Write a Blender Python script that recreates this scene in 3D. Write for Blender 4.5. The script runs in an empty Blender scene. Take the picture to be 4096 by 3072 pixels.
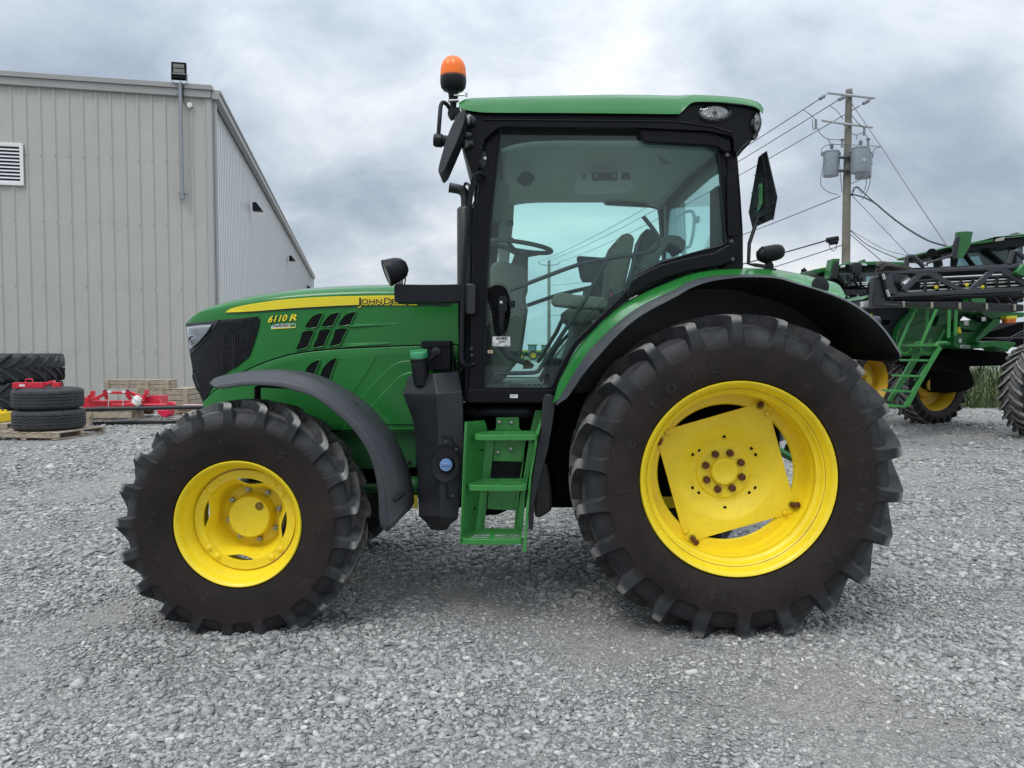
import bpy, math, random
import numpy as np
from mathutils import Vector, Matrix, noise as mnoise
random.seed(7); rng = np.random.default_rng(11)
scn = bpy.context.scene
COL = scn.collection
R = math.radians
# ---------------------------------------------------------------- camera
CAMZ, PITCH, FPX = 1.55, 2.5, 2963.0
cam = bpy.data.cameras.new('camera'); camo = bpy.data.objects.new('camera', cam); COL.objects.link(camo)
cam.sensor_width = 36.0; cam.lens = 36.0*FPX/4096.0
cam.clip_start = .05; cam.clip_end = 3000
camo.location = (0, 0, CAMZ); camo.rotation_euler = (R(90-PITCH), 0, 0)
scn.camera = camo
# ---------------------------------------------------------------- view
scn.view_settings.view_transform = 'Standard'; scn.view_settings.look = 'None'
scn.view_settings.exposure = 0.35; scn.view_settings.gamma = 1.0
scn.view_settings.use_curve_mapping = False
scn.cycles.max_bounces = 10; scn.cycles.transparent_max_bounces = 16
scn.cycles.use_denoising = True
scn.cycles.caustics_reflective = False; scn.cycles.caustics_refractive = False
# ---------------------------------------------------------------- sky: overcast cloud deck over a Nishita sky
SUN_EL, SUN_AZ = 58.0, 215.0            # azimuth, clockwise from +Y
w = bpy.data.worlds.new('World'); scn.world = w; w.use_nodes = True
nt = w.node_tree; N = nt.nodes; L = nt.links; N.clear()
def wn(t, **k):
    n = N.new(t)
    for a, b in k.items(): setattr(n, a, b)
    return n
def wmath(op, a, b=None, c=None):
    n = wn('ShaderNodeMath', operation=op)
    for i, v in enumerate((a, b, c)):
        if v is None: continue
        if isinstance(v, (int, float)): n.inputs[i].default_value = v
        else: L.new(v, n.inputs[i])
    return n.outputs[0]
out = wn('ShaderNodeOutputWorld')
sky = wn('ShaderNodeTexSky', sky_type='NISHITA'); sky.sun_disc = False
sky.sun_elevation = R(SUN_EL); sky.sun_rotation = R(SUN_AZ); sky.air_density = 1.0; sky.dust_density = 2.0
bg1 = wn('ShaderNodeBackground'); bg1.inputs[1].default_value = .1; L.new(sky.outputs[0], bg1.inputs[0])
tc = wn('ShaderNodeTexCoord'); sp = wn('ShaderNodeSeparateXYZ'); L.new(tc.outputs['Generated'], sp.inputs[0])
zc = wmath('MAXIMUM', sp.outputs[2], 0.0)
den = wmath('ADD', zc, .60)
cx_ = wmath('DIVIDE', sp.outputs[0], den); cy_ = wmath('DIVIDE', sp.outputs[1], den)
cb = wn('ShaderNodeCombineXYZ'); L.new(cx_, cb.inputs[0]); L.new(cy_, cb.inputs[1])
mp = wn('ShaderNodeMapping'); mp.inputs['Location'].default_value = (3.35, 7.2, 0); mp.inputs['Rotation'].default_value = (0, 0, R(20)); mp.inputs['Scale'].default_value = (.75, 1.0, 1)
L.new(cb.outputs[0], mp.inputs[0])
n1 = wn('ShaderNodeTexNoise'); n1.inputs['Scale'].default_value = 2.5; n1.inputs['Detail'].default_value = 5; n1.inputs['Roughness'].default_value = .5; n1.inputs['Distortion'].default_value = .25
L.new(mp.outputs[0], n1.inputs['Vector'])
n2 = wn('ShaderNodeTexNoise'); n2.inputs['Scale'].default_value = 8.0; n2.inputs['Detail'].default_value = 6; n2.inputs['Roughness'].default_value = .6; n2.inputs['Distortion'].default_value = .5
L.new(mp.outputs[0], n2.inputs['Vector'])
mixv = wmath('MULTIPLY_ADD', n2.outputs[0], .27, wmath('MULTIPLY', n1.outputs[0], .73))
rp = wn('ShaderNodeValToRGB'); L.new(mixv, rp.inputs[0])
cr = rp.color_ramp; cr.interpolation = 'B_SPLINE'
cr.elements[0].position = .36; cr.elements[0].color = (.255, .305, .375, 1)
cr.elements[1].position = .64; cr.elements[1].color = (.71, .725, .735, 1)
e = cr.elements.new(.46); e.color = (.375, .43, .50, 1)
e = cr.elements.new(.55); e.color = (.525, .57, .62, 1)
# a real overcast dome is brighter overhead than near the horizon
zb = wmath('MULTIPLY_ADD', wmath('POWER', zc, 2.0), 2.0, 1.0)
sg = wmath('MULTIPLY', zb, 1.02)
bg2 = wn('ShaderNodeBackground'); L.new(rp.outputs[0], bg2.inputs[0]); L.new(sg, bg2.inputs[1])
mx = wn('ShaderNodeMixShader'); mx.inputs[0].default_value = .94
L.new(bg1.outputs[0], mx.inputs[1]); L.new(bg2.outputs[0], mx.inputs[2]); L.new(mx.outputs[0], out.inputs[0])
# ---------------------------------------------------------------- sun behind the cloud
sl = bpy.data.lights.new('sun', 'SUN'); slo = bpy.data.objects.new('sun', sl); COL.objects.link(slo)
sl.energy = 1.1; sl.angle = R(22); sl.color = (1, .97, .93)
az = R(SUN_AZ); el = R(SUN_EL)
sd = Vector((math.sin(az)*math.cos(el), math.cos(az)*math.cos(el), math.sin(el)))
slo.rotation_euler = sd.to_track_quat('Z', 'Y').to_euler(); slo.location = (0, -20, 30)
# ---------------------------------------------------------------- unprojection of measured photo points
_cp, _sp = math.cos(R(PITCH)), math.sin(R(PITCH))
def P(px, py, Y):
    u = (px-2048)/FPX; v = -(py-1536)/FPX
    dy = _cp+v*_sp; dz = -_sp+v*_cp
    t = Y/dy
    return (u*t, Y, CAMZ+dz*t)
def M(Y): return Y/FPX          # metres per photo pixel at depth Y
# ---------------------------------------------------------------- materials
MAT = {}
def mat(name, col, rough=.5, metal=0.0, coat=0.0, var=0.0, vscale=8.0, bump=0.0, bscale=60.0, emis=None, estr=1.0, spec=.5, dust=0.0, dcol=(.3,.29,.27), dscale=4.0):
    if name in MAT: return MAT[name]
    m = bpy.data.materials.new(name); m.use_nodes = True; t = m.node_tree
    b = t.nodes['Principled BSDF']
    b.inputs['Base Color'].default_value = (*col, 1); b.inputs['Roughness'].default_value = rough
    b.inputs['Metallic'].default_value = metal; b.inputs['Coat Weight'].default_value = coat
    b.inputs['Coat Roughness'].default_value = .06
    b.inputs['Specular IOR Level'].default_value = spec
    if emis: b.inputs['Emission Color'].default_value = (*emis, 1); b.inputs['Emission Strength'].default_value = estr
    tcn = t.nodes.new('ShaderNodeTexCoord')
    csock = None
    if var > 0:
        n = t.nodes.new('ShaderNodeTexNoise'); n.inputs['Scale'].default_value = vscale; n.inputs['Detail'].default_value = 6; n.inputs['Roughness'].default_value = .6
        t.links.new(tcn.outputs['Object'], n.inputs['Vector'])
        r = t.nodes.new('ShaderNodeMapRange'); r.inputs[1].default_value = .25; r.inputs[2].default_value = .75; r.inputs[3].default_value = 1-var; r.inputs[4].default_value = 1+var
        t.links.new(n.outputs[0], r.inputs[0])
        mm = t.nodes.new('ShaderNodeVectorMath'); mm.operation = 'SCALE'; mm.inputs[0].default_value = col; t.links.new(r.outputs[0], mm.inputs['Scale'])
        csock = mm.outputs[0]
        r2 = t.nodes.new('ShaderNodeMapRange'); r2.inputs[1].default_value = .3; r2.inputs[2].default_value = .7; r2.inputs[3].default_value = max(0, rough-.08); r2.inputs[4].default_value = min(1, rough+.08)
        t.links.new(n.outputs[0], r2.inputs[0]); t.links.new(r2.outputs[0], b.inputs['Roughness'])
    if dust > 0:
        n = t.nodes.new('ShaderNodeTexNoise'); n.inputs['Scale'].default_value = dscale; n.inputs['Detail'].default_value = 9; n.inputs['Roughness'].default_value = .7; n.inputs['Distortion'].default_value = .4
        t.links.new(tcn.outputs['Object'], n.inputs['Vector'])
        r = t.nodes.new('ShaderNodeMapRange'); r.inputs[1].default_value = .48; r.inputs[2].default_value = .75; r.inputs[3].default_value = 0; r.inputs[4].default_value = dust
        t.links.new(n.outputs[0], r.inputs[0])
        mixc = t.nodes.new('ShaderNodeMix'); mixc.data_type = 'RGBA'
        t.links.new(r.outputs[0], mixc.inputs[0])
        if csock: t.links.new(csock, mixc.inputs[6])
        else: mixc.inputs[6].default_value = (*col, 1)
        mixc.inputs[7].default_value = (*dcol, 1); csock = mixc.outputs[2]
    if csock: t.links.new(csock, b.inputs['Base Color'])
    if bump > 0:
        n = t.nodes.new('ShaderNodeTexNoise'); n.inputs['Scale'].default_value = bscale; n.inputs['Detail'].default_value = 5
        t.links.new(tcn.outputs['Object'], n.inputs['Vector'])
        bp = t.nodes.new('ShaderNodeBump'); bp.inputs['Strength'].default_value = bump; bp.inputs['Distance'].default_value = .01
        t.links.new(n.outputs[0], bp.inputs['Height']); t.links.new(bp.outputs[0], b.inputs['Normal'])
    MAT[name] = m; return m
def glass_mat(name, tint, refl=.5, rough=0.0, haze=0.0, hcol=(.25,.3,.28)):
    m = bpy.data.materials.new(name); m.use_nodes = True; t = m.node_tree; t.nodes.clear()
    o = t.nodes.new('ShaderNodeOutputMaterial'); tr = t.nodes.new('ShaderNodeBsdfTransparent'); tr.inputs[0].default_value = (*tint, 1)
    g = t.nodes.new('ShaderNodeBsdfGlossy'); g.inputs['Roughness'].default_value = rough; g.inputs[0].default_value = (1,1,1,1)
    fr = t.nodes.new('ShaderNodeFresnel'); fr.inputs[0].default_value = 1.5
    mu = t.nodes.new('ShaderNodeMath'); mu.operation = 'MULTIPLY'; mu.inputs[1].default_value = refl; t.links.new(fr.outputs[0], mu.inputs[0])
    mx = t.nodes.new('ShaderNodeMixShader'); t.links.new(mu.outputs[0], mx.inputs[0]); 
    base = tr.outputs[0]
    if haze > 0:   # diffuse veil painted into the pane, standing in for reflected sky
        d = t.nodes.new('ShaderNodeBsdfDiffuse'); d.inputs[0].default_value = (*hcol, 1)
        m2 = t.nodes.new('ShaderNodeMixShader'); m2.inputs[0].default_value = haze
        t.links.new(base, m2.inputs[1]); t.links.new(d.outputs[0], m2.inputs[2]); base = m2.outputs[0]
    t.links.new(base, mx.inputs[1]); t.links.new(g.outputs[0], mx.inputs[2]); t.links.new(mx.outputs[0], o.inputs[0])
    MAT[name] = m; return m
GREEN = mat('tractor_green', (.019, .168, .031), .26, coat=.12, spec=.36, var=.05, vscale=3, bump=.04, bscale=12)
GREEN2 = mat('green_steel', (.034, .225, .043), .42, coat=.2, var=.10, vscale=14, dust=.2, dcol=(.12,.3,.12), dscale=20)
GREEN3 = mat('machine_green', (.010, .125, .024), .4, coat=.3, var=.15, vscale=3)
GREENW = mat('worn_green', (.025, .20, .045), .45, coat=.2, var=.1, vscale=9, dust=.9, dcol=(.25, .42, .28), dscale=14)
YEL = mat('wheel_yellow', (.89, .68, .018), .42, coat=.15, var=.07, vscale=5, dust=.25, dcol=(.45,.30,.05), dscale=12)
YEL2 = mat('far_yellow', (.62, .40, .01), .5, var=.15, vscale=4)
YDEC = mat('decal_yellow', (.87, .72, .03), .4)
BLK = mat('black_plastic', (.009, .010, .013), .42, spec=.24, var=.25, vscale=6, bump=.08, bscale=250)
BLKG = mat('black_gloss', (.008, .009, .011), .12, coat=.5)
BLKM = mat('black_metal', (.012, .012, .014), .38, coat=.2, var=.2)
GRYP = mat('grey_fender_plastic', (.040, .043, .050), .5, var=.12, vscale=5, bump=.1, bscale=300, dust=.2, dcol=(.11,.11,.11), dscale=9)
DARK = mat('underbody_black', (.005, .005, .006), .8, spec=.08, var=.3)
STEEL = mat('bolt_steel', (.45, .45, .43), .35, metal=1, var=.2, vscale=60)
RUST = mat('rusty_iron', (.10, .032, .014), .8, var=.5, vscale=60)
WHITE = mat('white_paint', (.78, .78, .76), .5)
INTR = mat('cab_trim_grey', (.60, .60, .56), .8, var=.05, bump=.1, bscale=200)
INTD = mat('cab_trim_dark', (.075, .078, .078), .7, var=.1)
CLOTH = mat('seat_cloth', (.30, .275, .205), .9, var=.15, vscale=40, bump=.4, bscale=140)
GLASS = glass_mat('tinted_glass', (.862, .988, .975), .55, haze=.028, hcol=(.42,.50,.48))
CLEAR = glass_mat('clear_lens', (.93, .94, .94), 1.0)
LENS = mat('lamp_reflector', (.75, .77, .78), .18, metal=.7, bump=1.0, bscale=90)
RED = mat('red_paint', (.60, .012, .035), .4, coat=.3, var=.1)
WOOD = mat('pallet_wood', (.36, .30, .225), .85, var=.35, vscale=9, bump=.4, bscale=40)
# ---------------------------------------------------------------- mesh helpers
ORG = {}
def tag(o, label=None, cat=None, group=None, kind=None):
    if label: o['label'] = label
    if cat: o['category'] = cat
    if group: o['group'] = group
    if kind: o['kind'] = kind
    return o
def empty(name, loc, parent=None, rz=0.0):
    o = bpy.data.objects.new(name, None); COL.objects.link(o); o.empty_display_size = .2
    loc = Vector(loc)
    if parent: o.parent = parent; o.location = loc-ORG[parent.name]
    else: o.location = loc
    o.rotation_euler = (0, 0, rz)
    ORG[o.name] = loc; return o
class MB:
    def __init__(s): s.v = []; s.f = []; s.m = []; s.cur = 0
    def add(s, vs, fs):
        b = len(s.v); s.v += [tuple(v) for v in vs]; s.f += [tuple(b+i for i in f) for f in fs]; s.m += [s.cur]*len(fs); return s
    def box(s, c, sz, rot=None):
        x, y, z = sz[0]/2, sz[1]/2, sz[2]/2
        vs = [Vector((a*x, b*y, d*z)) for a in (-1,1) for b in (-1,1) for d in (-1,1)]
        if rot is not None:
            if not isinstance(rot, Matrix): rot = Matrix.Rotation(rot, 3, 'Y')
            vs = [rot @ v for v in vs]
        vs = [v+Vector(c) for v in vs]
        return s.add(vs, [(0,1,3,2),(4,6,7,5),(0,4,5,1),(2,3,7,6),(0,2,6,4),(1,5,7,3)])
    def bb(s, x0, x1, y0, y1, z0, z1): return s.box(((x0+x1)/2,(y0+y1)/2,(z0+z1)/2), (abs(x1-x0),abs(y1-y0),abs(z1-z0)))
    def extr(s, poly, d):
        n = len(poly); d = Vector(d); a = [Vector(p) for p in poly]; b = [p+d for p in a]
        return s.add(a+b, [tuple(range(n)), tuple(range(2*n-1, n-1, -1))]+[(i, i+n, (i+1) % n+n, (i+1) % n) for i in range(n)])
    def prism(s, pix, y0, y1):      # outline measured on plane y0, extruded straight back to y1
        return s.extr([P(x, y, y0) for x, y in pix], (0, y1-y0, 0))
    def loft(s, rings, closed=False, caps=False):
        n = len(rings[0]); vs = [p for r in rings for p in r]; fs = []
        for i in range(len(rings)-1):
            for j in range(n if closed else n-1):
                k = (j+1) % n
                fs.append((i*n+j, i*n+k, (i+1)*n+k, (i+1)*n+j))
        if caps: fs += [tuple(range(n-1, -1, -1)), tuple((len(rings)-1)*n+j for j in range(n))]
        return s.add(vs, fs)
    def tube(s, path, r, n=8, caps=True, closed=False):
        pts = [Vector(p) for p in path]; rings = []; prev = None
        rs = r if isinstance(r, (list, tuple)) else [r]*len(pts)
        for i, p in enumerate(pts):
            if closed: d = pts[(i+1) % len(pts)]-pts[i-1]
            else: d = pts[min(i+1, len(pts)-1)]-pts[max(i-1, 0)]
            d = d.normalized() if d.length > 1e-9 else Vector((0,0,1))
            if prev is None:
                a = d.orthogonal().normalized()
            else:
                a = (prev-d*prev.dot(d)); a = a.normalized() if a.length > 1e-6 else d.orthogonal().normalized()
            prev = a; b = d.cross(a)
            rings.append([p+(a*math.cos(2*math.pi*k/n)+b*math.sin(2*math.pi*k/n))*rs[i] for k in range(n)])
        if closed: rings.append(rings[0]); caps = False
        return s.loft(rings, True, caps)
    def lathe(s, prof, o=(0,0,0), axis=(0,-1,0), n=32, ang=None):   # prof: (radius, distance along axis)
        ax = Vector(axis).normalized(); a = ax.orthogonal().normalized()
        if abs(ax.z) < .9: a = (Vector((0,0,1))-ax*ax.z).normalized()
        b = ax.cross(a); o = Vector(o); rings = []
        for r, h in prof:
            rings.append([o+ax*h+(a*math.cos(2*math.pi*k/n)+b*math.sin(2*math.pi*k/n))*max(r, 1e-5) for k in range(n)])
        return s.loft(rings, True, False)
    def cyl(s, a, b, r, n=16, r2=None):
        a = Vector(a); b = Vector(b); d = b-a
        return s.lathe([(0,0),(r,0),(r if r2 is None else r2, d.length),(0,d.length)], a, d, n)
    def xform(s, fn, start=0):
        s.v[start:] = [tuple(fn(Vector(v))) for v in s.v[start:]]; return s
    def build(s, name, mats, parent=None, smooth=True, sharp=38, bevel=0.0, seg=2, solid=0.0, local=False, sub=0):
        me = bpy.data.meshes.new(name)
        off = Vector((0,0,0))
        if parent is not None and not local: off = ORG[parent.name]
        me.from_pydata([tuple(Vector(v)-off) for v in s.v], [], s.f)
        mats = mats if isinstance(mats, (list, tuple)) else [mats]
        for m in mats: me.materials.append(m)
        if len(mats) > 1: me.polygons.foreach_set('material_index', s.m)
        import bmesh
        bm = bmesh.new(); bm.from_mesh(me); bmesh.ops.remove_doubles(bm, verts=bm.verts, dist=1e-5)
        bmesh.ops.dissolve_degenerate(bm, edges=bm.edges, dist=1e-6)
        bmesh.ops.recalc_face_normals(bm, faces=bm.faces); bm.to_mesh(me); bm.free()
        if smooth:
            me.polygons.foreach_set('use_smooth', [True]*len(me.polygons))
            me.set_sharp_from_angle(angle=R(sharp))
        me.update()
        o = bpy.data.objects.new(name, me); COL.objects.link(o)
        if parent is not None: o.parent = parent
        ORG[o.name] = off if not local else Vector((0,0,0))
        if solid:
            md = o.modifiers.new('thick', 'SOLIDIFY'); md.thickness = solid; md.offset = 0
        if bevel:
            md = o.modifiers.new('bevel', 'BEVEL'); md.width = bevel; md.segments = seg; md.limit_method = 'ANGLE'; md.angle_limit = R(35); md.harden_normals = True
        return o
def resample(pts, n):
    pts = [Vector(p) for p in pts]; d = [0]
    for a, b in zip(pts, pts[1:]): d.append(d[-1]+(b-a).length)
    out = []; k = 0
    for i in range(n):
        t = d[-1]*i/(n-1)
        while k < len(pts)-2 and d[k+1] < t: k += 1
        q = (t-d[k])/max(d[k+1]-d[k], 1e-9); out.append(pts[k].lerp(pts[k+1], min(max(q, 0), 1)))
    return out
def spl(pts, per=6, closed=False):      # Catmull-Rom through the points
    p = [Vector(q) for q in pts]; n = len(p); out = []
    rngi = range(n if closed else n-1)
    for i in rngi:
        if closed: a, b, c, d = p[i-1], p[i], p[(i+1) % n], p[(i+2) % n]
        else: a, b, c, d = p[max(i-1, 0)], p[i], p[i+1], p[min(i+2, n-1)]
        for k in range(per):
            t = k/per
            out.append(.5*((2*b)+(c-a)*t+(2*a-5*b+4*c-d)*t*t+(3*b-a-3*c+d)*t**3))
    if not closed: out.append(p[-1])
    return out
def S2(pts, per=6, closed=False): return [(v.x, v.y) for v in spl([(a, b, 0) for a, b in pts], per, closed)]
def interp(x, tab):
    if x <= tab[0][0]: return tab[0][1]
    for (a, b), (c, d) in zip(tab, tab[1:]):
        if x <= c: return b+(d-b)*(x-a)/(c-a)
    return tab[-1][1]
def rrect(x0, y0, x1, y1, r, n=4):
    out = []
    for cx, cy, a0 in ((x1-r, y1-r, 0), (x0+r, y1-r, 90), (x0+r, y0+r, 180), (x1-r, y0+r, 270)):
        for k in range(n+1):
            a = R(a0+90*k/n); out.append((cx+r*math.cos(a), cy+r*math.sin(a)))
    return out
def ell(cx, cy, rx, ry, n=28, rot=0):
    c, s_ = math.cos(R(rot)), math.sin(R(rot))
    return [(cx+rx*math.cos(a)*c-ry*math.sin(a)*s_, cy+rx*math.cos(a)*s_+ry*math.sin(a)*c) for a in [2*math.pi*k/n for k in range(n)]]
def copy_tree(o, parent=None):
    c = o.copy(); COL.objects.link(c)
    if parent is not None: c.parent = parent
    ORG[c.name] = ORG.get(o.name, Vector())
    for ch in list(o.children): copy_tree(ch, c)
    return c
_txt = {}
def text_geo(s, shear=0.0, bold=0.0):
    key = (s, shear, bold)
    if key not in _txt:
        cu = bpy.data.curves.new('t', 'FONT'); cu.body = s; cu.shear = shear; cu.offset = bold; cu.resolution_u = 3
        ob = bpy.data.objects.new('t', cu); COL.objects.link(ob)
        dg = bpy.context.evaluated_depsgraph_get(); dg.update()
        me = bpy.data.meshes.new_from_object(ob.evaluated_get(dg))
        vs = [tuple(v.co) for v in me.vertices]; fs = [tuple(p.vertices) for p in me.polygons]
        bpy.data.objects.remove(ob); bpy.data.curves.remove(cu); bpy.data.meshes.remove(me)
        x0 = min(v[0] for v in vs); x1 = max(v[0] for v in vs)
        _txt[key] = ([((v[0]-x0), v[1]) for v in vs], fs, x1-x0)
    return _txt[key]
def put_text(mb, s, x0, y0, x1, cap, fn, shear=0.0, bold=0.0, y1=None):
    """text from photo point (x0,y0) to x1 on baseline y0(..y1), cap height in photo pixels, fn maps a photo point onto the surface"""
    vs, fs, wd = text_geo(s, shear, bold); k = (x1-x0)/wd; c = cap/.73; y1 = y0 if y1 is None else y1
    mb.add([fn(x0+u*k, y0+(y1-y0)*u/wd-v*c) for u, v in vs], fs)
# ================================================================ ground
def ground_mat():
    m = bpy.data.materials.new('crushed_stone_ground'); m.use_nodes = True; t = m.node_tree; b = t.nodes['Principled BSDF']
    b.inputs['Roughness'].default_value = .92; b.inputs['Specular IOR Level'].default_value = .2
    g = t.nodes.new('ShaderNodeNewGeometry')
    def noise(sc, det=5, r=.6):
        n = t.nodes.new('ShaderNodeTexNoise'); n.inputs['Scale'].default_value = sc; n.inputs['Detail'].default_value = det; n.inputs['Roughness'].default_value = r
        t.links.new(g.outputs['Position'], n.inputs['Vector']); return n.outputs[0]
    def vor(sc, out='Distance', feat='F1'):
        n = t.nodes.new('ShaderNodeTexVoronoi'); n.inputs['Scale'].default_value = sc; n.feature = feat
        t.links.new(g.outputs['Position'], n.inputs['Vector']); return n.outputs[out]
    def ramp(s, pts):
        r = t.nodes.new('ShaderNodeValToRGB'); t.links.new(s, r.inputs[0]); c = r.color_ramp
        while len(c.elements) < len(pts): c.elements.new(.5)
        for e, (p, q) in zip(c.elements, pts): e.position = p; e.color = (*q, 1)
        return r.outputs[0]
    def mixc(f, a, b_, mode='MIX'):
        n = t.nodes.new('ShaderNodeMix'); n.data_type = 'RGBA'; n.blend_type = mode
        for s, v in ((n.inputs[0], f), (n.inputs[6], a), (n.inputs[7], b_)):
            if isinstance(v, float): s.default_value = v
            elif isinstance(v, tuple): s.default_value = (*v, 1)
            else: t.links.new(v, s)
        return n.outputs[2]
    cell = vor(38, 'Color'); sep = t.nodes.new('ShaderNodeSeparateColor'); t.links.new(cell, sep.inputs[0])
    stone = ramp(sep.outputs[0], [(0, (.19, .192, .194)), (.35, (.29, .29, .288)), (.7, (.38, .375, .366)), (1, (.52, .51, .485))])
    edge = vor(38, 'Distance', 'DISTANCE_TO_EDGE')
    eg = ramp(edge, [(0, (.45, .45, .45)), (.14, (1, 1, 1))])
    stone = mixc(1.0, stone, eg, 'MULTIPLY')
    c2 = vor(115, 'Color'); sp2 = t.nodes.new('ShaderNodeSeparateColor'); t.links.new(c2, sp2.inputs[0])
    fines = ramp(sp2.outputs[0], [(0, (.24, .232, .217)), (.5, (.36, .348, .326)), (1, (.50, .485, .455))])
    fines = mixc(1.0, fines, ramp(vor(115, 'Distance', 'DISTANCE_TO_EDGE'), [(0, (.6, .6, .6)), (.2, (1, 1, 1))]), 'MULTIPLY')
    big = ramp(noise(.7, 5, .6), [(.42, (0, 0, 0)), (.58, (1, 1, 1))])
    c = mixc(big, stone, fines)
    tone = ramp(noise(.23, 3), [(.3, (.84, .85, .87)), (.7, (1.1, 1.08, 1.04))])
    c = mixc(1.0, c, tone, 'MULTIPLY')
    t.links.new(c, b.inputs['Base Color'])
    bp = t.nodes.new('ShaderNodeBump'); bp.inputs['Strength'].default_value = .9; bp.inputs['Distance'].default_value = .012
    ad = t.nodes.new('ShaderNodeMath'); ad.operation = 'ADD'; t.links.new(edge, ad.inputs[0]); t.links.new(noise(90, 3), ad.inputs[1])
    t.links.new(ad.outputs[0], bp.inputs['Height']); t.links.new(bp.outputs[0], b.inputs['Normal'])
    return m
GM = ground_mat()
mb = MB(); S_ = 900
# finer near the camera with a gentle unevenness, one sheet to the horizon
xs = sorted(set([-S_, -300, -100, -50, -30] + [i*.5 for i in range(-40, 41)] + [30, 50, 100, 300, S_]))
ys = sorted(set([-S_, -300, -100, -40, -15, -6] + [i*.5 for i in range(-6, 61)] + [35, 45, 60, 100, 200, 400, S_]))
def gz(x, y):
    if abs(x) > 20 or y < -3 or y > 30: return -.01
    f = min(1, (20-abs(x))/4, (y+3)/2, (30-y)/5); dip = -.020*min(1, max(0, (9-y)/1.5))*f
    d = min((abs(x-px) for px in (1.24, -1.52)), default=9)
    return -.01+dip+f*.022*(mnoise.noise(Vector((x*.5, y*.5, 0)))+.5*mnoise.noise(Vector((x*1.3, y*1.3, 3))))
mb.add([(x, y, gz(x, y)) for y in ys for x in xs], [(j*len(xs)+i, j*len(xs)+i+1, (j+1)*len(xs)+i+1, (j+1)*len(xs)+i) for j in range(len(ys)-1) for i in range(len(xs)-1)])
tag(mb.build('ground', GM, sharp=180), kind='structure')
# ---- loose crushed stone, real faceted chips
def gravel_mat():
    m = bpy.data.materials.new('limestone_chips'); m.use_nodes = True; t = m.node_tree; b = t.nodes['Principled BSDF']
    b.inputs['Roughness'].default_value = .85; b.inputs['Specular IOR Level'].default_value = .25
    a = t.nodes.new('ShaderNodeAttribute'); a.attribute_name = 'tone'; a.attribute_type = 'GEOMETRY'
    r = t.nodes.new('ShaderNodeValToRGB'); t.links.new(a.outputs['Fac'], r.inputs[0]); c = r.color_ramp
    for _ in range(3): c.elements.new(.5)
    for e, (p, q) in zip(c.elements, [(0, (.17, .173, .175)), (.25, (.275, .276, .275)), (.55, (.365, .362, .353)), (.8, (.455, .446, .427)), (1, (.59, .575, .54))]): e.position = p; e.color = (*q, 1)
    g = t.nodes.new('ShaderNodeNewGeometry'); n = t.nodes.new('ShaderNodeTexNoise'); n.inputs['Scale'].default_value = 130; n.inputs['Detail'].default_value = 6; n.inputs['Roughness'].default_value = .75
    t.links.new(g.outputs['Position'], n.inputs['Vector'])
    mr = t.nodes.new('ShaderNodeMapRange'); mr.inputs[1].default_value = .3; mr.inputs[2].default_value = .7; mr.inputs[3].default_value = .50; mr.inputs[4].default_value = 1.42; t.links.new(n.outputs[0], mr.inputs[0])
    vm = t.nodes.new('ShaderNodeVectorMath'); vm.operation = 'SCALE'; t.links.new(r.outputs[0], vm.inputs[0]); t.links.new(mr.outputs[0], vm.inputs['Scale'])
    t.links.new(vm.outputs[0], b.inputs['Base Color']); return m
def rock_variants(k=24):
    import bmesh
    out = []
    for i in range(k):
        bm = bmesh.new()
        pts = []
        while len(pts) < 11:
            p = rng.uniform(-1, 1, 3)
            if .75 < np.linalg.norm(p*[1, 1, 1]) < 1.3: pts.append(p)
        for p in pts: bm.verts.new(tuple(p))
        r = bmesh.ops.convex_hull(bm, input=bm.verts)
        bm.verts.ensure_lookup_table()
        for v in [v for v in bm.verts if not v.link_faces]: bm.verts.remove(v)
        bmesh.ops.triangulate(bm, faces=bm.faces)
        bm.verts.index_update(); vs = np.array([v.co[:] for v in bm.verts]); fs = np.array([[v.index for v in f.verts] for f in bm.faces])
        out.append((vs, fs)); bm.free()
    return out
RV = rock_variants()
def patchiness(x, y):
    return mnoise.noise(Vector((x*.55+3, y*.8+11, 0)))+.6*mnoise.noise(Vector((x*1.6, y*2.2, 5)))
def scatter(count_fn):
    V = []; F = []; T = []; base = 0
    for (y0, y1, n, s0, s1) in count_fn:
        y = y0+(y1-y0)*rng.random(n)**.9
        x = (rng.random(n)*2-1)*(y*.76+.5)
        for i in range(n):
            pt = patchiness(x[i], y[i])
            if pt > .20 and rng.random() < min(.72, (pt-.20)*2.6): continue
            s = (s0+(s1-s0)*rng.random()**3.6)*(1.12-.85*max(-.35, min(.5, pt)))
            vs, fs = RV[int(rng.integers(len(RV)))]
            sc = np.array([1.25, .95, .52])*s*(.75+.5*rng.random(3))
            a = rng.random()*6.283; ti = rng.normal(0, .28); c, d = math.cos(a), math.sin(a); c2, d2 = math.cos(ti), math.sin(ti)
            p = vs*sc
            p = p @ np.array([[1, 0, 0], [0, c2, -d2], [0, d2, c2]]).T @ np.array([[c, -d, 0], [d, c, 0], [0, 0, 1]]).T
            p += np.array([x[i], y[i], gz(x[i], y[i])+s*.18])
            V.append(p); F.append(fs+base); base += len(p)
            T.append(np.full(len(p), np.clip(rng.normal(.50+.16*mnoise.noise(Vector((x[i]*.9, y[i]*1.3, 9)))+.06*pt, .23), 0, 1)))
    return np.vstack(V), np.vstack(F), np.concatenate(T)
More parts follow.
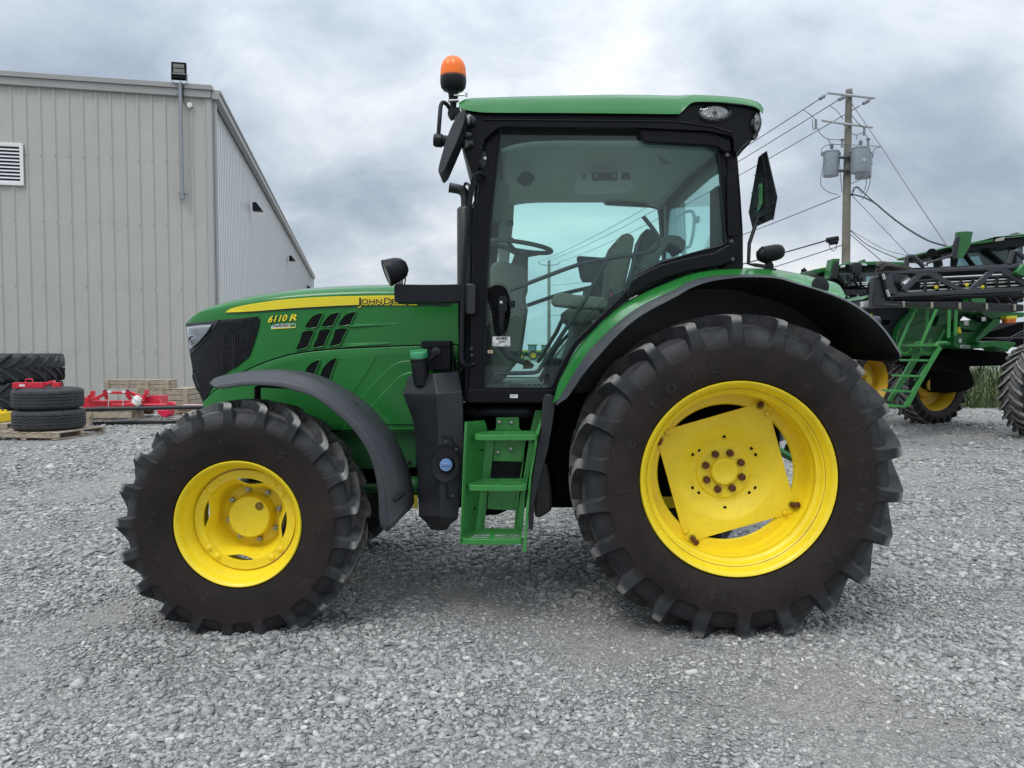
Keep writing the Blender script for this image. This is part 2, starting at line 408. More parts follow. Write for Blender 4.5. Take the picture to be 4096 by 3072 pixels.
def np_mesh(name, V, F, m, T=None):
    me = bpy.data.meshes.new(name); me.vertices.add(len(V)); me.vertices.foreach_set('co', V.astype(np.float32).ravel())
    k = F.shape[1]
    me.loops.add(F.size); me.loops.foreach_set('vertex_index', F.astype(np.int32).ravel())
    me.polygons.add(len(F)); me.polygons.foreach_set('loop_start', np.arange(0, F.size, k, dtype=np.int32))
    me.update(calc_edges=True); me.materials.append(m)
    if T is not None:
        at = me.attributes.new('tone', 'FLOAT', 'POINT'); at.data.foreach_set('value', T.astype(np.float32))
    o = bpy.data.objects.new(name, me); COL.objects.link(o); return o
V, F, T = scatter([(2.5, 9, 300, .022, .040), (2.5, 4.2, 40, .022, .036), (2.3, 3.6, 50000, .0040, .021), (3.5, 5.0, 52000, .0045, .022), (4.9, 7.5, 40000, .008, .028), (7.3, 12, 26000, .012, .034), (12, 22, 14000, .02, .045)])
tag(np_mesh('gravel', V, F, gravel_mat(), T), kind='stuff', label='loose grey crushed limestone chips covering the whole yard', cat='gravel')
# ================================================================ metal shed
shed = empty('metal_shed', (-9.6, 24, 0)); tag(shed, 'tall grey ribbed metal shed with a white vent and a floodlight on its roof edge', 'building')
CW = mat('grey_cladding', (.44, .435, .405), .5, var=.05, vscale=1.5, dust=.1, dcol=(.28,.27,.25), dscale=1.2)
CWS = mat('pale_cladding', (.66, .675, .675), .36, var=.05, vscale=1.5, metal=.15)
TRIM = mat('shed_trim', (.33, .325, .31), .45, var=.05, vscale=2)
C0 = Vector((-9.6, 24, 0)); FD = Vector((-.979, -.206, 0)); SD = Vector((-.209, .978, 0)); HT = 9.93
fn_ = Vector((.206, -.979, 0)); sn_ = Vector((.978, .209, 0))   # outward normals
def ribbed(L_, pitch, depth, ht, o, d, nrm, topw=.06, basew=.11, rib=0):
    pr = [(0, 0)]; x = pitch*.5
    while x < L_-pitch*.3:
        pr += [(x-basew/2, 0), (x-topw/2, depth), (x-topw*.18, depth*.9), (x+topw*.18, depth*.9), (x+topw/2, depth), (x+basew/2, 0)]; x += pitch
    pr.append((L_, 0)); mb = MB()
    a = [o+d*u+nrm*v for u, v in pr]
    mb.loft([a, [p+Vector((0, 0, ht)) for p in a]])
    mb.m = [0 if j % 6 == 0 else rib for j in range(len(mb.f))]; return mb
mb = ribbed(13, .395, .032, HT-.15, C0, FD, fn_, .05, .12)
for z in (1.55, 3.55, 5.55, 7.55):      # screw rows on the ribs
    x = .395/2
    while x < 12.9:
        p = C0+FD*x+fn_*.0335+Vector((0, 0, z)); mb.cur = 1; mb.lathe([(.018, 0), (.013, .012), (0, .013)], p, fn_, 6); x += .395
mb.cur = 0; mb.build('front_wall', [CW, mat('screw_grey', (.22,.215,.20), .4)], shed, sharp=20)
ribbed(60, .36, .016, HT-.35, C0, SD, sn_, .05, .09, 1).build('side_wall', [CWS, mat('shaded_rib', (.42, .43, .43), .5, var=.15, vscale=2)], shed, sharp=20)  # ribs get a darker color that stands in for their shading
def along(o, d, a0, a1, nrm, n0, n1, z0, z1):
    p = [o+d*a0+nrm*n0, o+d*a1+nrm*n0, o+d*a1+nrm*n1, o+d*a0+nrm*n1]
    return [Vector((q.x, q.y, z0)) for q in p], z1-z0
def slab(mb, o, d, a0, a1, nrm, n0, n1, z0, z1):
    p, h = along(o, d, a0, a1, nrm, n0, n1, z0, z1); mb.extr(p, (0, 0, h))
mb = MB(); slab(mb, C0, FD, -.02, 13, fn_, .036, .12, HT-.33, HT-.10); slab(mb, C0, FD, -.06, 13, fn_, -.3, .17, HT-.097, HT+.06)
mb.build('roof_trim', TRIM, shed, bevel=.01)
mb = MB(); slab(mb, C0, SD, -.12, 60, sn_, .04, .26, HT-.36, HT-.14); mb.build('gutter', TRIM, shed, bevel=.015)
mb = MB(); slab(mb, C0, SD, 0, 60, sn_, -1.5, .30, HT-.137, HT-.05); slab(mb, C0+Vector((0, 0, 0)), SD, .1, 60, sn_, -12, -1.4, HT-.10, HT-.02); mb.build('roof', TRIM, shed)
mb = MB(); slab(mb, C0, FD, -.02, .16, fn_, .034, .05, 0, HT-.34); slab(mb, C0, SD, -.05, .18, sn_, .034, .05, 0, HT-.36); mb.build('corner_trim', mat('corner_trim_grey', (.40,.40,.385), .4), shed)
mb = MB(); slab(mb, C0, SD, .02, .14, sn_, .055, .15, 0.1, HT-.37); mb.build('downspout', mat('downspout_grey', (.36,.36,.35), .4), shed, bevel=.01)
mb = MB(); p0 = C0+SD*60; slab(mb, p0, SD, -.1, .05, sn_, .03, .12, 0, HT-.3); mb.build('corner_trim', TRIM, shed)
def on_front(px, py, off=0.0):   # photo point -> front wall
    Y = 23.5
    for _ in range(8):
        q = P(px, py, Y); t_ = (q[0]-C0.x)/FD.x; Y = C0.y+FD.y*t_+fn_.y*off
    q = P(px, py, Y); return Vector(q)
def on_side(px, py, off=0.0):
    u = (px-2048)/FPX; t_ = (C0.x+sn_.x*off-u*(C0.y))/(u*SD.y-SD.x); q = P(px, py, C0.y+SD.y*t_); return Vector(q)
# vent
a = on_front(93, 575, .05); z1 = a.z; z0 = on_front(93, 743, .05).z; ax = (a-C0).dot(FD)
vm = empty('louvre_vent', (a.x, a.y, (z0+z1)/2), shed)
mb = MB(); slab(mb, C0, FD, ax, ax+.09, fn_, .03, .09, z0, z1); slab(mb, C0, FD, ax+.09, ax+1.5, fn_, .03, .09, z1-.09, z1); slab(mb, C0, FD, ax+.09, ax+1.5, fn_, .03, .09, z0, z0+.09)
slab(mb, C0, FD, ax+1.5, ax+1.59, fn_, .03, .09, z0, z1); mb.build('vent_frame', WHITE, vm, bevel=.006)
mb = MB(); slab(mb, C0, FD, ax+.05, ax+1.54, fn_, .033, .038, z0+.05, z1-.05); mb.build('vent_back', mat('vent_dark', (.02, .02, .025), .7), vm)
mb = MB(); nsl = 11
for i in range(nsl):
    zz = z0+.11+(z1-z0-.2)*i/(nsl-1)-.02
    pp = [C0+FD*(ax+.09)+fn_*.04+Vector((0, 0, zz+.045)), C0+FD*(ax+.09)+fn_*.085+Vector((0, 0, zz-.005)), C0+FD*(ax+.09)+fn_*.09+Vector((0, 0, zz)), C0+FD*(ax+.09)+fn_*.045+Vector((0, 0, zz+.055))]
    mb.extr(pp, FD*1.41)
mb.build('vent_slats', mat('vent_white', (.7, .7, .72), .4), vm)
# floodlight on its pipe
pa = on_front(732, 785, .1)+fn_*.1; pt = on_front(718, 358, .1)+fn_*.14; 
pt = Vector((pa.x, pa.y, pt.z+.12))
mb = MB(); mb.cyl(pa, pt, .055, 14); mb.cyl(pa-Vector((0, 0, .12)), pa, .07, 14)
PIPE = mat('galvanised_pipe', (.30, .32, .34), .4, metal=.7, var=.15, vscale=10)
mb.build('floodlight_pipe', PIPE, shed)
for zf in (.02, .93): 
    mb = MB(); q = pa.lerp(pt, zf); slab(mb, q-fn_*.0, FD, -.14, .14, fn_, -.10, -.06, q.z-.03, q.z+.03); mb.build('pipe_clamp', PIPE, shed)
fl = empty('floodlight', pt, shed)
k_ = 23.6/FPX
def flp(dx, dy, dep): return pt+Vector((-(-dx)*k_, 0, -dy*k_))+fn_*dep
base = pt
def fq(dx, up, dep): return base-FD*dx+Vector((0, 0, up))+fn_*dep
mb = MB(); mb.extr([fq(-.24, .16, .10), fq(.20, .16, .10), fq(.16, .74, -.13), fq(-.28, .74, -.13)], fn_*-.09+Vector((0, 0, -.04))); mb.build('lamp_housing', DARK, fl, bevel=.01)
mb = MB()
for u in (0, 1): 
    z_ = .36+.17*u; dd = .10-(z_-.16)/.58*.23+.012
    mb.extr([fq(-.185-.015*u, z_, dd), fq(.135-.015*u, z_, dd), fq(.125-.02*u, z_+.135, dd-.057), fq(-.20-.02*u, z_+.135, dd-.057)], fn_*-.01)
mb.build('lamp_panel', mat('led_panel', (.13, .135, .12), .5, spec=.1), fl)
mb = MB()
for i in range(10): q = fq(-.19+.038*i, .315, .055); mb.lathe([(.013, 0), (.013, .01), (0, .012)], q, fn_, 8)
mb.build('lamp_vents', WHITE, fl)
mb = MB(); mb.tube([fq(-.26, .33, -.02), fq(-.25, .10, .02), fq(-.16, .03, .02), fq(.14, .03, .02), fq(.22, .10, .02), fq(.21, .33, -.02)], .012, 6); mb.cyl(fq(0, 0, 0), fq(0, .06, 0), .04, 10); mb.build('lamp_yoke', PIPE, fl)
mb = MB(); mb.tube([fq(.02, .1, .03)]+[q for q in spl([fq(.10, -.05, .0), fq(.07, -.25, -.05), fq(.08, -.5, -.08), fq(.20, -.64, -.1), fq(.36, -.66, -.1)], 5)], .012, 6); mb.build('lamp_cable', BLK, fl)
q = on_front(759, 423, .06); mb = MB(); mb.lathe([(.085, -.03), (.085, .05), (.06, .07), (0, .07)], q, fn_, 18); mb.build('junction_box', WHITE, shed)
# wall packs on the side wall
for i, (px, py, s) in enumerate(((1012, 828, 1), (1157, 1034, 1), (1228, 1150, 1))):
    q = on_side(px, py, .05); o = q
    mb = MB(); h = .36
    mb.extr([o+SD*-.2+Vector((0, 0, -h/2)), o+SD*-.2+sn_*.42+Vector((0, 0, -h/2)), o+SD*-.2+sn_*.38+Vector((0, 0, -h/2+.06)), o+SD*-.2+sn_*.16+Vector((0, 0, h/2)), o+SD*-.2+Vector((0, 0, h/2))], SD*.4)
    mb.build('wall_lamp', BLK, shed, bevel=.01)
# interior-side closing walls so the shed stays a solid building from the side
mb = MB(); slab(mb, C0+FD*13, SD, 0, 60, Vector((-.978, -.209, 0)), -.02, .02, 0, HT-.2); slab(mb, C0+SD*60, FD, 0, 13, -fn_, -.02, .02, 0, HT-.2); mb.build('back_walls', CW, shed)
# ================================================================ wheels
def rubber(name, Rw, dusty=.5):
    m = bpy.data.materials.new(name); m.use_nodes = True; t = m.node_tree; b = t.nodes['Principled BSDF']
    tc = t.nodes.new('ShaderNodeTexCoord'); sp = t.nodes.new('ShaderNodeSeparateXYZ'); t.links.new(tc.outputs['Object'], sp.inputs[0])
    cb = t.nodes.new('ShaderNodeCombineXYZ'); t.links.new(sp.outputs[0], cb.inputs[0]); t.links.new(sp.outputs[2], cb.inputs[2])
    ln = t.nodes.new('ShaderNodeVectorMath'); ln.operation = 'LENGTH'; t.links.new(cb.outputs[0], ln.inputs[0])
    def noise(sc, det, r=.6):
        n = t.nodes.new('ShaderNodeTexNoise'); n.inputs['Scale'].default_value = sc; n.inputs['Detail'].default_value = det; n.inputs['Roughness'].default_value = r
        t.links.new(tc.outputs['Object'], n.inputs['Vector']); return n.outputs[0]
    def mr(s, a, b_, c=0.0, d=1.0):
        n = t.nodes.new('ShaderNodeMapRange'); n.inputs[1].default_value = a; n.inputs[2].default_value = b_; n.inputs[3].default_value = c; n.inputs[4].default_value = d
        t.links.new(s, n.inputs[0]); return n.outputs[0]
    def mul(a, b_):
        n = t.nodes.new('ShaderNodeMath'); n.operation = 'MULTIPLY'
        for i, v in enumerate((a, b_)):
            if isinstance(v, (int, float)): n.inputs[i].default_value = v
            else: t.links.new(v, n.inputs[i])
        return n.outputs[0]
    def mix(f, a, b_):
        n = t.nodes.new('ShaderNodeMix'); n.data_type = 'RGBA'; t.links.new(f, n.inputs[0])
        for s, v in ((n.inputs[6], a), (n.inputs[7], b_)):
            if isinstance(v, tuple): s.default_value = (*v, 1)
            else: t.links.new(v, s)
        return n.outputs[2]
    rad = ln.outputs['Value']
    side = mix(mr(noise(3, 6), .35, .7), (.0155, .0115, .0100), (.031, .0235, .0200))
    tread = mix(mr(noise(7, 6), .35, .7), (.019, .020, .022), (.048, .050, .054))
    c = mix(mr(rad, Rw*.80, Rw*.86), side, tread)
    nrm = t.nodes.new('ShaderNodeVectorMath'); nrm.operation = 'NORMALIZE'; t.links.new(cb.outputs[0], nrm.inputs[0])
    dt = t.nodes.new('ShaderNodeVectorMath'); dt.operation = 'DOT_PRODUCT'; t.links.new(nrm.outputs[0], dt.inputs[0]); ge = t.nodes.new('ShaderNodeNewGeometry'); t.links.new(ge.outputs['Normal'], dt.inputs[1])
    ab = t.nodes.new('ShaderNodeMath'); ab.operation = 'ABSOLUTE'; t.links.new(dt.outputs['Value'], ab.inputs[0])
    worn = mul(mul(mr(rad, Rw*.915, Rw*.955), mr(ab.outputs[0], .12, .40)), mr(noise(14, 9, .75), .30, .50))     # scuffed, dusty lug faces
    c = mix(mul(worn, dusty), c, (.33, .32, .30))
    c = mix(mul(mr(noise(11, 9, .7), .62, .72), .25*dusty), c, (.13, .12, .11))
    t.links.new(c, b.inputs['Base Color']); b.inputs['Specular IOR Level'].default_value = .22
    t.links.new(mr(noise(9, 5), .3, .7, .46, .62), b.inputs['Roughness'])
    bp = t.nodes.new('ShaderNodeBump'); bp.inputs['Strength'].default_value = .12; bp.inputs['Distance'].default_value = .01
    t.links.new(noise(70, 6), bp.inputs['Height']); t.links.new(bp.outputs[0], b.inputs['Normal'])
    return m
# profile tables: (s, carcass r/R, carcass y/hw, lug r/R, lug y/hw)
PRO = [(0, .937, 0, 1.0, 0), (.30, .935, .33, .999, .34), (.44, .929, .56, .996, .60), (.54, .918, .70, .988, .83), (.58, .902, .78, .977, .925),
       (.62, .877, .845, .950, .968), (.68, .850, .90, .908, .987), (.73, .826, .94, .870, .996), (.765, .812, .955, .842, 1.0), (.785, .795, .972, .825, 1.002), (.80, .795, 1.0, .805, 1.003),
       (.86, .74, .995, .74, .995), (.91, .69, .955, .69, .955), (.96, .64, .87, .64, .87)]
def tyre_half(mb, Rt, hw, rf, nl, sg, Lw=.36, sk=.85, cols=14, ph0=0.0, zflat=None, dirn=1, lugs=True):
    rows = []; ss = [0, .03, .031, .1, .2, .3, .38, .44, .49, .54, .56, .58, .60, .62, .65, .68, .71, .73, .75, .77, .785, .80, .83, .86, .885, .91, .935, .96]
    fr = [0, .035, .5, 1-.035]           # lug-top phases as fraction of lug width
    ph = [0, .075, .14, .21, .285, .36] if lugs else [0, .25, .5]
    if lugs: ph += [.46, .56, .68, .80, .90]
    phs = ph; pitch = 2*math.pi/nl; n = len(phs)*nl
    for s in ss:
        cr = interp(s, [(p[0], p[1]) for p in PRO]); cy = interp(s, [(p[0], p[2]) for p in PRO])
        lr = interp(s, [(p[0], p[3]) for p in PRO]); ly = interp(s, [(p[0], p[4]) for p in PRO])
        cr = cr*Rt; lr = lr*Rt
        if s > .86: k = (s-.86)/.10; base = .74*Rt; cr = lr = base+(rf+.012-base)*k; 
        hl = 0 if s < .0305 else 1
        u = min(s/.58, 1.0); skew = dirn*sk*pitch*(u**1.15)
        g = interp(s, [(0, 1.0), (.30, 1.0), (.54, 1.0), (.62, .98), (.70, .94), (.76, .86), (.78, .74), (.80, .55), (.9, .4)])
        row = []
        for i in range(nl):
            for p in phs:
                c0 = (1+Lw)/2
                if lugs and not (s < .031):
                    if p >= Lw-.001 or p == 0:
                        pp = p if p > 0 else 1.0
                        q = c0+(pp-c0)*g
                        if p == 0: q -= 1.0
                    else:
                        cl = Lw/2; q = (p-cl)*((1-(1-Lw)*g)/Lw)+cl
                    top = .05 <= p <= .31
                else: q = p; top = False
                h = hl if top else 0
                if s > .80: h = 1
                r = cr+(lr-cr)*h; y = (cy+(ly-cy)*h)*hw
                th = (i+ph0+q)*pitch+skew
                row.append((r, th, y))
        rows.append(row)
    rings = []
    for row in rows:
        ring = []
        for r, th, y in row:
            x = r*math.cos(th); z = r*math.sin(th)
            yy = y
            if zflat is not None and z < zflat:
                yy = y*(1+.5*min(.3, (zflat-z)/.1)) ; z = zflat-(zflat-z)*.05
            ring.append((x, sg*yy, z))
        rings.append(ring)
    rings.append([(rf*math.cos(t[1]), sg*(.74*hw), rf*math.sin(t[1])) for t in rows[-1]])
    if sg > 0: rings = rings[::-1]
    mb.loft(rings, True)
def ring_text(mb, s, rad, size, a0, a1, yfn, th=.003, out=1):
    """raised letters running clockwise from angle a0 to a1 (degrees, seen from outside, tops outward)"""
    n = len(s)
    for i, ch in enumerate(s):
        if ch == ' ': continue
        vs, fs, wd = text_geo(ch, 0, .012); a = a0+(a1-a0)*(i/(max(1, n-1)))
        k = size/.73
        pts = []
        for u, v in vs:
            rr = rad+(v*k-size/2); aa = R(a)-(u-wd/2)*k*.95/rad
            pts.append((rr*math.cos(aa), yfn(rr), rr*math.sin(aa)))
        nb = len(pts); 
        # thin raised outline: front faces plus skirt
        from collections import Counter
        ec = Counter(); 
        for f in fs:
            for j in range(len(f)): ec[tuple(sorted((f[j], f[(j+1) % len(f)])))] += 1
        back = [(x, y+th*2.5, z) for x, y, z in pts]
        sk = [(e[0], e[1], e[1]+nb, e[0]+nb) for e, c in ec.items() if c == 1]
        mb.add(pts+back, list(fs)+sk)
def sidewall_y(rr, Rt, hw, rf):
    f = rr/Rt
    y = interp(f, sorted([(p[3], p[4]) for p in PRO if p[0] >= .77]+[(.60, .80)]))
    if f < .74: y = interp(rr, [(rf+.012, .87), ((.74*Rt+rf)/2, .955), (.74*Rt, .995)])
    return -y*hw
def make_tyre(parent, Rt, hw, rf, nl, m, ph0=0.0, zflat=None, dirn=1, name='tyre', sk=.85):
    mb = MB(); tyre_half(mb, Rt, hw, rf, nl, -1, ph0=ph0, zflat=zflat, dirn=dirn, sk=sk); tyre_half(mb, Rt, hw, rf, nl, 1, ph0=ph0+.5, zflat=zflat, dirn=dirn, sk=sk)
    o = mb.build(name, m, parent, local=True, sharp=40, bevel=.004 if nl > 10 else 0, seg=2); return o
def hexbolt(mb, c, r, h, ax=(0,-1,0), n=6): mb.lathe([(r, 0), (r, h), (r*.7, h*1.12), (0, h*1.12)], c, ax, n)
# ---------------------------------------------------------------- the tractor
YC = 5.12
tractor = empty('farm_tractor', (0, YC, 0)); tag(tractor, 'large green farm tractor with yellow wheels and black cab posts, parked side-on in the foreground', 'tractor')
def fwheel(loc, mirrored=False):
    wl = empty('front_wheel', loc, tractor)
    Rt, hw, rf = .684, .205, .352
    make_tyre(wl, Rt, hw, rf, 21, rubber('front_rubber', Rt, .9), zflat=-.625, dirn=-1, ph0=.1)
    # rim
    mb = MB(); yo = -.80*hw
    prof = [(.335, yo+.012), (.351, yo+.004), (.356, yo-.006), (.350, yo-.014), (.338, yo-.010), (.330, yo+.010), (.322, yo+.03), (.318, yo+.045), (.305, yo+.055), (.300, yo+.10), (.292, yo+.115), (.288, yo+.135), (.287, yo+.30), (.315, yo+.33), (.35, yo+.345)]
    mb.lathe([(r, -y) for r, y in prof], (0, 0, 0), (0, -1, 0), 96); mb.build('rim', YEL, wl, local=True, sharp=50)
    yr = -.02+0.0   # ring plane
    yr = yo+.105
    mb = MB(); n = 96
    mb.lathe([(.288, -(yr+.012)), (.286, -yr), (.240, -(yr)), (.236, -(yr+.012)), (.24, -(yr+.02))], (0, 0, 0), (0, -1, 0), n)
    # dished disc with a lobed edge leaving four lens-shaped openings
    rings = []
    for k, (f, y) in enumerate(((1.0, yr+.012), (.97, yr+.012), (.90, yr+.05), (.84, yr+.10), (.78, yr+.145), (.72, yr+.165), (.0, yr+.165))):
        ring = []
        for j in range(n):
            a = 2*math.pi*j/n; lob = .262-.062*max(0, math.cos(2*(a+R(8))))**2 if abs(math.cos(2*(a+R(8)))) > 0 else .262
            lob = .262-.056*abs(math.cos(2*(a+R(8))))**3
            base = [lob, lob*.975, .22*(lob/.262)**.9, .205*(lob/.262)**.6, .19, .178, .08][k]
            ring.append((base*math.cos(a), y, base*math.sin(a)))
        rings.append(ring)
    mb.loft(rings, True); mb.build('wheel_disc', YEL, wl, local=True, sharp=40)
    for a in (35, 50, 125, 140, 218, 233, 305, 320):
        mb = MB(); mb.lathe([(.017, 0), (.0165, .006), (.012, .010), (0, .011)], (.262*math.cos(R(a)), yr, .262*math.sin(R(a))), (0, -1, 0), 16); mb.build('rivet', YEL, wl, local=True)
    hub = empty('hub', ORG[wl.name], wl); yh = yr+.165
    mb = MB(); mb.lathe([(.128, 0), (.128, .035), (.121, .05), (.119, .085), (.119, .092), (.112, .098), (0, .099)], (0, yh, 0), (0, -1, 0), 48); mb.build('hub_cap', YEL, hub, local=True)
    mb = MB(); q = (.062, yh-.098, .065); mb.lathe([(.024, 0), (.024, .004), (.018, .005), (.018, .002), (.012, .002), (.012, .008), (0, .008)], q, (0, -1, 0), 20); mb.build('drain_plug', mat('plug_dirty', (.25, .17, .02), .5), hub, local=True)
    for i in range(8):
        a = R(12+45*i); mb = MB(); c = (.152*math.cos(a), yh-.001, .152*math.sin(a))
        mb.lathe([(.017, 0), (.017, .003)], c, (0, -1, 0), 18); hexbolt(mb, c, .0145, .018); mb.lathe([(.009, .018), (.009, .034), (0, .035)], c, (0, -1, 0), 12)
        mb.build('wheel_bolt', STEEL, wl, local=True)
    f = lambda rr: sidewall_y(rr, Rt, hw, rf)-.0018
    for tx in (('Firestone', .460, .068, 56, -42), ('PERFORMER', .462, .040, 246, 190), ('85', .462, .038, 178, 172), ('EXTRA', .462, .030, 159, 147), ('420/85R24', .470, .040, 137, 99)):
        mb = MB(); ring_text(mb, *tx, f); mb.build('sidewall_lettering', mat('letter_rubber', (.029,.0245,.022), .75, spec=.25), wl, local=True, smooth=False)
    return wl
def rwheel(loc):
    wl = empty('rear_wheel', loc, tractor)
    Rt, hw, rf = .915, .235, .540
    make_tyre(wl, Rt, hw, rf, 22, rubber('rear_rubber', Rt, .7), zflat=-.885, dirn=-1, ph0=.3)
    yo = -.80*hw
    prof = [(.515, yo+.014), (.538, yo+.005), (.544, yo-.006), (.538, yo-.016), (.524, yo-.012), (.514, yo+.010), (.506, yo+.034), (.497, yo+.046), (.488, yo+.052), (.486, yo+.080), (.472, yo+.092), (.466, yo+.096), (.464, yo+.125), (.474, yo+.135), (.474, yo+.148), (.466, yo+.160), (.462, yo+.18), (.460, yo+.26), (.46, yo+.34), (.51, yo+.375), (.535, yo+.38)]
    mb = MB(); mb.lathe([(r, -y) for r, y in prof], (0, 0, 0), (0, -1, 0), 128); mb.build('rim', YEL, wl, local=True, sharp=50)
    mb = MB(); rr_ = R(1)
    for k in range(1):     # rust line where the tyre-side bead seat meets the lip
        mb.lathe([(.4975, -(yo+.0425)), (.4955, -(yo+.0455))], (0, 0, 0), (0, -1, 0), 128)
    rl = mat('rust_line', (.25, .12, .02), .7, dust=1.0, dcol=(.80, .56, .02), dscale=9); mb.build('rust_line', rl, wl, local=True)
    yr = yo+.245
    mb = MB(); mb.lathe([(.466, -(yr-.03)), (.458, -yr), (.404, -yr), (.396, -(yr+.012)), (.404, -(yr+.02))], (0, 0, 0), (0, -1, 0), 128); mb.build('rim_ring', YEL, wl, local=True)
    # square centre plate, corners clipped, dished boss
    yp = yr-.006; n = 96; rot = R(16); hs = .336; rings = []
    def edge(a, g=0.0):
        t = (a-rot) % (math.pi/2); t = min(t, math.pi/2-t); sq = hs/math.cos(t)       # square with short clipped corners
        return min(sq, .455)
    angs = sorted(set([2*math.pi*j/n for j in range(n)]+[(rot+math.pi/2*k+s*math.acos(hs/.455)) % (2*math.pi) for k in range(4) for s in (1, -1)]))
    def ring(fr, y): return [(fr(a)*math.cos(a), y, fr(a)*math.sin(a)) for a in angs]
    mb = MB()
    mb.loft([ring(edge, yp+.012), ring(edge, yp-.0), ring(lambda a: .285, yp), ring(lambda a: .268, yp+.006), ring(lambda a: .20, yp+.052), ring(lambda a: .182, yp+.060), ring(lambda a: .165, yp+.062), ring(lambda a: .155, yp+.052), ring(lambda a: .02, yp+.052)], True)
    mb.build('wheel_disc', YEL, wl, local=True, sharp=32, bevel=.002)
    mb = MB(); yb = yp+.030
    mb.lathe([(.078, 0), (.078, .022), (.072, .028), (.050, .026), (.046, .023), (0, .023)], (0, yp+.052, 0), (0, -1, 0), 40); mb.build('hub_cap', YEL, wl, local=True)
    for i in range(8):
        a = R(-18+45*i); mb = MB(); c = (.112*math.cos(a), yp+.052, .112*math.sin(a)); mb.lathe([(.023, 0), (.023, .004)], c, (0, -1, 0), 18); hexbolt(mb, c, .0205, .024); mb.build('wheel_bolt', RUST, wl, local=True)
    mb = MB()
    for i, (a, r) in enumerate([(92, .215), (2, .215) , (-88, .215), (182, .215)]): pass
    for a, r in ((28, .21), (152, .21), (208, .21), (332, .21), (90, .205), (272, .215), (40, .21), (140, .19), (222, .195), (320, .20)):
        q = (r*math.cos(R(a)), yp+.006+(.268-r)*.68-.004, r*math.sin(R(a))); mb.lathe([(.0100, 0), (0, .002)], q, (0, -1, 0), 12)
    mb.build('bolt_holes', DARK, wl, local=True)
    for k in range(4):
        a = rot+math.pi/4+math.pi/2*k; mb = MB()
        c = (.432*math.cos(a+.045), yp, .432*math.sin(a+.045)); ax = Vector((.4*math.cos(a+1.2), -1, .4*math.sin(a+1.2)))
        mb.lathe([(.021, 0), (.021, .006)], c, (0, -1, 0), 16); mb.lathe([(.014, 0), (.015, .04), (.017, .055), (0, .058)], c, ax, 12); mb.build('rim_bolt', RUST, wl, local=True)
        c = (.415*math.cos(a-.09), yp, .415*math.sin(a-.09)); mb = MB(); hexbolt(mb, c, .015, .012); mb.lathe([(.019, 0), (.019, .004)], c, (0, -1, 0), 16); mb.build('clamp_bolt', YEL, wl, local=True)
    f = lambda rr: sidewall_y(rr, Rt, hw, rf)-.0018
    for tx in (('Firestone', .648, .088, 197, 104), ('PERFORMER', .668, .056, 31, -27), ('85', .66, .050, -37, -42), ('EXTRA', .655, .036, -53, -64), ('460/85R38', .655, .048, -77, -118)):
        mb = MB(); ring_text(mb, *tx, f); mb.build('sidewall_lettering', mat('letter_rubber', (.029,.0245,.022), .75, spec=.25), wl, local=True, smooth=False)
    return wl
FWX, FWZ = -1.524, .592; RWX, RWZ = 1.246, .848
fw = fwheel((FWX, 4.06+.205-.02, FWZ)); rw = rwheel((RWX, 3.98+.255, RWZ))
def mirror_tree(o, parent, first=True):
    c = o.copy(); COL.objects.link(c); c.parent = parent
    if first: c.location = (o.location.x, -o.location.y, o.location.z); c.rotation_euler = (0, 0, 0)
    if o.type == 'MESH':
        me = o.data.copy(); me.transform(Matrix.Scale(-1, 4, (0, 1, 0))); me.flip_normals(); c.data = me
    for ch in list(o.children): mirror_tree(ch, c, True)
    ORG[c.name] = Vector(); return c
mirror_tree(fw, tractor); mirror_tree(rw, tractor)
def mirror_mesh(o, parent=None):
    return mirror_tree(o, parent or o.parent)
# ================================================================ tractor body
HY = 4.70
def hoodY(x, z=1.4):
    xn = P(741, 1300, 4.8)[0]; t = max(0, 1-(x-xn)/.75)
    y = HY+.20*t**2.4
    return y+.02*max(0, z-1.2)
def HP(px, py, off=0.0):
    Y = HY
    for _ in range(5):
        q = P(px, py, Y); Y = hoodY(q[0], q[2])-off
    return P(px, py, Y)
TOPC = S2([(741,1293),(770,1260),(808,1234),(874,1212),(950,1193),(1047,1176),(1161,1162),(1297,1152),(1460,1146),(1590,1145),(1731,1148),(1834,1152)])
STR_T = S2([(901,1249),(928,1233),(998,1217),(1134,1198),(1297,1187),(1460,1183),(1590,1182),(1834,1190)])
xtop = lambda x: interp(x, TOPC)
NOSE = [(1293,741),(1325,746),(1401,756),(1434,762),(1521,781),(1613,811),(1760,850)]
def xl(y): return interp(y, NOSE)
def ysh(x): return xtop(x)+interp(x, [(741, 4), (870, 26), (1000, 33), (1834, 36)])
def patchpt(u, v, y0f, y1f, off):
    x0 = 741+(1834-741)*u; ya = y0f(x0); yb = y1f(x0); y = ya+(yb-ya)*v
    x = x0+(xl(y)-741)*(1-u)**1.5
    return HP(x, y, off)
ybot = lambda x: interp(x, [(741, 1640), (1369, 1722), (1834, 1724)])
nu, nv = 70, 14
cols = []
for i in range(nu+1):
    u = (i/nu)**1.5; x0 = 741+1093*u; col = []
    for j in range(nv+1): col.append(Vector(patchpt(u, 1-j/nv, ysh, ybot, 0)))
    s = col[-1]; yt = s.y+.15; T_ = Vector(P(x0, xtop(x0), yt))
    T_.x = s.x
    for k in range(1, 7):
        a = math.pi/2*k/6; col.append(Vector((s.x, s.y+(yt-s.y)*(1-math.cos(a)), s.z+(T_.z-s.z)*math.sin(a))))
    for k in range(1, 4): col.append(Vector((s.x, yt+(YC-yt)*k/3, T_.z+.03*math.sin(math.pi/2*k/3))))
    full = col+[Vector((q.x, 2*YC-q.y, q.z)) for q in col[-2::-1]]
    cols.append(full)
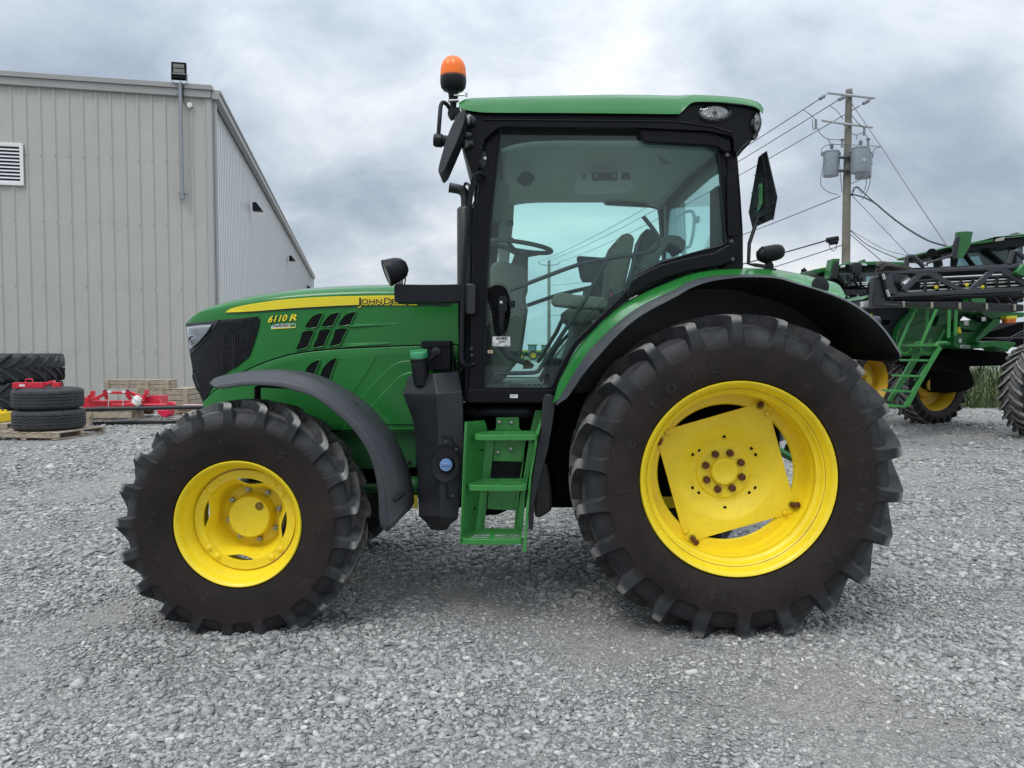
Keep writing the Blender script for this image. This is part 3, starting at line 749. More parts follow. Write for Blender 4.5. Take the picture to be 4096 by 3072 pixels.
mb = MB(); mb.loft(cols); mb.add(cols[0], [tuple(range(len(cols[0])))])
mb.build('hood', GREEN, tractor, sharp=60)
def patch(name, top, bot, x0, x1, off, m, nx=30, ny=8, rim=.0, parent=None):
    """panel laid on the hood side between two photo curves"""
    parent = parent or tractor; mb = MB(); g = []
    for j in range(ny+1):
        g.append([HP(x0+(x1-x0)*i/nx, interp(x0+(x1-x0)*i/nx, top)+(interp(x0+(x1-x0)*i/nx, bot)-interp(x0+(x1-x0)*i/nx, top))*j/ny, off) for i in range(nx+1)])
    mb.loft(g); o = mb.build(name, m, parent, sharp=60)
    if rim: md = o.modifiers.new('t', 'SOLIDIFY'); md.thickness = rim; md.offset = -1 if False else 0; md2 = o.modifiers.new('b', 'BEVEL'); md2.width = .003; md2.segments = 2; md2.limit_method = 'ANGLE'
    return o
def hoodpoly(mb, pix, off, depth):
    a = [Vector(HP(x, y, off)) for x, y in pix]; b = [p+Vector((0, depth, 0)) for p in a]; n = len(a)
    mb.add(a+b, [tuple(range(n))]+[(i, i+n, (i+1) % n+n, (i+1) % n) for i in range(n)])
# lower side panel, slightly proud, its upper edge sweeping up and back
LINE = S2([(811,1613),(850,1575),(930,1515),(1000,1478),(1080,1445),(1180,1418),(1300,1402),(1460,1393),(1680,1384),(1834,1382)])
patch('lower_side_panel', LINE, [(811, 1640), (860, 1700), (1369, 1722), (1834, 1722)], 815, 1834, .008, GREEN, 60, 10, .014)
mb = MB(); mb.tube([HP(x, y-4, .003) for x, y in LINE], .0035, 6); mb.build('panel_seam', DARK, tractor)
PAN2 = S2([(1369,1722),(1432,1604),(1500,1525),(1548,1478),(1578,1455),(1610,1444),(1650,1441),(1740,1441),(1834,1441)], 3)+[(1834,1722)]
mb = MB(); hoodpoly(mb, PAN2, .022, .02); mb.build('rear_side_panel', GREEN, tractor, bevel=.006)
mb = MB(); hoodpoly(mb, S2([(1430,1700),(1470,1640),(1540,1560),(1580,1518),(1604,1500),(1630,1490),(1660,1486),(1740,1486),(1834,1486)], 3)+[(1834,1700)], .030, .02); mb.build('engine_side_panel', GREEN, tractor, bevel=.008)
# bulged cheek below the vents
mb = MB(); hoodpoly(mb, S2([(1340,1432),(1490,1424),(1502,1430),(1480,1470),(1420,1560),(1392,1588),(1310,1545),(1325,1480)], 3), .018, .02); mb.build('cheek_panel', GREEN, tractor, bevel=.008)
# long shallow louvre bulges behind the upper vents
mb = MB(); mb.loft([[HP(1398+(1606-1398)*t, 1299-5*t+dy*(1-.75*t), of*(1-t)) for t in np.linspace(0, 1, 24)] for dy, of in ((-1, -.001), (3, .010), (9, .011), (13, -.001))]); mb.build('hood_crease', GREEN, tractor, sharp=25)
mb = MB(); mb.loft([[HP(1372+(1560-1372)*t, 1389-14*t+dy*(1-.5*t), of*(1-.6*t)*min(1, t*5)) for t in np.linspace(0, 1, 24)] for dy, of in ((-16, -.001), (-3, .009), (0, .009), (3, -.001))]); mb.build('hood_crease', GREEN, tractor, sharp=25)
# black grille, headlight and surround
GT = [(869,1281),(887,1277),(960,1270),(1020,1267),(1031,1267),(1041,1277)]
def hoodfill(mb, pix, off, ny=26, nx=16):
    y0 = min(p[1] for p in pix); y1 = max(p[1] for p in pix); rows = []
    for j in range(ny+1):
        y = y0+.3+(y1-y0-.6)*j/ny; xs = []
        for (xa, ya), (xb, yb) in zip(pix, pix[1:]+pix[:1]):
            if (ya > y) != (yb > y): xs.append(xa+(xb-xa)*(y-ya)/(yb-ya))
        rows.append([HP(min(xs)+(max(xs)-min(xs))*i/nx, y, off) for i in range(nx+1)])
    mb.loft(rows)
mb = MB(); hoodfill(mb, [(760,1420)]+[(790,1398),(825,1362),(860,1318),(878,1279)]+[(960,1270),(1030,1266),(1041,1277),(1030,1330),(1012,1385),(996,1429),(978,1440),(955,1461),(915,1483),(879,1510),(845,1555),(813,1608),(800,1580),(781,1521),(770,1480),(764,1440)], .006)
mb.build('grille_panel', mat('grille_black', (.005, .0055, .007), .25, spec=.25, var=.2, vscale=30, dust=.25, dcol=(.04,.04,.042), dscale=30), tractor, sharp=60)
mb = MB()      # grille mesh ribs seen behind the screen
for i, x in enumerate((885, 893, 930, 938)):
    mb.tube([HP(x, 1340, .0095), HP(x-1, 1480, .0095)], .0018, 5)
mb.build('grille_rib', mat('grille_rib_grey', (.05, .05, .055), .5), tractor)
mb = MB(); hoodpoly(mb, [(742,1293),(800,1289),(876,1279),(868,1296),(845,1332),(810,1372),(775,1406),(760,1420),(752,1372),(745,1325)], .012, .012); hl = mb.build('headlight_surround', BLKG, tractor, bevel=.003)
hle = empty('headlight', HP(780, 1340, 0), tractor)
mb = MB(); hoodpoly(mb, [(747,1308),(790,1302),(846,1298),(825,1331),(792,1369),(760,1397),(753,1360)], .016, .01); mb.build('reflector', mat('headlight_chrome', (.80,.83,.86), .16, metal=.35, bump=.6, bscale=25), hle)
mb = MB(); hoodpoly(mb, [(746,1306),(790,1300),(848,1296),(827,1332),(793,1371),(759,1400),(751,1360)], .026, .004); mb.build('lens', CLEAR, hle, bevel=.002)
mb = MB(); mb.lathe([(.032, 0), (.034, .004), (.026, .006), (.022, 0), (.012, .004), (0, .006)], HP(771, 1360, .018), (-.25, -1, 0), 28); mb.build('projector', mat('proj', (.3, .32, .34), .1, metal=1), hle)
# bumper lug under the grille
mb = MB(); mb.tube(spl([HP(776, 1482, .0), HP(782, 1512, .0), HP(796, 1550, .0), HP(806, 1575, 0)], 4), [.012]*3+[.02]*7+[.012]*3, 8); mb.build('front_bumper_guard', BLK, tractor)
# decals
STR_B = [(901,1250),(960,1248),(1025,1244),(1188,1231),(1351,1222),(1500,1217),(1676,1213),(1804,1213)]
STT = STR_T[:]
patch('hood_stripe', STT, STR_B, 903, 1800, .004, YDEC, 80, 2)
patch('hood_stripe_shadow', STR_B, [(901,1252),(960,1253),(1025,1250),(1188,1237),(1351,1229),(1500,1223),(1676,1221),(1804,1222)], 903, 1804, .0045, mat('decal_black', (.012,.013,.012), .4), 60, 1)
mb = MB()
for k in range(1, 5): mb.tube([HP(x, interp(x, STT)+(interp(x, STR_B)-interp(x, STT))*k/5, .0045) for x in range(920+k*14, 1800, 22)], .0006, 4)
mb.build('stripe_pinstripes', mat('decal_gold', (.62, .50, .02), .4), tractor)
DBK = MAT['decal_black']
for off, dx, m_ in ((.006, 3.5, YDEC), (.008, 0, DBK)):
    mb = MB(); dn = dx
    B0 = 1216.5
    def jd(s, x0, x1, cap, yo=0): put_text(mb, s, x0+dx*.5, B0+yo+dn, x1+dx*.5, cap, lambda a, b: HP(a, b, off), bold=.030 if dx else .006)
    jd('J', 1427, 1444, 29, 1); jd('OHN', 1446, 1527, 22); jd('D', 1536, 1564, 26, 0); jd('EERE', 1566, 1666, 22)
    mb.build('maker_lettering' if not dx else 'maker_lettering_outline', m_, tractor, smooth=False)
mb = MB(); put_text(mb, '6110', 1074, 1292, 1150, 25, lambda a, b: HP(a, b, .004), shear=.35, bold=.05, y1=1284); put_text(mb, 'R', 1159, 1285, 1187, 26, lambda a, b: HP(a, b, .004), shear=.25, bold=.04, y1=1282); mb.build('model_number_shadow', DBK, tractor, smooth=False)
mb = MB(); put_text(mb, '6110', 1072, 1290, 1150, 26, lambda a, b: HP(a, b, .006), shear=.35, bold=.022, y1=1283); put_text(mb, 'R', 1157, 1284, 1187, 26, lambda a, b: HP(a, b, .006), shear=.25, bold=.02, y1=1281); mb.build('model_number', YDEC, tractor, smooth=False)
mb = MB(); hoodpoly(mb, [(1084,1306),(1100,1297),(1160,1294),(1183,1295),(1183,1311),(1085,1317)], .003, .001); mb.build('dealer_sticker', mat('sticker_white', (.62, .66, .62), .4), tractor)
mb = MB(); put_text(mb, 'AGRITEX', 1090, 1308, 1158, 10, lambda a, b: HP(a, b, .0045), shear=.3, bold=.02, y1=1306); mb.build('dealer_lettering', DBK, tractor, smooth=False)
mb = MB(); hoodpoly(mb, [(1160,1297),(1181,1297),(1181,1306),(1160,1307)], .0045, .0005); mb.build('dealer_emblem', mat('sticker_green', (.03, .2, .05), .4), tractor)
mb = MB(); hoodpoly(mb, [(1090,1313),(1183,1308),(1183,1311),(1090,1316)], .0045, .0005); mb.build('dealer_rule', YDEC, tractor)
# vents
def zA(x, y): return (700+.5425*x, 1000+.5425*y)
VENTS = [[(960,575),(985,520),(1030,478),(1090,468),(1070,520),(1045,570)], [(1080,565),(1110,510),(1150,473),(1210,463),(1185,520),(1160,560)], [(1205,558),(1235,500),(1275,467),(1335,458),(1310,510),(1290,552)],
         [(893,737),(920,665),(945,602),(1025,597),(1005,655),(985,708),(970,722)], [(1015,720),(1045,650),(1070,590),(1148,586),(1125,645),(1105,698),(1090,712)], [(1138,708),(1165,645),(1185,585),(1270,580),(1245,640),(1225,688),(1200,702)],
         [(945,930),(957,895),(975,860),(1010,828),(1068,812),(1045,880),(1015,945)], [(1055,965),(1072,915),(1090,870),(1140,815),(1195,800),(1160,895),(1125,985)]]
for k, vn in enumerate(VENTS):
    pix = [zA(*q) for q in vn]; ve = empty('hood_vent', HP(*pix[0], 0), tractor); o_ = .003 if k < 6 else .020
    mb = MB(); hoodpoly(mb, pix, o_, .002); mb.build('vent_opening', mat('vent_black', (.003,.003,.004), .8, spec=.05), ve)
    mb = MB(); mb.tube([HP(x, y, o_+.002) for x, y in S2(pix, 3, True)], .0045, 6, closed=True); mb.build('vent_edge', GREEN, ve)
    xs_ = [p[0] for p in pix]; ys_ = [p[1] for p in pix]; mb = MB()
    def inside(x, y):
        c = False
        for (x1, y1), (x2, y2) in zip(pix, pix[1:]+pix[:1]):
            if (y1 > y) != (y2 > y) and x < (x2-x1)*(y-y1)/(y2-y1)+x1: c = not c
        return c
    y0_ = min(ys_)-60
    while y0_ < max(ys_)+5:
        seg = [(x, y0_+(x-min(xs_))*.85) for x in np.arange(min(xs_), max(xs_), 1.0)]
        seg = [q for q in seg if inside(*q)]
        if len(seg) > 4: mb.tube([HP(*seg[0], o_+.002), HP(*seg[-1], o_+.002)], .0011, 5)
        y0_ += 6.2
    mb.build('vent_slats', mat('slat_grey', (.020, .022, .024), .5, spec=.25), ve)
mb = MB(); hoodpoly(mb, [zA(*q) for q in [(840,915),(860,870),(890,845),(965,825),(935,925)]], .012, .004); mb.build('blank_vent', GREEN, tractor, bevel=.004)
mb = MB(); hoodpoly(mb, [zA(*q) for q in [(480,918),(560,890),(692,865),(670,905),(560,930)]], .012, .004); mb.build('blank_vent', GREEN, tractor, bevel=.004)
# frame, axle, engine underside
CH = mat('chassis_green', (.010, .10, .022), .5, var=.2, vscale=4, dust=.3, dcol=(.05,.09,.05), dscale=6)
mb = MB(); mb.prism([(1190,1726),(1668,1726),(1668,1870),(1600,1880),(1440,1876),(1380,1840),(1200,1840)], 4.72, 5.5); mb.build('front_frame', CH, tractor, bevel=.01)
mb = MB(); mb.prism([(1360,1724),(1664,1724),(1664,1730),(1360,1730)], 4.70, 4.72); mb.build('frame_edge', GREEN2, tractor)
mb = MB()
for x, y in ((1638, 1850), (1560, 1842)): hexbolt(mb, P(x, y, 4.715), .012, .008)
mb.build('frame_bolt', BLK, tractor)
ax_ = MB(); ax_.cyl((FWX, 4.4, .60), (FWX, 5.84, .60), .11, 20); ax_.lathe([(.0,-.2),(.16,-.16),(.20,0),(.16,.16),(0,.2)], (FWX+.02, YC, .58), (1,0,0), 20); ax_.cyl((FWX, 4.42, .60), (FWX, 4.56, .60), .17, 24, .13); ax_.cyl((FWX,5.82,.60),(FWX,5.68,.60),.17,24,.13); ax_.build('front_axle', CH, tractor)
mb = MB(); q = Vector(P(1655, 1948, 4.75)); mb.lathe([(0,-.075),(.045,-.065),(.068,-.03),(.072,.0),(.068,.03),(.045,.065),(0,.075)], q, (1,0,0), 20); mb.cyl(q, (FWX+.1, 4.75, .66), .03, 12); mb.build('steering_cylinder', CH, tractor)
mb = MB(); mb.bb(q.x+.01, q.x+.035, 4.66, 4.68, q.z-.12, q.z-.04); mb.build('warning_tag', YDEC, tractor)
mb = MB(); mb.bb(-1.75, -.55, 4.86, 5.38, .62, 1.35); mb.bb(-.6, .9, 4.84, 5.40, .52, 1.30); mb.bb(.85, 1.75, 4.80, 5.44, .60, 1.30); mb.bb(-2.15, -1.7, 4.9, 5.34, .75, 1.1); mb.build('transmission_housing', DARK, tractor, bevel=.02)
mb = MB(); mb.cyl((RWX, 4.45, RWZ), (RWX, 5.79, RWZ), .16, 24); mb.cyl((RWX, 4.36, RWZ), (RWX, 4.62, RWZ), .24, 32, .19); mb.cyl((RWX, 5.88, RWZ), (RWX, 5.62, RWZ), .24, 32, .19); mb.build('rear_axle', mat('axle_green', (.012,.10,.022), .5, var=.2), tractor)
mb = MB()
mb.prism([(2208,1600),(2330,1600),(2330,2006),(2208,2006)], 4.62, 4.9); mb.prism([(1880,1640),(2215,1640),(2208,1960),(1990,2062),(1880,2066)], 4.70, 5.0); mb.build('underside_shield', DARK, tractor, bevel=.02)
# rear hitch, glimpsed through the wheel opening
mb = MB(); mb.tube([(1.75,4.7,.95),(2.35,4.65,.62)], .03, 8); mb.tube([(1.9,4.7,1.25),(2.25,4.65,.66)], .022, 8); mb.build('lift_arm', GREEN2, tractor); mb = MB(); mb.tube([(1.75,5.54,.95),(2.35,5.59,.62)], .03, 8); mb.build('lift_arm', GREEN2, tractor)
# ---------------------------------------------------------------- front fenders
FT = [(843,1530),(850,1520),(892,1508),(979,1494),(1051,1490),(1123,1493),(1196,1505),(1268,1532),(1340,1572),(1413,1624),(1471,1680),(1529,1756),(1572,1834),(1604,1921),(1621,2000),(1624,2051)]
FB = [(845,1540),(856,1548),(892,1553),(979,1541),(1051,1541),(1123,1548),(1196,1566),(1268,1595),(1340,1650),(1413,1718),(1471,1805),(1500,1892),(1514,1979),(1518,2080),(1529,2112),(1550,2129)]
n = 60
ft = resample([P(x, y, 4.17) for x, y in S2(FT, 4)], n); fb = resample([P(x, y, 4.07) for x, y in S2(FB, 4)], n)
# near-vertical lip, rounded shoulder, then the sheet running back over the tyre
rings = [fb, [a.lerp(b, .5)+Vector((0, -.012, 0)) for a, b in zip(fb, ft)], [a.lerp(b, .85)+Vector((0, -.006, 0)) for a, b in zip(fb, ft)], ft]
cen = Vector((FWX, 0, FWZ))
def outw(p, k): d = Vector((p.x-cen.x, 0, p.z-cen.z)).normalized(); return Vector((p.x, p.y, p.z))+d*k
rings += [[outw(p, .008)+Vector((0, .05, 0)) for p in ft], [outw(p, .012)+Vector((0, .18, 0)) for p in ft], [outw(p, .004)+Vector((0, .30, 0)) for p in ft], [outw(p, -.03)+Vector((0, .345, 0)) for p in ft]]
mb = MB(); mb.loft(rings); ffo = mb.build('front_fender', GRYP, tractor, sharp=50, solid=.007)
# flap hanging down behind the wheel
mb = MB(); mb.tube([p+Vector((0, -.010, 0)) for p in resample([fb[i].lerp(ft[i], .28) for i in range(n)], 60)], .004, 6); fr_ = mb.build('fender_bead', GRYP, tractor)
mb = MB()
def FP(px, py, dY=0): return Vector(P(px, py, 4.17+dY))
mb.tube([FP(*q, .06) for q in ell(1350, 1585, 31, 11, 20, 33)], .004, 6, closed=True); mb.add(*(lambda v: (v, [(0,1,2,3),(4,5,6,7),(0,1,5,4),(1,2,6,5),(2,3,7,6),(3,0,4,7)]))([FP(1384,1630,.03),FP(1420,1612,.05),FP(1436,1625,.05),FP(1398,1642,.03),FP(1384,1624,.03),FP(1420,1606,.05),FP(1436,1619,.05),FP(1398,1636,.03)]))
fpad = mb.build('fender_pad', BLK, tractor)
mb = MB(); c1 = FP(1594, 1995, -.035); c2 = FP(1616,1975,-.02)
mb.tube([FP(1580,2000,-.05), FP(1616,1968,-.02)], .014, 8); hexbolt(mb, FP(1582,2000,-.06), .010, .012); hexbolt(mb, FP(1612,1972,-.045), .010, .012); fcl = mb.build('fender_clip', BLK, tractor)
mb = MB(); mb.tube([P(1030, 1550, 4.38), P(1030, 1640, 4.42), (FWX+.1, 4.5, .95)], .02, 8); mb.tube([P(1030, 1540, 4.35), P(1200, 1548, 4.35)], .015, 8); fbr = mb.build('fender_bracket', BLK, tractor)
for o in (ffo, fr_, fpad, fcl, fbr): mirror_mesh(o)
# ---------------------------------------------------------------- rear fenders
GIN = [(2226,1609,4.20),(2231,1541,4.22),(2260,1478,4.23),(2308,1397,4.24),(2380,1315,4.25),(2477,1228,4.26),(2573,1170,4.28),(2700,1115,4.30),(2764,1090,4.32),(2848,1078,4.34),(2975,1073,4.38),(3101,1079,4.42),(3192,1096,4.44),(3282,1117,4.42),(3342,1132,4.38),(3367,1156,4.30),(3382,1196,4.16)]
GMI = [(2221,1616),(2236,1594),(2284,1512),(2332,1435),(2380,1377),(2477,1286),(2573,1218),(2700,1158),(2764,1124),(2848,1105),(2975,1099),(3100,1105),(3192,1135),(3282,1162),(3373,1196)]
LIP = [(2228,1620),(2245,1606),(2274,1584),(2332,1498),(2380,1440),(2477,1334),(2573,1257),(2700,1189),(2764,1152),(2848,1124),(2933,1112),(2975,1109),(3100,1112),(3192,1137),(3282,1164),(3373,1199),(3440,1238),(3498,1283),(3543,1333),(3578,1384),(3601,1422),(3596,1440),(3578,1448)]
n = 90
gi = resample(spl([P(x, y, Y) for x, y, Y in GIN], 5), n); gm = resample(spl([P(x, y, 4.10) for x, y in GMI], 5), n)
# crest between them bulges outward from the wheel
rc = Vector((RWX, 0, RWZ))
def ow(p, k): d = Vector((p.x-rc.x, 0, p.z-rc.z)).normalized(); return Vector(p)+d*k
rg = [gm]+[[ow(a.lerp(b, t), .018*math.sin(math.pi*t)) for a, b in zip(gm, gi)] for t in (.2, .4, .6, .8)]+[gi]
mb = MB(); mb.loft(rg)
mb.loft([gi, [ow(p, -.01)+Vector((0, .25, 0)) for p in gi], [ow(p, -.03)+Vector((0, .5, 0)) for p in gi]])
rf_ = mb.build('rear_fender', [GREENW if False else GREEN], tractor, sharp=50)
# worn paint patch at the rear end of the fender
mb = MB(); sl_ = slice(int(n*.82), n); mb.loft([[q+Vector((0, -.003, .001)) for q in r[sl_]] for r in rg]); wp = mb.build('worn_fender_paint', GREENW, tractor, sharp=60)
lipc = [Vector(P(x, y, 4.00)) for x, y in S2(LIP, 5)]
lp = resample(lipc, 110)
# rubber extension: lip edge back to the green edge
gm2 = [Vector(P(x, y, 4.10)) for x, y in S2(GMI+[(3440,1232),(3498,1277),(3543,1328),(3578,1379),(3598,1418),(3592,1437),(3575,1445)], 5)]
# pair points by lip parameter so the band stays even
gm2 = resample(gm2, 110)
mb = MB(); mb.loft([lp, [a.lerp(b, .45)+Vector((0, -.015, .004)) for a, b in zip(lp, gm2)], [ow(p, .001)+Vector((0, -.004, 0)) for p in gm2]])
lipo = mb.build('fender_lip', GRYP, tractor, sharp=60)
mb = MB(); mb.loft([lp, [p+Vector((0, .012, -.004)) for p in lp], [ow(p, .012)+Vector((0, .10, 0)) for p in lp], [ow(p, .014)+Vector((0, .55, 0)) for p in lp], [ow(p, .0)+Vector((0, .74, 0)) for p in lp]])
UN = mat('wheelarch_black', (.010, .010, .011), .38, var=.3, vscale=3, dust=.25, dcol=(.05,.042,.036), dscale=3)
und = mb.build('wheel_arch', UN, tractor, sharp=60)
bk = [Vector((p.x, 4.74, p.z)) for p in lp]
mb = MB(); mb.add(bk, [tuple(range(len(bk)))]); wa = mb.build('wheel_arch_wall', UN, tractor, smooth=False)
mb = MB(); mb.lathe([(.05, 0), (.05, .004), (.045, .006), (0, .006)], P(3281, 1142, 4.12), (.1, -1, .2), 28); plug = mb.build('fender_plug', BLK, tractor)
mb = MB(); mb.extr([P(2212,1440,4.45),P(2300,1440,4.45),P(2300,1640,4.45),P(2212,1640,4.45)], (0,.3,0)); ifn = mb.build('inner_arch', DARK, tractor, bevel=.01)
for o in (rf_, lipo, und, wa, ifn): mirror_mesh(o)
# tail lamp seen past the lip
mb = MB(); mb.lathe([(.03, 0), (.034, .02), (.026, .045), (0, .05)], P(3488, 1288, 4.5), (1, -.2, .2), 20); mb.build('tail_lamp', GRYP, tractor)
# ================================================================ cab
BLKD = mat('door_black', (.0045, .005, .0075), .34, spec=.2, var=.15, vscale=4)
CY = 4.25; FY = 2*YC-CY     # near and far side planes
RG = S2([(1836,430),(1846,418),(1862,409),(1890,404),(1930,402),(2100,396),(2400,389),(2493,388),(2710,392),(2879,400),(2975,411),(3023,424),(3045,441),(3050,455)], 5)     # roof silhouette
RL = S2([(1836,431),(1855,438),(1882,443),(1930,449),(2027,451),(2300,452),(2493,454),(2705,456),(2722,451),(2744,430),(2763,414),(2787,407),(2879,408),(2975,417),(3023,429),(3044,446),(3050,457)], 5)   # lower edge of the green shell
n = 100
top = [P(x, interp(x, RG), 4.42) for x, _ in RG]; 
xs_ = np.linspace(1836, 3050, n)
ring = lambda tab, Y: [Vector(P(x, interp(x, tab), Y)) for x in xs_]
r0 = ring(RL, 4.16); r2 = ring(RG, 4.36)
for q, r in zip(r0, r2): r.x = q.x*.35+r.x*.65
mid = [Vector((a.x*.6+b.x*.4, a.y+.03, a.z+(b.z-a.z)*.55)) for a, b in zip(r0, r2)]
mid2 = [Vector((a.x*.3+b.x*.7, a.y+.10, a.z+(b.z-a.z)*.87)) for a, b in zip(r0, r2)]
c1 = [Vector((b.x*.97+.03*.6, YC-.3, b.z+.035)) for b in r2]; c2 = [Vector((b.x*.96+.04*.6, YC, b.z+.045)) for b in r2]
half = [r0, mid, mid2, r2, c1, c2]
full = half+[[Vector((p.x, 2*YC-p.y, p.z)) for p in r] for r in half[-2::-1]]
mb = MB(); mb.loft(full); mb.build('roof', GREEN, tractor, sharp=60)
# black roof body under the shell (fascia), one solid across the cab
FAS = [(1848,437),(1882,445),(1930,451),(2300,454),(2705,458),(2724,453),(2746,433),(2765,416),(2787,409),(2879,410),(2975,419),(3023,431),(3042,448),(3046,470),(3040,500),(3024,528),(2996,566),(2975,585),(2948,622),(2937,600),(2937,560),(2925,545),(2835,525),(2560,512),(2003,507),(1990,512),(1965,530),(1935,560),(1912,640),(1900,720),(1893,715),(1880,690),(1864,640),(1846,590),(1838,545),(1846,500),(1850,462)]
mb = MB(); poly = [Vector(P(x, y, 4.20)) for x, y in FAS]
k = len(poly); inset = []
def cab_extr(mb, poly, y0, y1, rnd=.03):
    c = sum(poly, Vector())/len(poly)
    a = [Vector((p.x, y0+rnd, p.z)) for p in poly]; b = [Vector((c.x+(p.x-c.x)*.992, y0, c.z+(p.z-c.z)*.97)) for p in poly]
    a2 = [Vector((p.x, y1, p.z)) for p in a]
    mb.loft([b, a, a2], True, True)
cab_extr(mb, poly, 4.19, 2*YC-4.19); mb.build('roof_fascia', BLKD, tractor, sharp=40)
# gutter line moulding
mb = MB(); mb.tube([P(x, y, 4.185) for x, y in ((1935,476),(2300,480),(2700,484),(2850,505),(2930,530))], .006, 6); mb.build('fascia_moulding', BLKG, tractor)
# roof lamps
def oval_lamp(name, c, axis, rx, ry, up=(0,0,1)):
    e_ = empty(name, c, tractor); ax = Vector(axis).normalized(); a = Vector(up).cross(ax).normalized(); b = ax.cross(a)
    def rg_(s, h): return [Vector(c)+a*rx*s*math.cos(t)+b*ry*s*math.sin(t)+ax*h for t in [2*math.pi*i/32 for i in range(32)]]
    mb = MB(); mb.loft([rg_(1.16, -.02), rg_(1.14, .008), rg_(1.02, .012), rg_(1.0, .002)], True); mb.build('bezel', BLKG, e_)
    mb = MB(); mb.loft([rg_(1.0, .0), rg_(.9, .004), rg_(.5, .001), rg_(.12, -.002), rg_(.001, -.002)], True); mb.build('reflector', LENS, e_)
    mb = MB(); 
    for s in np.linspace(-.8, .8, 13):
        hh = math.sqrt(1-s*s)*.95; mb.tube([Vector(c)+a*rx*s+b*ry*t*hh+ax*.006 for t in (-1, 0, 1)], .0016, 4)
    mb.build('lens_ribs', mat('rib_glass', (.5,.52,.53), .2), e_)
    mb = MB(); mb.lathe([(.012, .012), (.009, .016), (0, .016)], Vector(c), ax, 14); mb.build('bulb', mat('bulb_grey', (.12,.12,.12), .3), e_)
    mb = MB(); mb.loft([rg_(1.01, .009), rg_(.8, .020), rg_(.4, .027), rg_(.001, .029)], True); mb.build('lens', CLEAR, e_)
    return e_
oval_lamp('work_light', P(2858, 453, 4.188), (0, -1, 0), .081, .043)
oval_lamp('work_light', P(3025, 492, 4.183), (.50, -.86, -.05), .027, .050)
oval_lamp('work_light', P(3015, 536, 4.24), (.50, -.86, -.15), .018, .030)
oval_lamp('work_light', P(1870, 484, 4.183), (-.75, -.66, -.1), .040, .036)
oval_lamp('work_light', P(1862, 541, 4.183), (-.75, -.66, -.1), .026, .020)
oval_lamp('work_light', P(1866, 575, 4.183), (-.75, -.66, -.1), .030, .028)
mb = MB(); mb.prism([(2940,600),(2949,632),(2975,600),(3000,575),(3030,530),(3044,480),(3040,455),(2990,450),(2950,520)], 4.28, 4.75); mb.build('rear_lamp_pod', BLK, tractor, bevel=.02)
# door frame: outer outline to inner (glass) outline, matched points
OUT = [(1872,1606),(1879,1500),(1886,1131),(1893,900),(1915,730),(1935,600),(1955,512),(2003,500),(2300,505),(2560,510),(2700,515),(2850,528),(2900,560),(2916,640),(2918,760),(2925,900),(2932,985),(2900,1025),(2780,1052),(2640,1100),(2545,1150),(2500,1205),(2390,1300),(2310,1382),(2268,1460),(2240,1530),(2215,1575),(2172,1610)]
INN = [(1936,1551),(1937,1480),(1946,1130),(1960,900),(1978,730),(1992,600),(1999,520),(2010,511),(2300,516),(2560,522),(2700,524),(2836,588),(2872,598),(2880,640),(2888,760),(2900,900),(2905,972),(2880,985),(2762,1015),(2640,1052),(2548,1100),(2503,1170),(2376,1292),(2298,1370),(2252,1450),(2222,1515),(2207,1545),(2190,1553)]
def frame_between(mb, o_, i_, y0, y1):
    a = [Vector(P(x, y, y0)) for x, y in o_]; b = [Vector(P(x, y, y0)) for x, y in i_]
    D = Vector((0, y1-y0, 0)); mb.loft([a, b, [p+D for p in b], [p+D for p in a], a], True)
mb = MB(); frame_between(mb, OUT, INN, CY, CY+.05); dfr = mb.build('door_frame', BLKD, tractor, bevel=.005)
mb = MB(); mb.tube([P(x, y, CY-.002) for x, y in INN], .006, 6, closed=True); dsl = mb.build('door_seal', BLK, tractor)
gp = [Vector(P(x, y, CY+.02)) for x, y in INN]; c_ = sum(gp, Vector())/len(gp); gp = [p+(p-c_).normalized()*.012 for p in gp]
mb = MB(); mb.extr(gp, (0, .004, 0)); dgl = mb.build('door_glass', GLASS, tractor, smooth=False)
# ceramic black border dots are read as a soft dark edge: a narrow band just inside the seal
# rear trims
TRU = [(2548,511),(2700,514),(2864,527),(2898,546),(2927,556),(2933,606),(2903,612),(2874,592),(2845,584),(2589,570),(2575,562)]
mb = MB(); mb.prism(TRU, CY-.035, CY+.02); tr1 = mb.build('upper_trim', BLKD, tractor, bevel=.012, seg=3)
TRL = [(2511,1166),(2524,1126),(2553,1101),(2638,1059),(2722,1037),(2806,1019),(2861,1008),(2882,995),(2912,978),(2935,972),(2952,974),(2952,1022),(2940,1040),(2925,1046),(2895,1062),(2848,1070),(2764,1084),(2680,1108),(2595,1142),(2520,1190),(2508,1196)]
mb = MB(); mb.prism(TRL, CY-.045, CY+.03); tr2 = mb.build('lower_trim', BLKD, tractor, bevel=.014, seg=3)
# rear corner pillar
mb = MB(); mb.prism([(2925,556),(2944,560),(2953,637),(2965,782),(2974,927),(2975,1074),(2960,1080),(2850,1082),(2900,1060),(2926,1000),(2920,900),(2914,760),(2908,640),(2902,585)], CY-.015, CY+.16); pil = mb.build('rear_pillar', BLKD, tractor, bevel=.012, seg=3)
mb = MB(); mb.prism([(2907,700),(2950,700),(2966,927),(2950,945),(2912,945)], CY-.022, CY-.012); pil2 = mb.build('pillar_panel', BLKD, tractor, bevel=.005)
mb = MB()
for x, y in ((2908,621),(2925,966),(2930,1038)):
    mb.lathe([(.020,0),(.020,.012)], P(x, y, CY-.03), (0,-1,0), 16); hexbolt(mb, P(x, y, CY-.042), .012, .008)
hin = mb.build('hinge_bolt', mat('dark_bolt', (.09,.09,.09), .35, metal=.6), tractor)
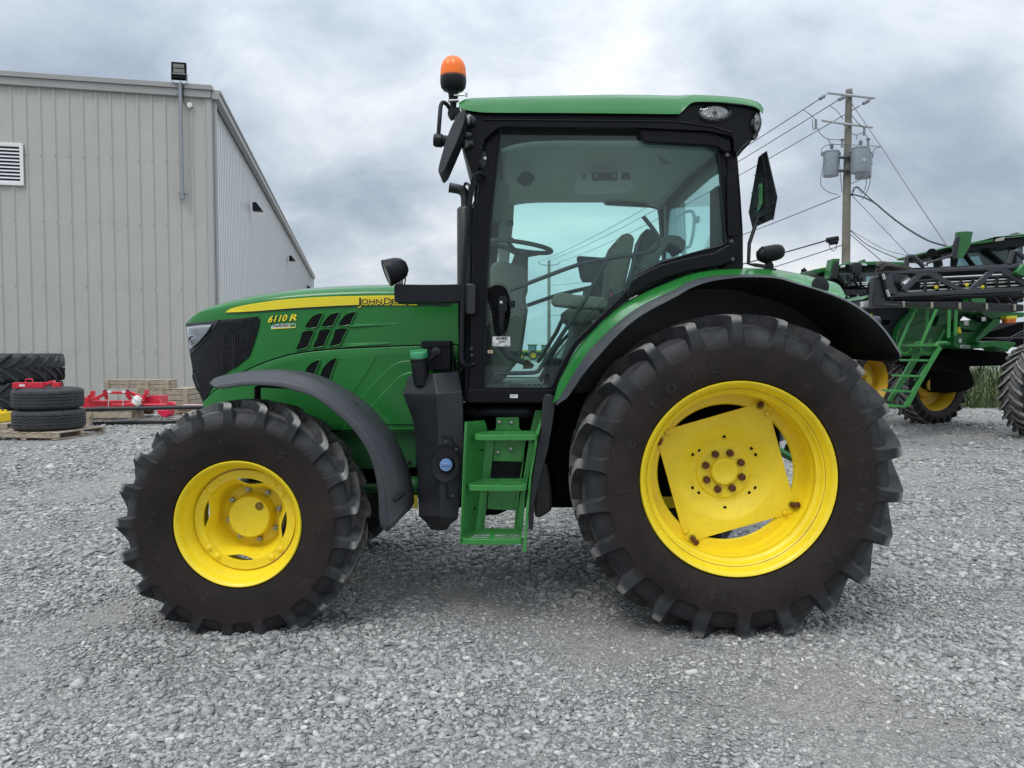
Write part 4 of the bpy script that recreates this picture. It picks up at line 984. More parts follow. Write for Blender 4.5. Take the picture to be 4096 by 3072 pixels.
# front corner: windscreen pillar and brackets
mb = MB(); mb.prism([(1960,505),(1945,560),(1922,660),(1910,740),(1898,900),(1888,1131),(1876,1606),(1852,1606),(1870,1300),(1882,1131),(1893,900),(1898,740),(1896,712),(1905,640),(1925,560)], CY+.10, CY+.2); fp_ = mb.build('front_pillar', BLKD, tractor, bevel=.008)
mb = MB(); mb.prism([(1905,560),(1918,565),(1922,600),(1945,606),(1944,660),(1928,682),(1905,682),(1895,660),(1896,620)], CY-.01, CY+.12); mb.build('mirror_bracket', BLKM, tractor, bevel=.006)
mb = MB(); mb.lathe([(.009,0),(.009,.004),(0,.005)], P(1940,633,CY-.012), (0,-1,0), 14); mb.build('bracket_rivet', WHITE, tractor)
# grab handle along the pillar
mb = MB(); mb.tube(spl([P(1938,703,4.22), P(1925,694,4.17), P(1908,695,4.15), P(1896,712,4.14), P(1884,780,4.14), P(1873,875,4.14), P(1861,1000,4.14), P(1852,1150,4.14), P(1848,1300,4.14), P(1847,1425,4.14), P(1852,1452,4.14), P(1866,1464,4.16), P(1893,1458,4.24)], 5), .0125, 10); mb.build('grab_handle', BLK, tractor)
mb = MB(); mb.prism(rrect(1862,1134,1903,1258,14), 4.16, 4.3); mb.build('hinge_block', BLKM, tractor, bevel=.01)
mb = MB()
for x, y in ((1886,1395),(1887,1421),(1893,1457),(1884,1197),(1874,1230)): mb.lathe([(.012,0),(.012,.01)], P(x,y,4.235), (0,-1,0), 14); hexbolt(mb, P(x,y,4.226), .008, .008)
mb.build('hinge_bolt', MAT['dark_bolt'], tractor)
# sill under the door
mb = MB(); mb.prism([(1872,1558),(2212,1558),(2200,1580),(2172,1611),(1872,1611)], CY-.006, CY+.12); sill = mb.build('door_sill', BLKD, tractor, bevel=.006)
for o in (dfr, dsl, dgl, tr1, tr2, pil, pil2, fp_, sill): mirror_mesh(o)
# door handle on its dotted pad
pad = [(1962,1148),(1990,1140),(2015,1146),(2030,1165),(2040,1200),(2042,1250),(2034,1300),(2022,1335),(1990,1345),(1975,1320),(1966,1250),(1952,1200),(1950,1165)]
def glue(mb, pix, y, d=.001): mb.extr([P(x, y_, y) for x, y_ in pix], (0, d, 0))
mb = MB(); glue(mb, S2(pad, 3, True), CY+.016); mb.build('handle_pad', DARK, tractor)
mb = MB(); 
for i in range(150):
    a = 2*math.pi*i/50; kk = 1.06+.09*(i//50); cx, cy = 1996, 1240
    q = S2(pad, 4, True); p_ = q[int((i % 50)/50*len(q))]; mb.lathe([(.0026-.0006*(i//50), 0), (0, 0)], P(cx+(p_[0]-cx)*kk, cy+(p_[1]-cy)*(1+(kk-1)*.6), CY+.0155), (0,-1,0), 6)
mb.build('handle_pad_dots', DARK, tractor)
dh = empty('door_handle', P(2008,1260,CY), tractor)
mb = MB(); mb.prism(rrect(1993,1183,2029,1250,15), CY-.045, CY+.0); mb.tube([P(2008,1240,CY-.035), P(2004,1310,CY-.04), P(2010,1330,CY-.03), P(2018,1334,CY)], [.020,.017,.014,.012], 10); mb.build('handle_grip', BLK, dh, bevel=.008)
mb = MB(); mb.lathe([(.009,0),(.009,.004),(.006,.006),(0,.006)], P(2005,1211,CY-.045), (0,-1,0), 18); mb.build('lock', STEEL, dh)
mb = MB(); mb.prism(rrect(2036,1202,2061,1228,5), CY-.02, CY+.01); mb.build('latch_tab', BLK, dh, bevel=.003)
# stickers on the door
def flat(px, py, y=CY+.013): return P(px, py, y)
mb = MB(); glue(mb, rrect(1970,1346,2041,1385,4), CY+.013); mb.build('stock_sticker', WHITE, tractor)
mb = MB(); put_text(mb, '209852', 1993, 1370, 2023, 7, lambda a, b: flat(a, b, CY+.011), bold=.02); put_text(mb, 'vs', 2029, 1371, 2036, 4, lambda a, b: flat(a, b, CY+.011))
xx = 1985
while xx < 2026: wd_ = random.choice((1, 1.6, 2.4)); glue(mb, [(xx,1348),(xx+wd_,1348),(xx+wd_,1359),(xx,1359)], CY+.011, .0003); xx += wd_+random.choice((1, 1.4, 2))
for x0, x1, y in ((1972,1978,1367),(1972,1980,1374),(1984,2006,1374),(1972,1982,1380),(1985,1996,1380),(2014,2034,1380)): glue(mb, [(x0,y),(x1,y),(x1,y+1.8),(x0,y+1.8)], CY+.011, .0003)
mb.build('stock_sticker_print', DBK, tractor, smooth=False)
mb = MB(); glue(mb, rrect(1951,1401,1971,1413,2), CY+.013); mb.build('small_sticker', mat('tape_cream', (.72,.60,.38), .6), tractor)
mb = MB(); put_text(mb, 'OFF', 1954, 1410, 1968, 6, lambda a, b: flat(a, b, CY+.011), bold=.03); mb.build('small_sticker_print', mat('print_brown', (.1,.06,.03), .6), tractor, smooth=False)
mb = MB(); glue(mb, rrect(2040,1578,2071,1592,1.5), CY-.008); mb.build('fuel_sticker', WHITE, tractor)
mb = MB(); put_text(mb, 'ULTRA LOW', 2042, 1582, 2062, 2.6, lambda a, b: flat(a, b, CY-.0095), bold=.01); put_text(mb, 'SULFUR FUEL', 2042, 1586.5, 2067, 3.2, lambda a, b: flat(a, b, CY-.0095), bold=.01); put_text(mb, 'ONLY', 2042, 1590.5, 2052, 2.6, lambda a, b: flat(a, b, CY-.0095), bold=.01); mb.build('fuel_sticker_print', DBK, tractor, smooth=False)
mb = MB(); glue(mb, rrect(2181,1497,2194,1508,3), CY+.013); put_text(mb, 'JOHN DEERE', 2174, 1515, 2200, 3, lambda a, b: flat(a, b, CY+.012), bold=.02)
for i in range(4): put_text(mb, 'E43R 0'+str(27+i), 2176, 1520+i*5, 2198, 2.4, lambda a, b: flat(a, b, CY+.012))
mb.build('glass_marking', DARK, tractor, smooth=False)
# ---------------------------------------------------------------- inside the cab
mb = MB(); hz = P(2300, 509, 4.25)[2]
x0_, x1_ = P(1990,520,4.25)[0], P(2895,600,4.25)[0]
# headliner: dished shell below the roof body
hl_ = []
for y, dz in ((CY+.06, .0), (CY+.12, -.008), (CY+.3, -.0), (YC, .02), (2*YC-CY-.3, .0), (2*YC-CY-.12, -.012), (2*YC-CY-.06, -.02)):
    hl_.append([Vector((x0_+.02+(x1_-x0_-.04)*t, y, hz-.062+dz-(.05*(abs(t-.5)*2)**6))) for t in np.linspace(0, 1, 24)])
mb.loft(hl_); mb.build('headliner', INTR, tractor, sharp=60, solid=.012)
# radio console on the far roof edge
def bx(name, pix, y0, y1, m, bev=.01, par=None): mb = MB(); mb.prism(pix, y0, y1); return mb.build(name, m, par or tractor, bevel=bev)
FR = 4.98
rc_ = empty('roof_console', P(2420,720,FR), tractor)
mb = MB(); mb.prism([(2300,698),(2360,690),(2380,681),(2505,681),(2524,690),(2532,720),(2526,760),(2495,775),(2330,778),(2300,765)], FR-.06, FR+.04); mb.build('console_housing', INTR, rc_, bevel=.015)
mb = MB(); mb.prism([(2369,689),(2470,689),(2470,722),(2369,722)], FR-.068, FR-.05); mb.prism([(2487,690),(2512,690),(2522,705),(2522,718),(2487,718)], FR-.068, FR-.05); mb.prism([(2332,700),(2341,700),(2341,716),(2332,716)], FR-.068, FR-.05); mb.build('radio', INTD, rc_)
mb = MB(); 
for x in (2384, 2455): mb.lathe([(.012,0),(.010,.012),(0,.012)], P(x,703,FR-.068), (0,-1,0), 14)
mb.build('radio_knob', INTR, rc_)
mb = MB()
for k in range(8): mb.tube([P(2632+k*7, 622+k*3.5, CY+.25), P(2650+k*5, 660-k*.5, CY+.25)], .0025, 4)
mb.build('speaker_grille', INTD, tractor)
mb = MB(); mb.tube([P(*q, FR-.05) for q in ell(2103,715,33,22,20,-10)], .006, 5, closed=True); mb.lathe([(.05,0),(0,.004)], P(2103,715,FR-.05), (0,-1,0), 20); mb.build('speaker', INTD, tractor)
FR = FY-.10
# far-side window frame: upper header and pillars
mb = MB(); xr_ = P(2903,800,CY)[0]; mb.extr([(xr_, CY+.1, 1.98), (xr_, FY-.1, 1.98), (xr_, FY-.1, hz), (xr_, CY+.1, hz)], (.004, 0, 0)); mb.build('rear_glass', GLASS, tractor, smooth=False)
bx('far_header', [(2050,640),(2700,640),(2700,790),(2655,792),(2440,794),(2400,775),(2060,774)], FR+.0, FR+.05, INTR)
bx('far_header', [(2413,778),(2655,775),(2655,815),(2440,818),(2425,806)], FR+.01, FR+.03, INTD)
bx('far_rear_pillar', [(2640,760),(2738,745),(2732,800),(2738,950),(2742,1010),(2665,1010),(2660,830)], FR-.03, FR+.05, INTR, .02)
bx('far_rear_post', [(2722,752),(2736,755),(2742,900),(2746,1030),(2730,1030)], FR+.0, FR+.05, INTD, .004)
# front window post with the heater duct and display arm
bx('front_post', [(2045,770),(2060,770),(2052,900),(2040,1010),(2030,1060),(1995,1060),(2000,820)], FR-.0, FR+.04, INTR, .01)
bx('front_corner_trim', [(1998,515),(2060,520),(2075,600),(2040,700),(2030,775),(2050,900),(2035,1060),(1992,1060)], FR+.02, FR+.05, INTR, .01)
mb = MB(); mb.prism([(1968,690),(2035,740),(2038,770),(2005,890),(1995,893),(1960,885)], CY+.14, CY+.17); mb.build('interior_mirror', mat('mirror_back', (.03,.045,.035), .4), tractor, bevel=.01)
mb = MB()
for y in (640, 880, 950): mb.prism(rrect(2030,y,2054,y+20,3), FR-.04, FR)
mb.build('post_clip', INTD, tractor, bevel=.003)
# rear window post and latch, seen through the quarter
mb = MB(); mb.tube([P(*q, FR-.10) for q in S2([(2695,1000),(2672,990),(2668,920),(2680,870),(2706,850),(2733,845),(2745,870),(2740,935),(2728,985)], 4)], .012, 6, closed=True)
mb.prism([(2745,868),(2766,862),(2768,888),(2755,892),(2742,888)], FR-.12, FR-.08); latch = mb.build('window_latch', INTD, tractor)
latch.location.x += .06
bx('rear_quarter_post', [(2846,760),(2872,740),(2896,770),(2896,975),(2846,1010)], CY+.14, CY+.18, INTD, .004)
# dash and steering
bx('dash_console', [(1960,1060),(1990,1040),(2040,1050),(2100,1062),(2112,1080),(2112,1160),(2100,1190),(2112,1240),(2100,1330),(2085,1430),(2030,1500),(2010,1530),(1960,1530)], YC-.18, YC+.18, mat('dash_grey', (.17,.175,.145), .7, var=.15), .03)
bx('instrument_pod', [(2060,1010),(2080,1002),(2100,1010),(2112,1040),(2112,1100),(2050,1110),(2046,1050)], YC-.14, YC+.1, INTD, .02)
bx('dash_vent', [(2080,1230),(2104,1240),(2106,1268),(2086,1262)], YC-.19, YC-.17, INTD, .003)
mb = MB()
for y in (1404,1414): mb.prism([(2030,y),(2070,y),(2068,y+5),(2028,y+5)], YC-.19, YC-.17)
mb.build('dash_slots', INTD, tractor)
sw = empty('steering_wheel', P(2085,985,YC-.05), tractor)
sc = Vector(P(2084,987,YC-.10)); tilt = R(-9)
def swp(a, r=.205): 
    p = Vector((r*math.cos(a), r*math.sin(a), 0)); p = Matrix.Rotation(tilt*-1, 3, 'Y') @ p; return sc+p
mb = MB(); mb.tube([swp(2*math.pi*i/40) for i in range(40)], .0155, 10, closed=True); mb.build('rim', INTD, sw)
mb = MB()
for a in (0.3, 2.3, 4.2): mb.tube([swp(a, .19), swp(a, .05)-Vector((0,0,.05))], .011, 8)
mb.lathe([(0,.01),(.045,0),(.05,-.04),(.035,-.16)], sc-Vector((0,0,.04)), (0,0,1), 20); mb.build('spokes', INTD, sw)
bx('steering_column', [(2056,1000),(2078,1000),(2096,1100),(2060,1130)], YC-.13, YC-.05, INTD, .01)
# pedal, floor mat
bx('brake_pedal', [(2094,1450),(2110,1438),(2138,1460),(2128,1475),(2092,1476)], CY+.34, CY+.44, RUST, .004)
mb = MB(); mb.tube([P(2000,1380,CY+.5), P(2040,1430,CY+.45), P(2100,1450,CY+.4)], .02, 8); mb.build('pedal_arm', INTD, tractor)
fz = P(2000,1553,CY+.05)[2]
mb = MB(); mb.bb(P(1940,1553,CY)[0], P(2190,1553,CY)[0], CY+.05, FY-.05, fz-.05, fz); mb.build('cab_floor', mat('floor_grey', (.20,.20,.18), .7, dust=.5, dcol=(.3,.28,.24)), tractor)
mb = MB()
for k in range(8):
    x0 = 2035+k*20; mb.tube([P(x0+d, 1500+d*d*.02+10, CY+.28-.0) if False else Vector((P(x0,1500,CY+.3)[0]+.02*math.sin(t*3), CY+.08+t*.4, fz+.004)) for t, d in ((0,0),(.3,0),(.6,0),(1,0))], .006, 5)
mb.build('mat_ribs', INTD, tractor)
# seat
se = empty('driver_seat', P(2400,1300,YC), tractor)
def sx(pix, y0, y1, m, nm, bev=.03): mb = MB(); mb.prism(pix, y0, y1); return mb.build(nm, m, se, bevel=bev, seg=4)
sx([(2452,1010),(2470,960),(2488,938),(2510,930),(2532,936),(2540,955),(2525,1040),(2500,1150),(2490,1190),(2440,1180),(2442,1130)], YC-.30, YC+.22, CLOTH, 'backrest', .025)
sx([(2208,1195),(2222,1172),(2250,1168),(2300,1178),(2420,1188),(2440,1200),(2430,1235),(2350,1236),(2262,1228),(2222,1224),(2208,1212)], CY+.30, CY+.42, CLOTH, 'armrest', .02)
sx([(2262,1232),(2400,1240),(2410,1272),(2340,1290),(2280,1290),(2264,1262)], YC-.32, YC+.24, CLOTH, 'seat_cushion', .03)
sx([(2290,1290),(2400,1285),(2400,1400),(2360,1530),(2250,1530),(2240,1490),(2290,1340)], YC-.2, YC+.2, MAT['dash_grey'], 'seat_base', .03)
sx([(2560,960),(2590,905),(2625,930),(2640,990),(2600,1100),(2540,1190),(2500,1190),(2540,1060)], YC+.1, YC+.35, INTD, 'rear_console', .03)
sx([(2618,985),(2640,955),(2680,938),(2720,942),(2745,965),(2740,1000),(2728,1010),(2715,990),(2680,975),(2650,1010),(2630,1060),(2560,1090),(2590,1020)], CY+.32, CY+.6, MAT['dash_grey'], 'rear_housing', .02)
sx([(2560,1080),(2640,1040),(2800,1010),(2900,1000),(2900,1060),(2700,1100),(2520,1190),(2490,1230)], CY+.2, CY+.6, INTD, 'fender_console', .02)
sx([(2425,1162),(2445,1150),(2470,1180),(2455,1200),(2435,1190)], CY+.28, CY+.32, INTD, 'belt_buckle', .006)
sx([(2436,1174),(2450,1168),(2456,1182),(2442,1188)], CY+.272, CY+.282, mat('buckle_red', (.55,.05,.04), .5), 'belt_button', .002)
mo = empty('display_monitor', P(2370,1080,YC+.2), tractor)
bx('monitor_case', [(2307,1028),(2318,1023),(2425,1031),(2433,1050),(2449,1112),(2440,1128),(2332,1128),(2322,1110)], YC+.18, YC+.23, INTD, .008, mo)
bx('monitor_screen', [(2326,1040),(2418,1044),(2432,1108),(2338,1112)], YC+.174, YC+.181, mat('screen_off', (.05,.075,.075), .25), .002, mo)
mb = MB(); mb.tube([P(2395,1130,YC+.2), P(2400,1180,YC+.2), P(2380,1260,YC+.2)], .02, 8); mb.build('monitor_arm', INTD, mo)
bx('side_console', [(2345,1152),(2350,1145),(2440,1120),(2520,1180),(2500,1290),(2380,1260),(2340,1180)], FY-.45, FY-.2, INTD, .02)
# grab bars on the inner face of the door
db = mat('door_bar_black', (.03,.032,.032), .4)
mb = MB(); b_ = CY+.10
mb.tube(spl([P(x, y, b_) for x, y in ((2038,1163),(2160,1115),(2313,1059),(2428,1035),(2540,1018),(2602,1006),(2628,985),(2633,953),(2615,920),(2592,890),(2573,866))], 4), .0125, 10)
mb.tube(spl([P(x, y, b_) for x, y in ((2428,1037),(2385,1115),(2332,1213),(2240,1350),(2163,1470),(2142,1488),(2100,1492),(1985,1494))], 4), .0125, 10)
mb.tube([P(2525,1018,b_), P(2566,1096,b_)], .011, 10); mb.build('door_grab_bar', db, tractor)
mb = MB(); mb.lathe([(0,-.02),(.018,-.012),(.020,0),(.018,.012),(0,.02)], P(1980,1498,b_), (0,-1,0), 18); mb.build('bar_knob', db, tractor)
mb = MB(); mb.tube([P(2108,1222,FR), P(2230,1180,FR), P(2350,1152,FR), P(2420,1140,FR)], .016, 8); mb.tube([P(2260,1255,FR), P(2225,1330,FR), P(2150,1450,FR)], .016, 8); mb.tube([P(2310,1300,CY+.25), P(2420,1200,CY+.25), P(2510,1150,CY+.25)], .005, 6); mb.build('far_grab_bar', db, tractor)
# ---------------------------------------------------------------- beacon
be = empty('beacon', P(1813,400,4.30), tractor); o = Vector(P(1813,313,4.30)); m_ = M(4.30)
mb = MB(); prof = [(49,0),(50,6),(49,20),(48,36),(45,50),(38,66),(28,77),(14,84),(0,86)]
n_ = 72; rings = []
for r, h in prof: rings.append([o+Vector(((r*m_*(1+.022*(j % 2)))*math.cos(2*math.pi*j/n_), (r*m_*(1+.022*(j % 2)))*math.sin(2*math.pi*j/n_), h*m_)) for j in range(n_)])
mb.loft(rings, True)
AMB = bpy.data.materials.new('amber_lens'); AMB.use_nodes = True; b_p = AMB.node_tree.nodes['Principled BSDF']; b_p.inputs['Base Color'].default_value = (1.0, .19, .006, 1); b_p.inputs['Roughness'].default_value = .22
mb.build('amber_dome', AMB, be, sharp=20)
mb = MB(); mb.lathe([(44,-1),(50,-2),(51,4),(50,10),(45,11)] and [(44*m_,0),(50.5*m_,0),(51*m_,5*m_),(50*m_,8*m_)], o, (0,0,1), 40); mb.build('dome_ring', mat('amber_ring', (.20,.06,.02), .4), be)
mb = MB(); mb.lathe([(r*m_, h*m_) for r, h in ((0,2),(50,2),(51.5,-6),(51,-20),(48,-36),(40,-46),(26,-50),(21,-56),(19,-66),(19,-74),(14,-74),(14,-80),(19,-81),(20,-90),(14,-92),(12,-110),(11,-140),(0,-140))], o, (0,0,1), 40); mb.build('beacon_base', BLK, be)
mb = MB(); q = Vector(P(1830,382,4.26)); mb.cyl(q-Vector((.02,0,0)), q+Vector((.04,0,.002)), .0045, 8); mb.box(q+Vector((.05,0,.004)), (.014,.004,.022)); mb.cyl(Vector(P(1795,404,4.26)), Vector(P(1835,402,4.26)), .009, 10); mb.build('wing_bolt', STEEL, be)
mb = MB(); mb.lathe([(.008,0),(.022,.03),(.022,.06),(.008,.09)], o+Vector((0,0,.01)), (0,0,1), 16); mb.build('beacon_reflector', mat('brown_refl', (.25,.06,.01), .4), be)
# ---------------------------------------------------------------- mirror
mi = empty('wing_mirror', P(1800,560,4.05), tractor)
mpx = S2([(1861,437),(1853,437),(1838,449),(1818,480),(1795,530),(1772,600),(1756,660),(1753,683),(1756,692),(1763,695),(1777,680),(1800,628),(1830,560),(1852,500),(1861,455)], 3, True)
mb = MB(); mb.prism(mpx, 3.98, 4.20); mb.build('mirror_housing', GRYP, mi, bevel=.02, seg=3)
mb = MB(); mb.prism([(1860,455),(1864,462),(1855,500),(1832,563),(1803,630),(1780,682),(1766,695)], 3.985, 4.195); mb.build('mirror_rim', BLK, mi, bevel=.004)
mb = MB(); a = Vector(P(1735,560,4.09)); b2 = Vector(P(1800,566,4.09)); mb.lathe([(0,0),(.030,0),(.036,.01),(.036,.045),(.030,.05),(.030,.10),(0,.10)], a, b2-a, 20); mb.build('mirror_motor', BLK, mi)
mb = MB(); mb.tube(spl([P(x, y, Y) for x, y, Y in ((1754,537,4.09),(1758,480,4.10),(1762,431,4.12),(1767,414,4.13),(1775,410,4.14),(1788,418,4.15),(1800,434,4.17),(1830,462,4.22),(1850,489,4.24),(1880,525,4.25))], 4), .0115, 10)
mb.tube([P(1848,486,4.24), P(1880,520,4.24), P(1901,557,4.22), P(1898,610,4.22), P(1897,663,4.22), P(1925,668,4.24)], .018, 8)
mb.prism([(1793,438),(1806,430),(1815,440),(1812,468),(1800,470),(1790,455)], 4.14, 4.2); mb.prism([(1808,430),(1838,428),(1842,450),(1825,462),(1810,455)], 4.17, 4.28); mb.build('mirror_arm', BLK, mi, bevel=0)
mirror_tree(mi, tractor)
# ---------------------------------------------------------------- exhaust and air intake
EY = 4.95
ex = empty('exhaust_stack', P(1863,1140,EY), tractor)
mb = MB(); a = Vector(P(1863,1150,EY)); t_ = Vector(P(1863,838,EY)); mm = M(EY)
mb.lathe([(34*mm,0),(34*mm,(t_-a).length),(31*mm,(t_-a).length+.008),(18*mm,(t_-a).length+.022)], a, (0,0,1), 28); mb.build('muffler', BLKM, ex)
mb = MB(); mb.tube(spl([P(1863,838,EY), P(1863,805,EY), P(1860,780,EY), P(1850,764,EY), P(1834,757,EY), P(1815,753,EY), P(1798,750,EY)], 4), [.031]*19+[.031]*5+[.034], 16, caps=False); mb.build('exhaust_tip', BLKM, ex, solid=.003)
# ---------------------------------------------------------------- black arm with work lamp above the hood
mb = MB(); mb.prism(S2([(1576,1150),(1577,1195),(1582,1206),(1600,1212),(1720,1212),(1845,1208),(1890,1208),(1890,1136),(1845,1136),(1740,1138),(1620,1137),(1592,1133),(1580,1138)], 2, True), 4.24, 4.36); mb.build('light_bracket_arm', BLK, tractor, bevel=.012, seg=3)
wl_ = empty('hood_work_lamp', P(1580,1085,4.28), tractor); ax = Vector((-.90,-.25,-.36)); o = Vector(P(1588,1078,4.28))
mb = MB(); mb.lathe([(0,-.065),(.030,-.060),(.055,-.040),(.068,-.01),(.073,.02),(.076,.045),(.072,.055)], o, ax, 28); mb.lathe([(.072,.050),(.079,.052),(.079,.066),(.070,.068)], o, ax, 28); mb.build('lamp_shell', BLK, wl_)
mb = MB(); mb.lathe([(.070,.062),(0,.055)], o, ax, 28); mb.build('lamp_glass', LENS, wl_)
mb = MB(); mb.prism(rrect(1592,1104,1610,1136,4), 4.27, 4.30); mb.build('lamp_mount', PIPE, wl_, bevel=.003)
mb = MB(); mb.tube(spl([P(1600,1092,4.32), P(1615,1098,4.32), P(1622,1115,4.32), P(1618,1138,4.32)], 3), .004, 6); mb.build('lamp_cable', BLK, wl_)
# ---------------------------------------------------------------- slow vehicle sign, rear lamp
XS = 1.428
def sgn(px, py): Y = XS*FPX/(px-2048); return P(px, py, Y)
sg_ = empty('slow_vehicle_sign', sgn(3040,880), tractor)
pts = [(3064,604),(3033,628),(2994,850),(3009,912),(3091,876),(3106,787)]
mb = MB(); mb.extr([sgn(*q) for q in pts], (.006,0,0)); mb.build('sign_plate', BLK, sg_, bevel=.001)
mb = MB()
for a, b in (((3050,616),(3095,880)),((3020,700),(3085,690)),((3008,770),(3100,755)),((3000,838),(3103,815)),((3012,880),(3095,850))): mb.tube([Vector(sgn(*a))-Vector((.003,0,0)), Vector(sgn(*b))-Vector((.003,0,0))], .003, 5)
mb.build('plate_ribs', BLK, sg_)
mb = MB(); mb.extr([Vector(sgn(*q))-Vector((.008,0,0)) for q in ((3040,735),(3054,732),(3054,815),(3044,838),(3034,845),(3036,828),(3040,812))], (.004,0,0)); mb.build('sign_bracket', GREEN2, sg_)
mb = MB()
for q in ((3045,747),(3045,816)): mb.lathe([(.007,0),(.007,.006),(0,.006)], Vector(sgn(*q))-Vector((.008,0,0)), (-1,0,0), 10)
mb.build('sign_bolt', STEEL, sg_)
mb = MB(); mb.tube([P(3033,870,4.27), P(3018,912,4.27), P(2997,975,4.27), P(2994,1055,4.27), P(3020,1060,4.27), P(3062,1066,4.27)], .011, 8); mb.build('sign_post', BLKM, sg_)
rl_ = empty('rear_work_lamp', P(3082,1050,4.30), tractor); q = Vector(P(3080,1014,4.30))
mb = MB(); mb.lathe([(0,-.078),(.028,-.072),(.044,-.05),(.048,-.02),(.047,.03),(.043,.055),(.034,.072),(.018,.082),(0,.084)], q, (.97,0,.20), 28); mb.lathe([(.044,-.045),(.050,-.040),(.049,-.03)], q, (.97,0,.20), 28); mb.build('lamp_shell', BLK, rl_)
mb = MB(); mb.prism([(3072,1046),(3090,1046),(3096,1060),(3096,1077),(3067,1077),(3067,1060)], 4.28, 4.33); mb.bb(P(3040,1077,4.3)[0], P(3100,1077,4.3)[0], 4.27, 4.36, P(3000,1082,4.3)[2], P(3000,1076,4.3)[2]); mb.build('lamp_mount', BLK, rl_, bevel=.004)
# ---------------------------------------------------------------- tank ahead of the steps
TK = empty('fuel_tank', P(1750,1800,4.3), tractor)
def z7(x, y): return (1500+.6028*x, 1300+.6028*y)
Lx = [z7(*q) for q in ((185,455),(205,510),(228,570),(252,645),(266,760),(275,880),(283,1010),(286,1120),(288,1200),(290,1270))]
Mx = [z7(*q) for q in ((410,458),(412,520),(415,580),(420,650),(425,780),(428,900),(430,1010),(430,1120),(430,1200),(430,1272))]
Rx = [z7(*q) for q in ((577,440),(582,500),(584,560),(586,650),(590,780),(588,900),(580,1010),(572,1120),(560,1200),(548,1290))]
lc = resample([P(x, y, 4.42) for x, y in S2(Lx, 3)], 28); mc = resample([P(x, y, 4.22) for x, y in S2(Mx, 3)], 28); rcv = resample([P(x, y, 4.24) for x, y in S2(Rx, 3)], 28)
bkl = [Vector((p.x+.0, 4.62, p.z)) for p in lc]; bkr = [Vector((p.x-.02, 4.66, p.z)) for p in rcv]
cols_ = [bkl, lc, [a.lerp(b, .06) for a, b in zip(lc, mc)], [a.lerp(b, .94) for a, b in zip(lc, mc)], mc, [a.lerp(b, .08) for a, b in zip(mc, rcv)], [a.lerp(b, .95) for a, b in zip(mc, rcv)], rcv, bkr]
rows_ = list(zip(*cols_))
topr = [P(*z7(x, y), Y) for x, y, Y in ((300,330,4.62),(216,345,4.50),(222,343,4.49),(375,322,4.32),(390,320,4.30),(400,320,4.31),(545,310,4.34),(557,310,4.36),(560,312,4.66))]
botr = [P(*z7(x, y), Y) for x, y, Y in ((360,1335,4.60),(330,1300,4.46),(335,1302,4.45),(420,1318,4.30),(430,1320,4.29),(440,1320,4.30),(495,1318,4.32),(505,1316,4.33),(490,1330,4.62))]
bot2 = [P(*z7(x, y), Y) for x, y, Y in ((372,1362,4.58),(366,1340,4.50),(370,1342,4.49),(425,1362,4.36),(430,1364,4.35),(440,1364,4.35),(478,1360,4.37),(485,1350,4.38),(478,1360,4.60))]
mb = MB(); TKM = mat('tank_plastic', (.020,.022,.026), .40, spec=.4, var=.2, vscale=5, bump=.08, bscale=250, dust=.15, dcol=(.06,.06,.06)); mb.loft([topr]+[list(r) for r in rows_]+[botr, bot2], True, True); mb.build('tank_body', TKM, TK, sharp=60, bevel=.008, seg=3)
nk = [Vector(P(*z7(x, y), Y)) for x, y, Y in ((310,400,4.36),(305,330,4.36),(300,280,4.36),(295,232,4.36))]; kk = M(4.36)*.6028
mb = MB(); mb.tube(nk, [50*kk, 58*kk, 58*kk, 56*kk], 24); mb.build('filler_neck', BLK, TK, sharp=60)
mb = MB(); a = nk[-1]; d_ = (nk[-1]-nk[-2]).normalized(); d_ = Vector((d_.x*.5-.02, -.12, 1)).normalized(); mb.lathe([(60*kk,-.006),(61*kk,.0),(61*kk,.010),(57*kk,.013)], a, d_, 40); mb.build('cap_collar', BLK, TK)
mb = MB(); rings = []
for r, h in ((58,.012),(59,.016),(59,.040),(56,.047),(46,.050),(0,.050)): rings.append((r*kk, h))
mb.lathe(rings, a, d_, 40); mb.box(a+d_*.054, (.10, .022, .016), Matrix.Rotation(R(-4), 3, 'Y')); mb.build('filler_cap', mat('cap_green', (.05,.30,.13), .35, var=.1), TK)
# recess with the blue cap
rcz = Vector(P(*z7(465,918), 4.222)); k2 = M(4.22)*.6028
mb = MB()
def er(rx, ry, dY, dz=0): return [rcz+Vector((rx*k2*math.cos(t), dY, ry*k2*math.sin(t)+dz)) for t in [2*math.pi*i/40 for i in range(40)]]
mb.loft([er(101,130,.006), er(99,128,-.012), er(90,118,-.012), er(84,108,-.004)], True)
mb.build('recess_rim', BLK, TK, sharp=60)
mb = MB(); mb.loft([er(90,118,-.010), er(70,85,-.004), er(.1,.1,-.003)], True); mb.build('recess_bowl', mat('recess_black', (.004,.004,.005), .5), TK)
mb = MB(); cpz = Vector(P(*z7(474,928), 4.214)); mb.lathe([(50*k2,-.002),(54*k2,.006),(50*k2,.010)], cpz, (0,-1,.1), 36); mb.lathe([(44*k2,.004),(44*k2,.020),(40*k2,.026),(0,.027)], cpz, (0,-1,.1), 36); mb.build('cap_base', BLK, TK)
mb = MB(); mb.lathe([(43*k2,.0),(43.5*k2,.020),(40*k2,.028),(0,.030)], cpz+Vector((0,-.004,.0)), (0,-1,.15), 36); mb.build('fluid_cap', mat('cap_blue', (.12,.22,.42), .35), TK)
mb = MB(); mb.box(cpz+Vector((0,-.033,.004)), (.052,.010,.018)); mb.build('cap_grip', MAT['cap_blue'], TK, bevel=.004)
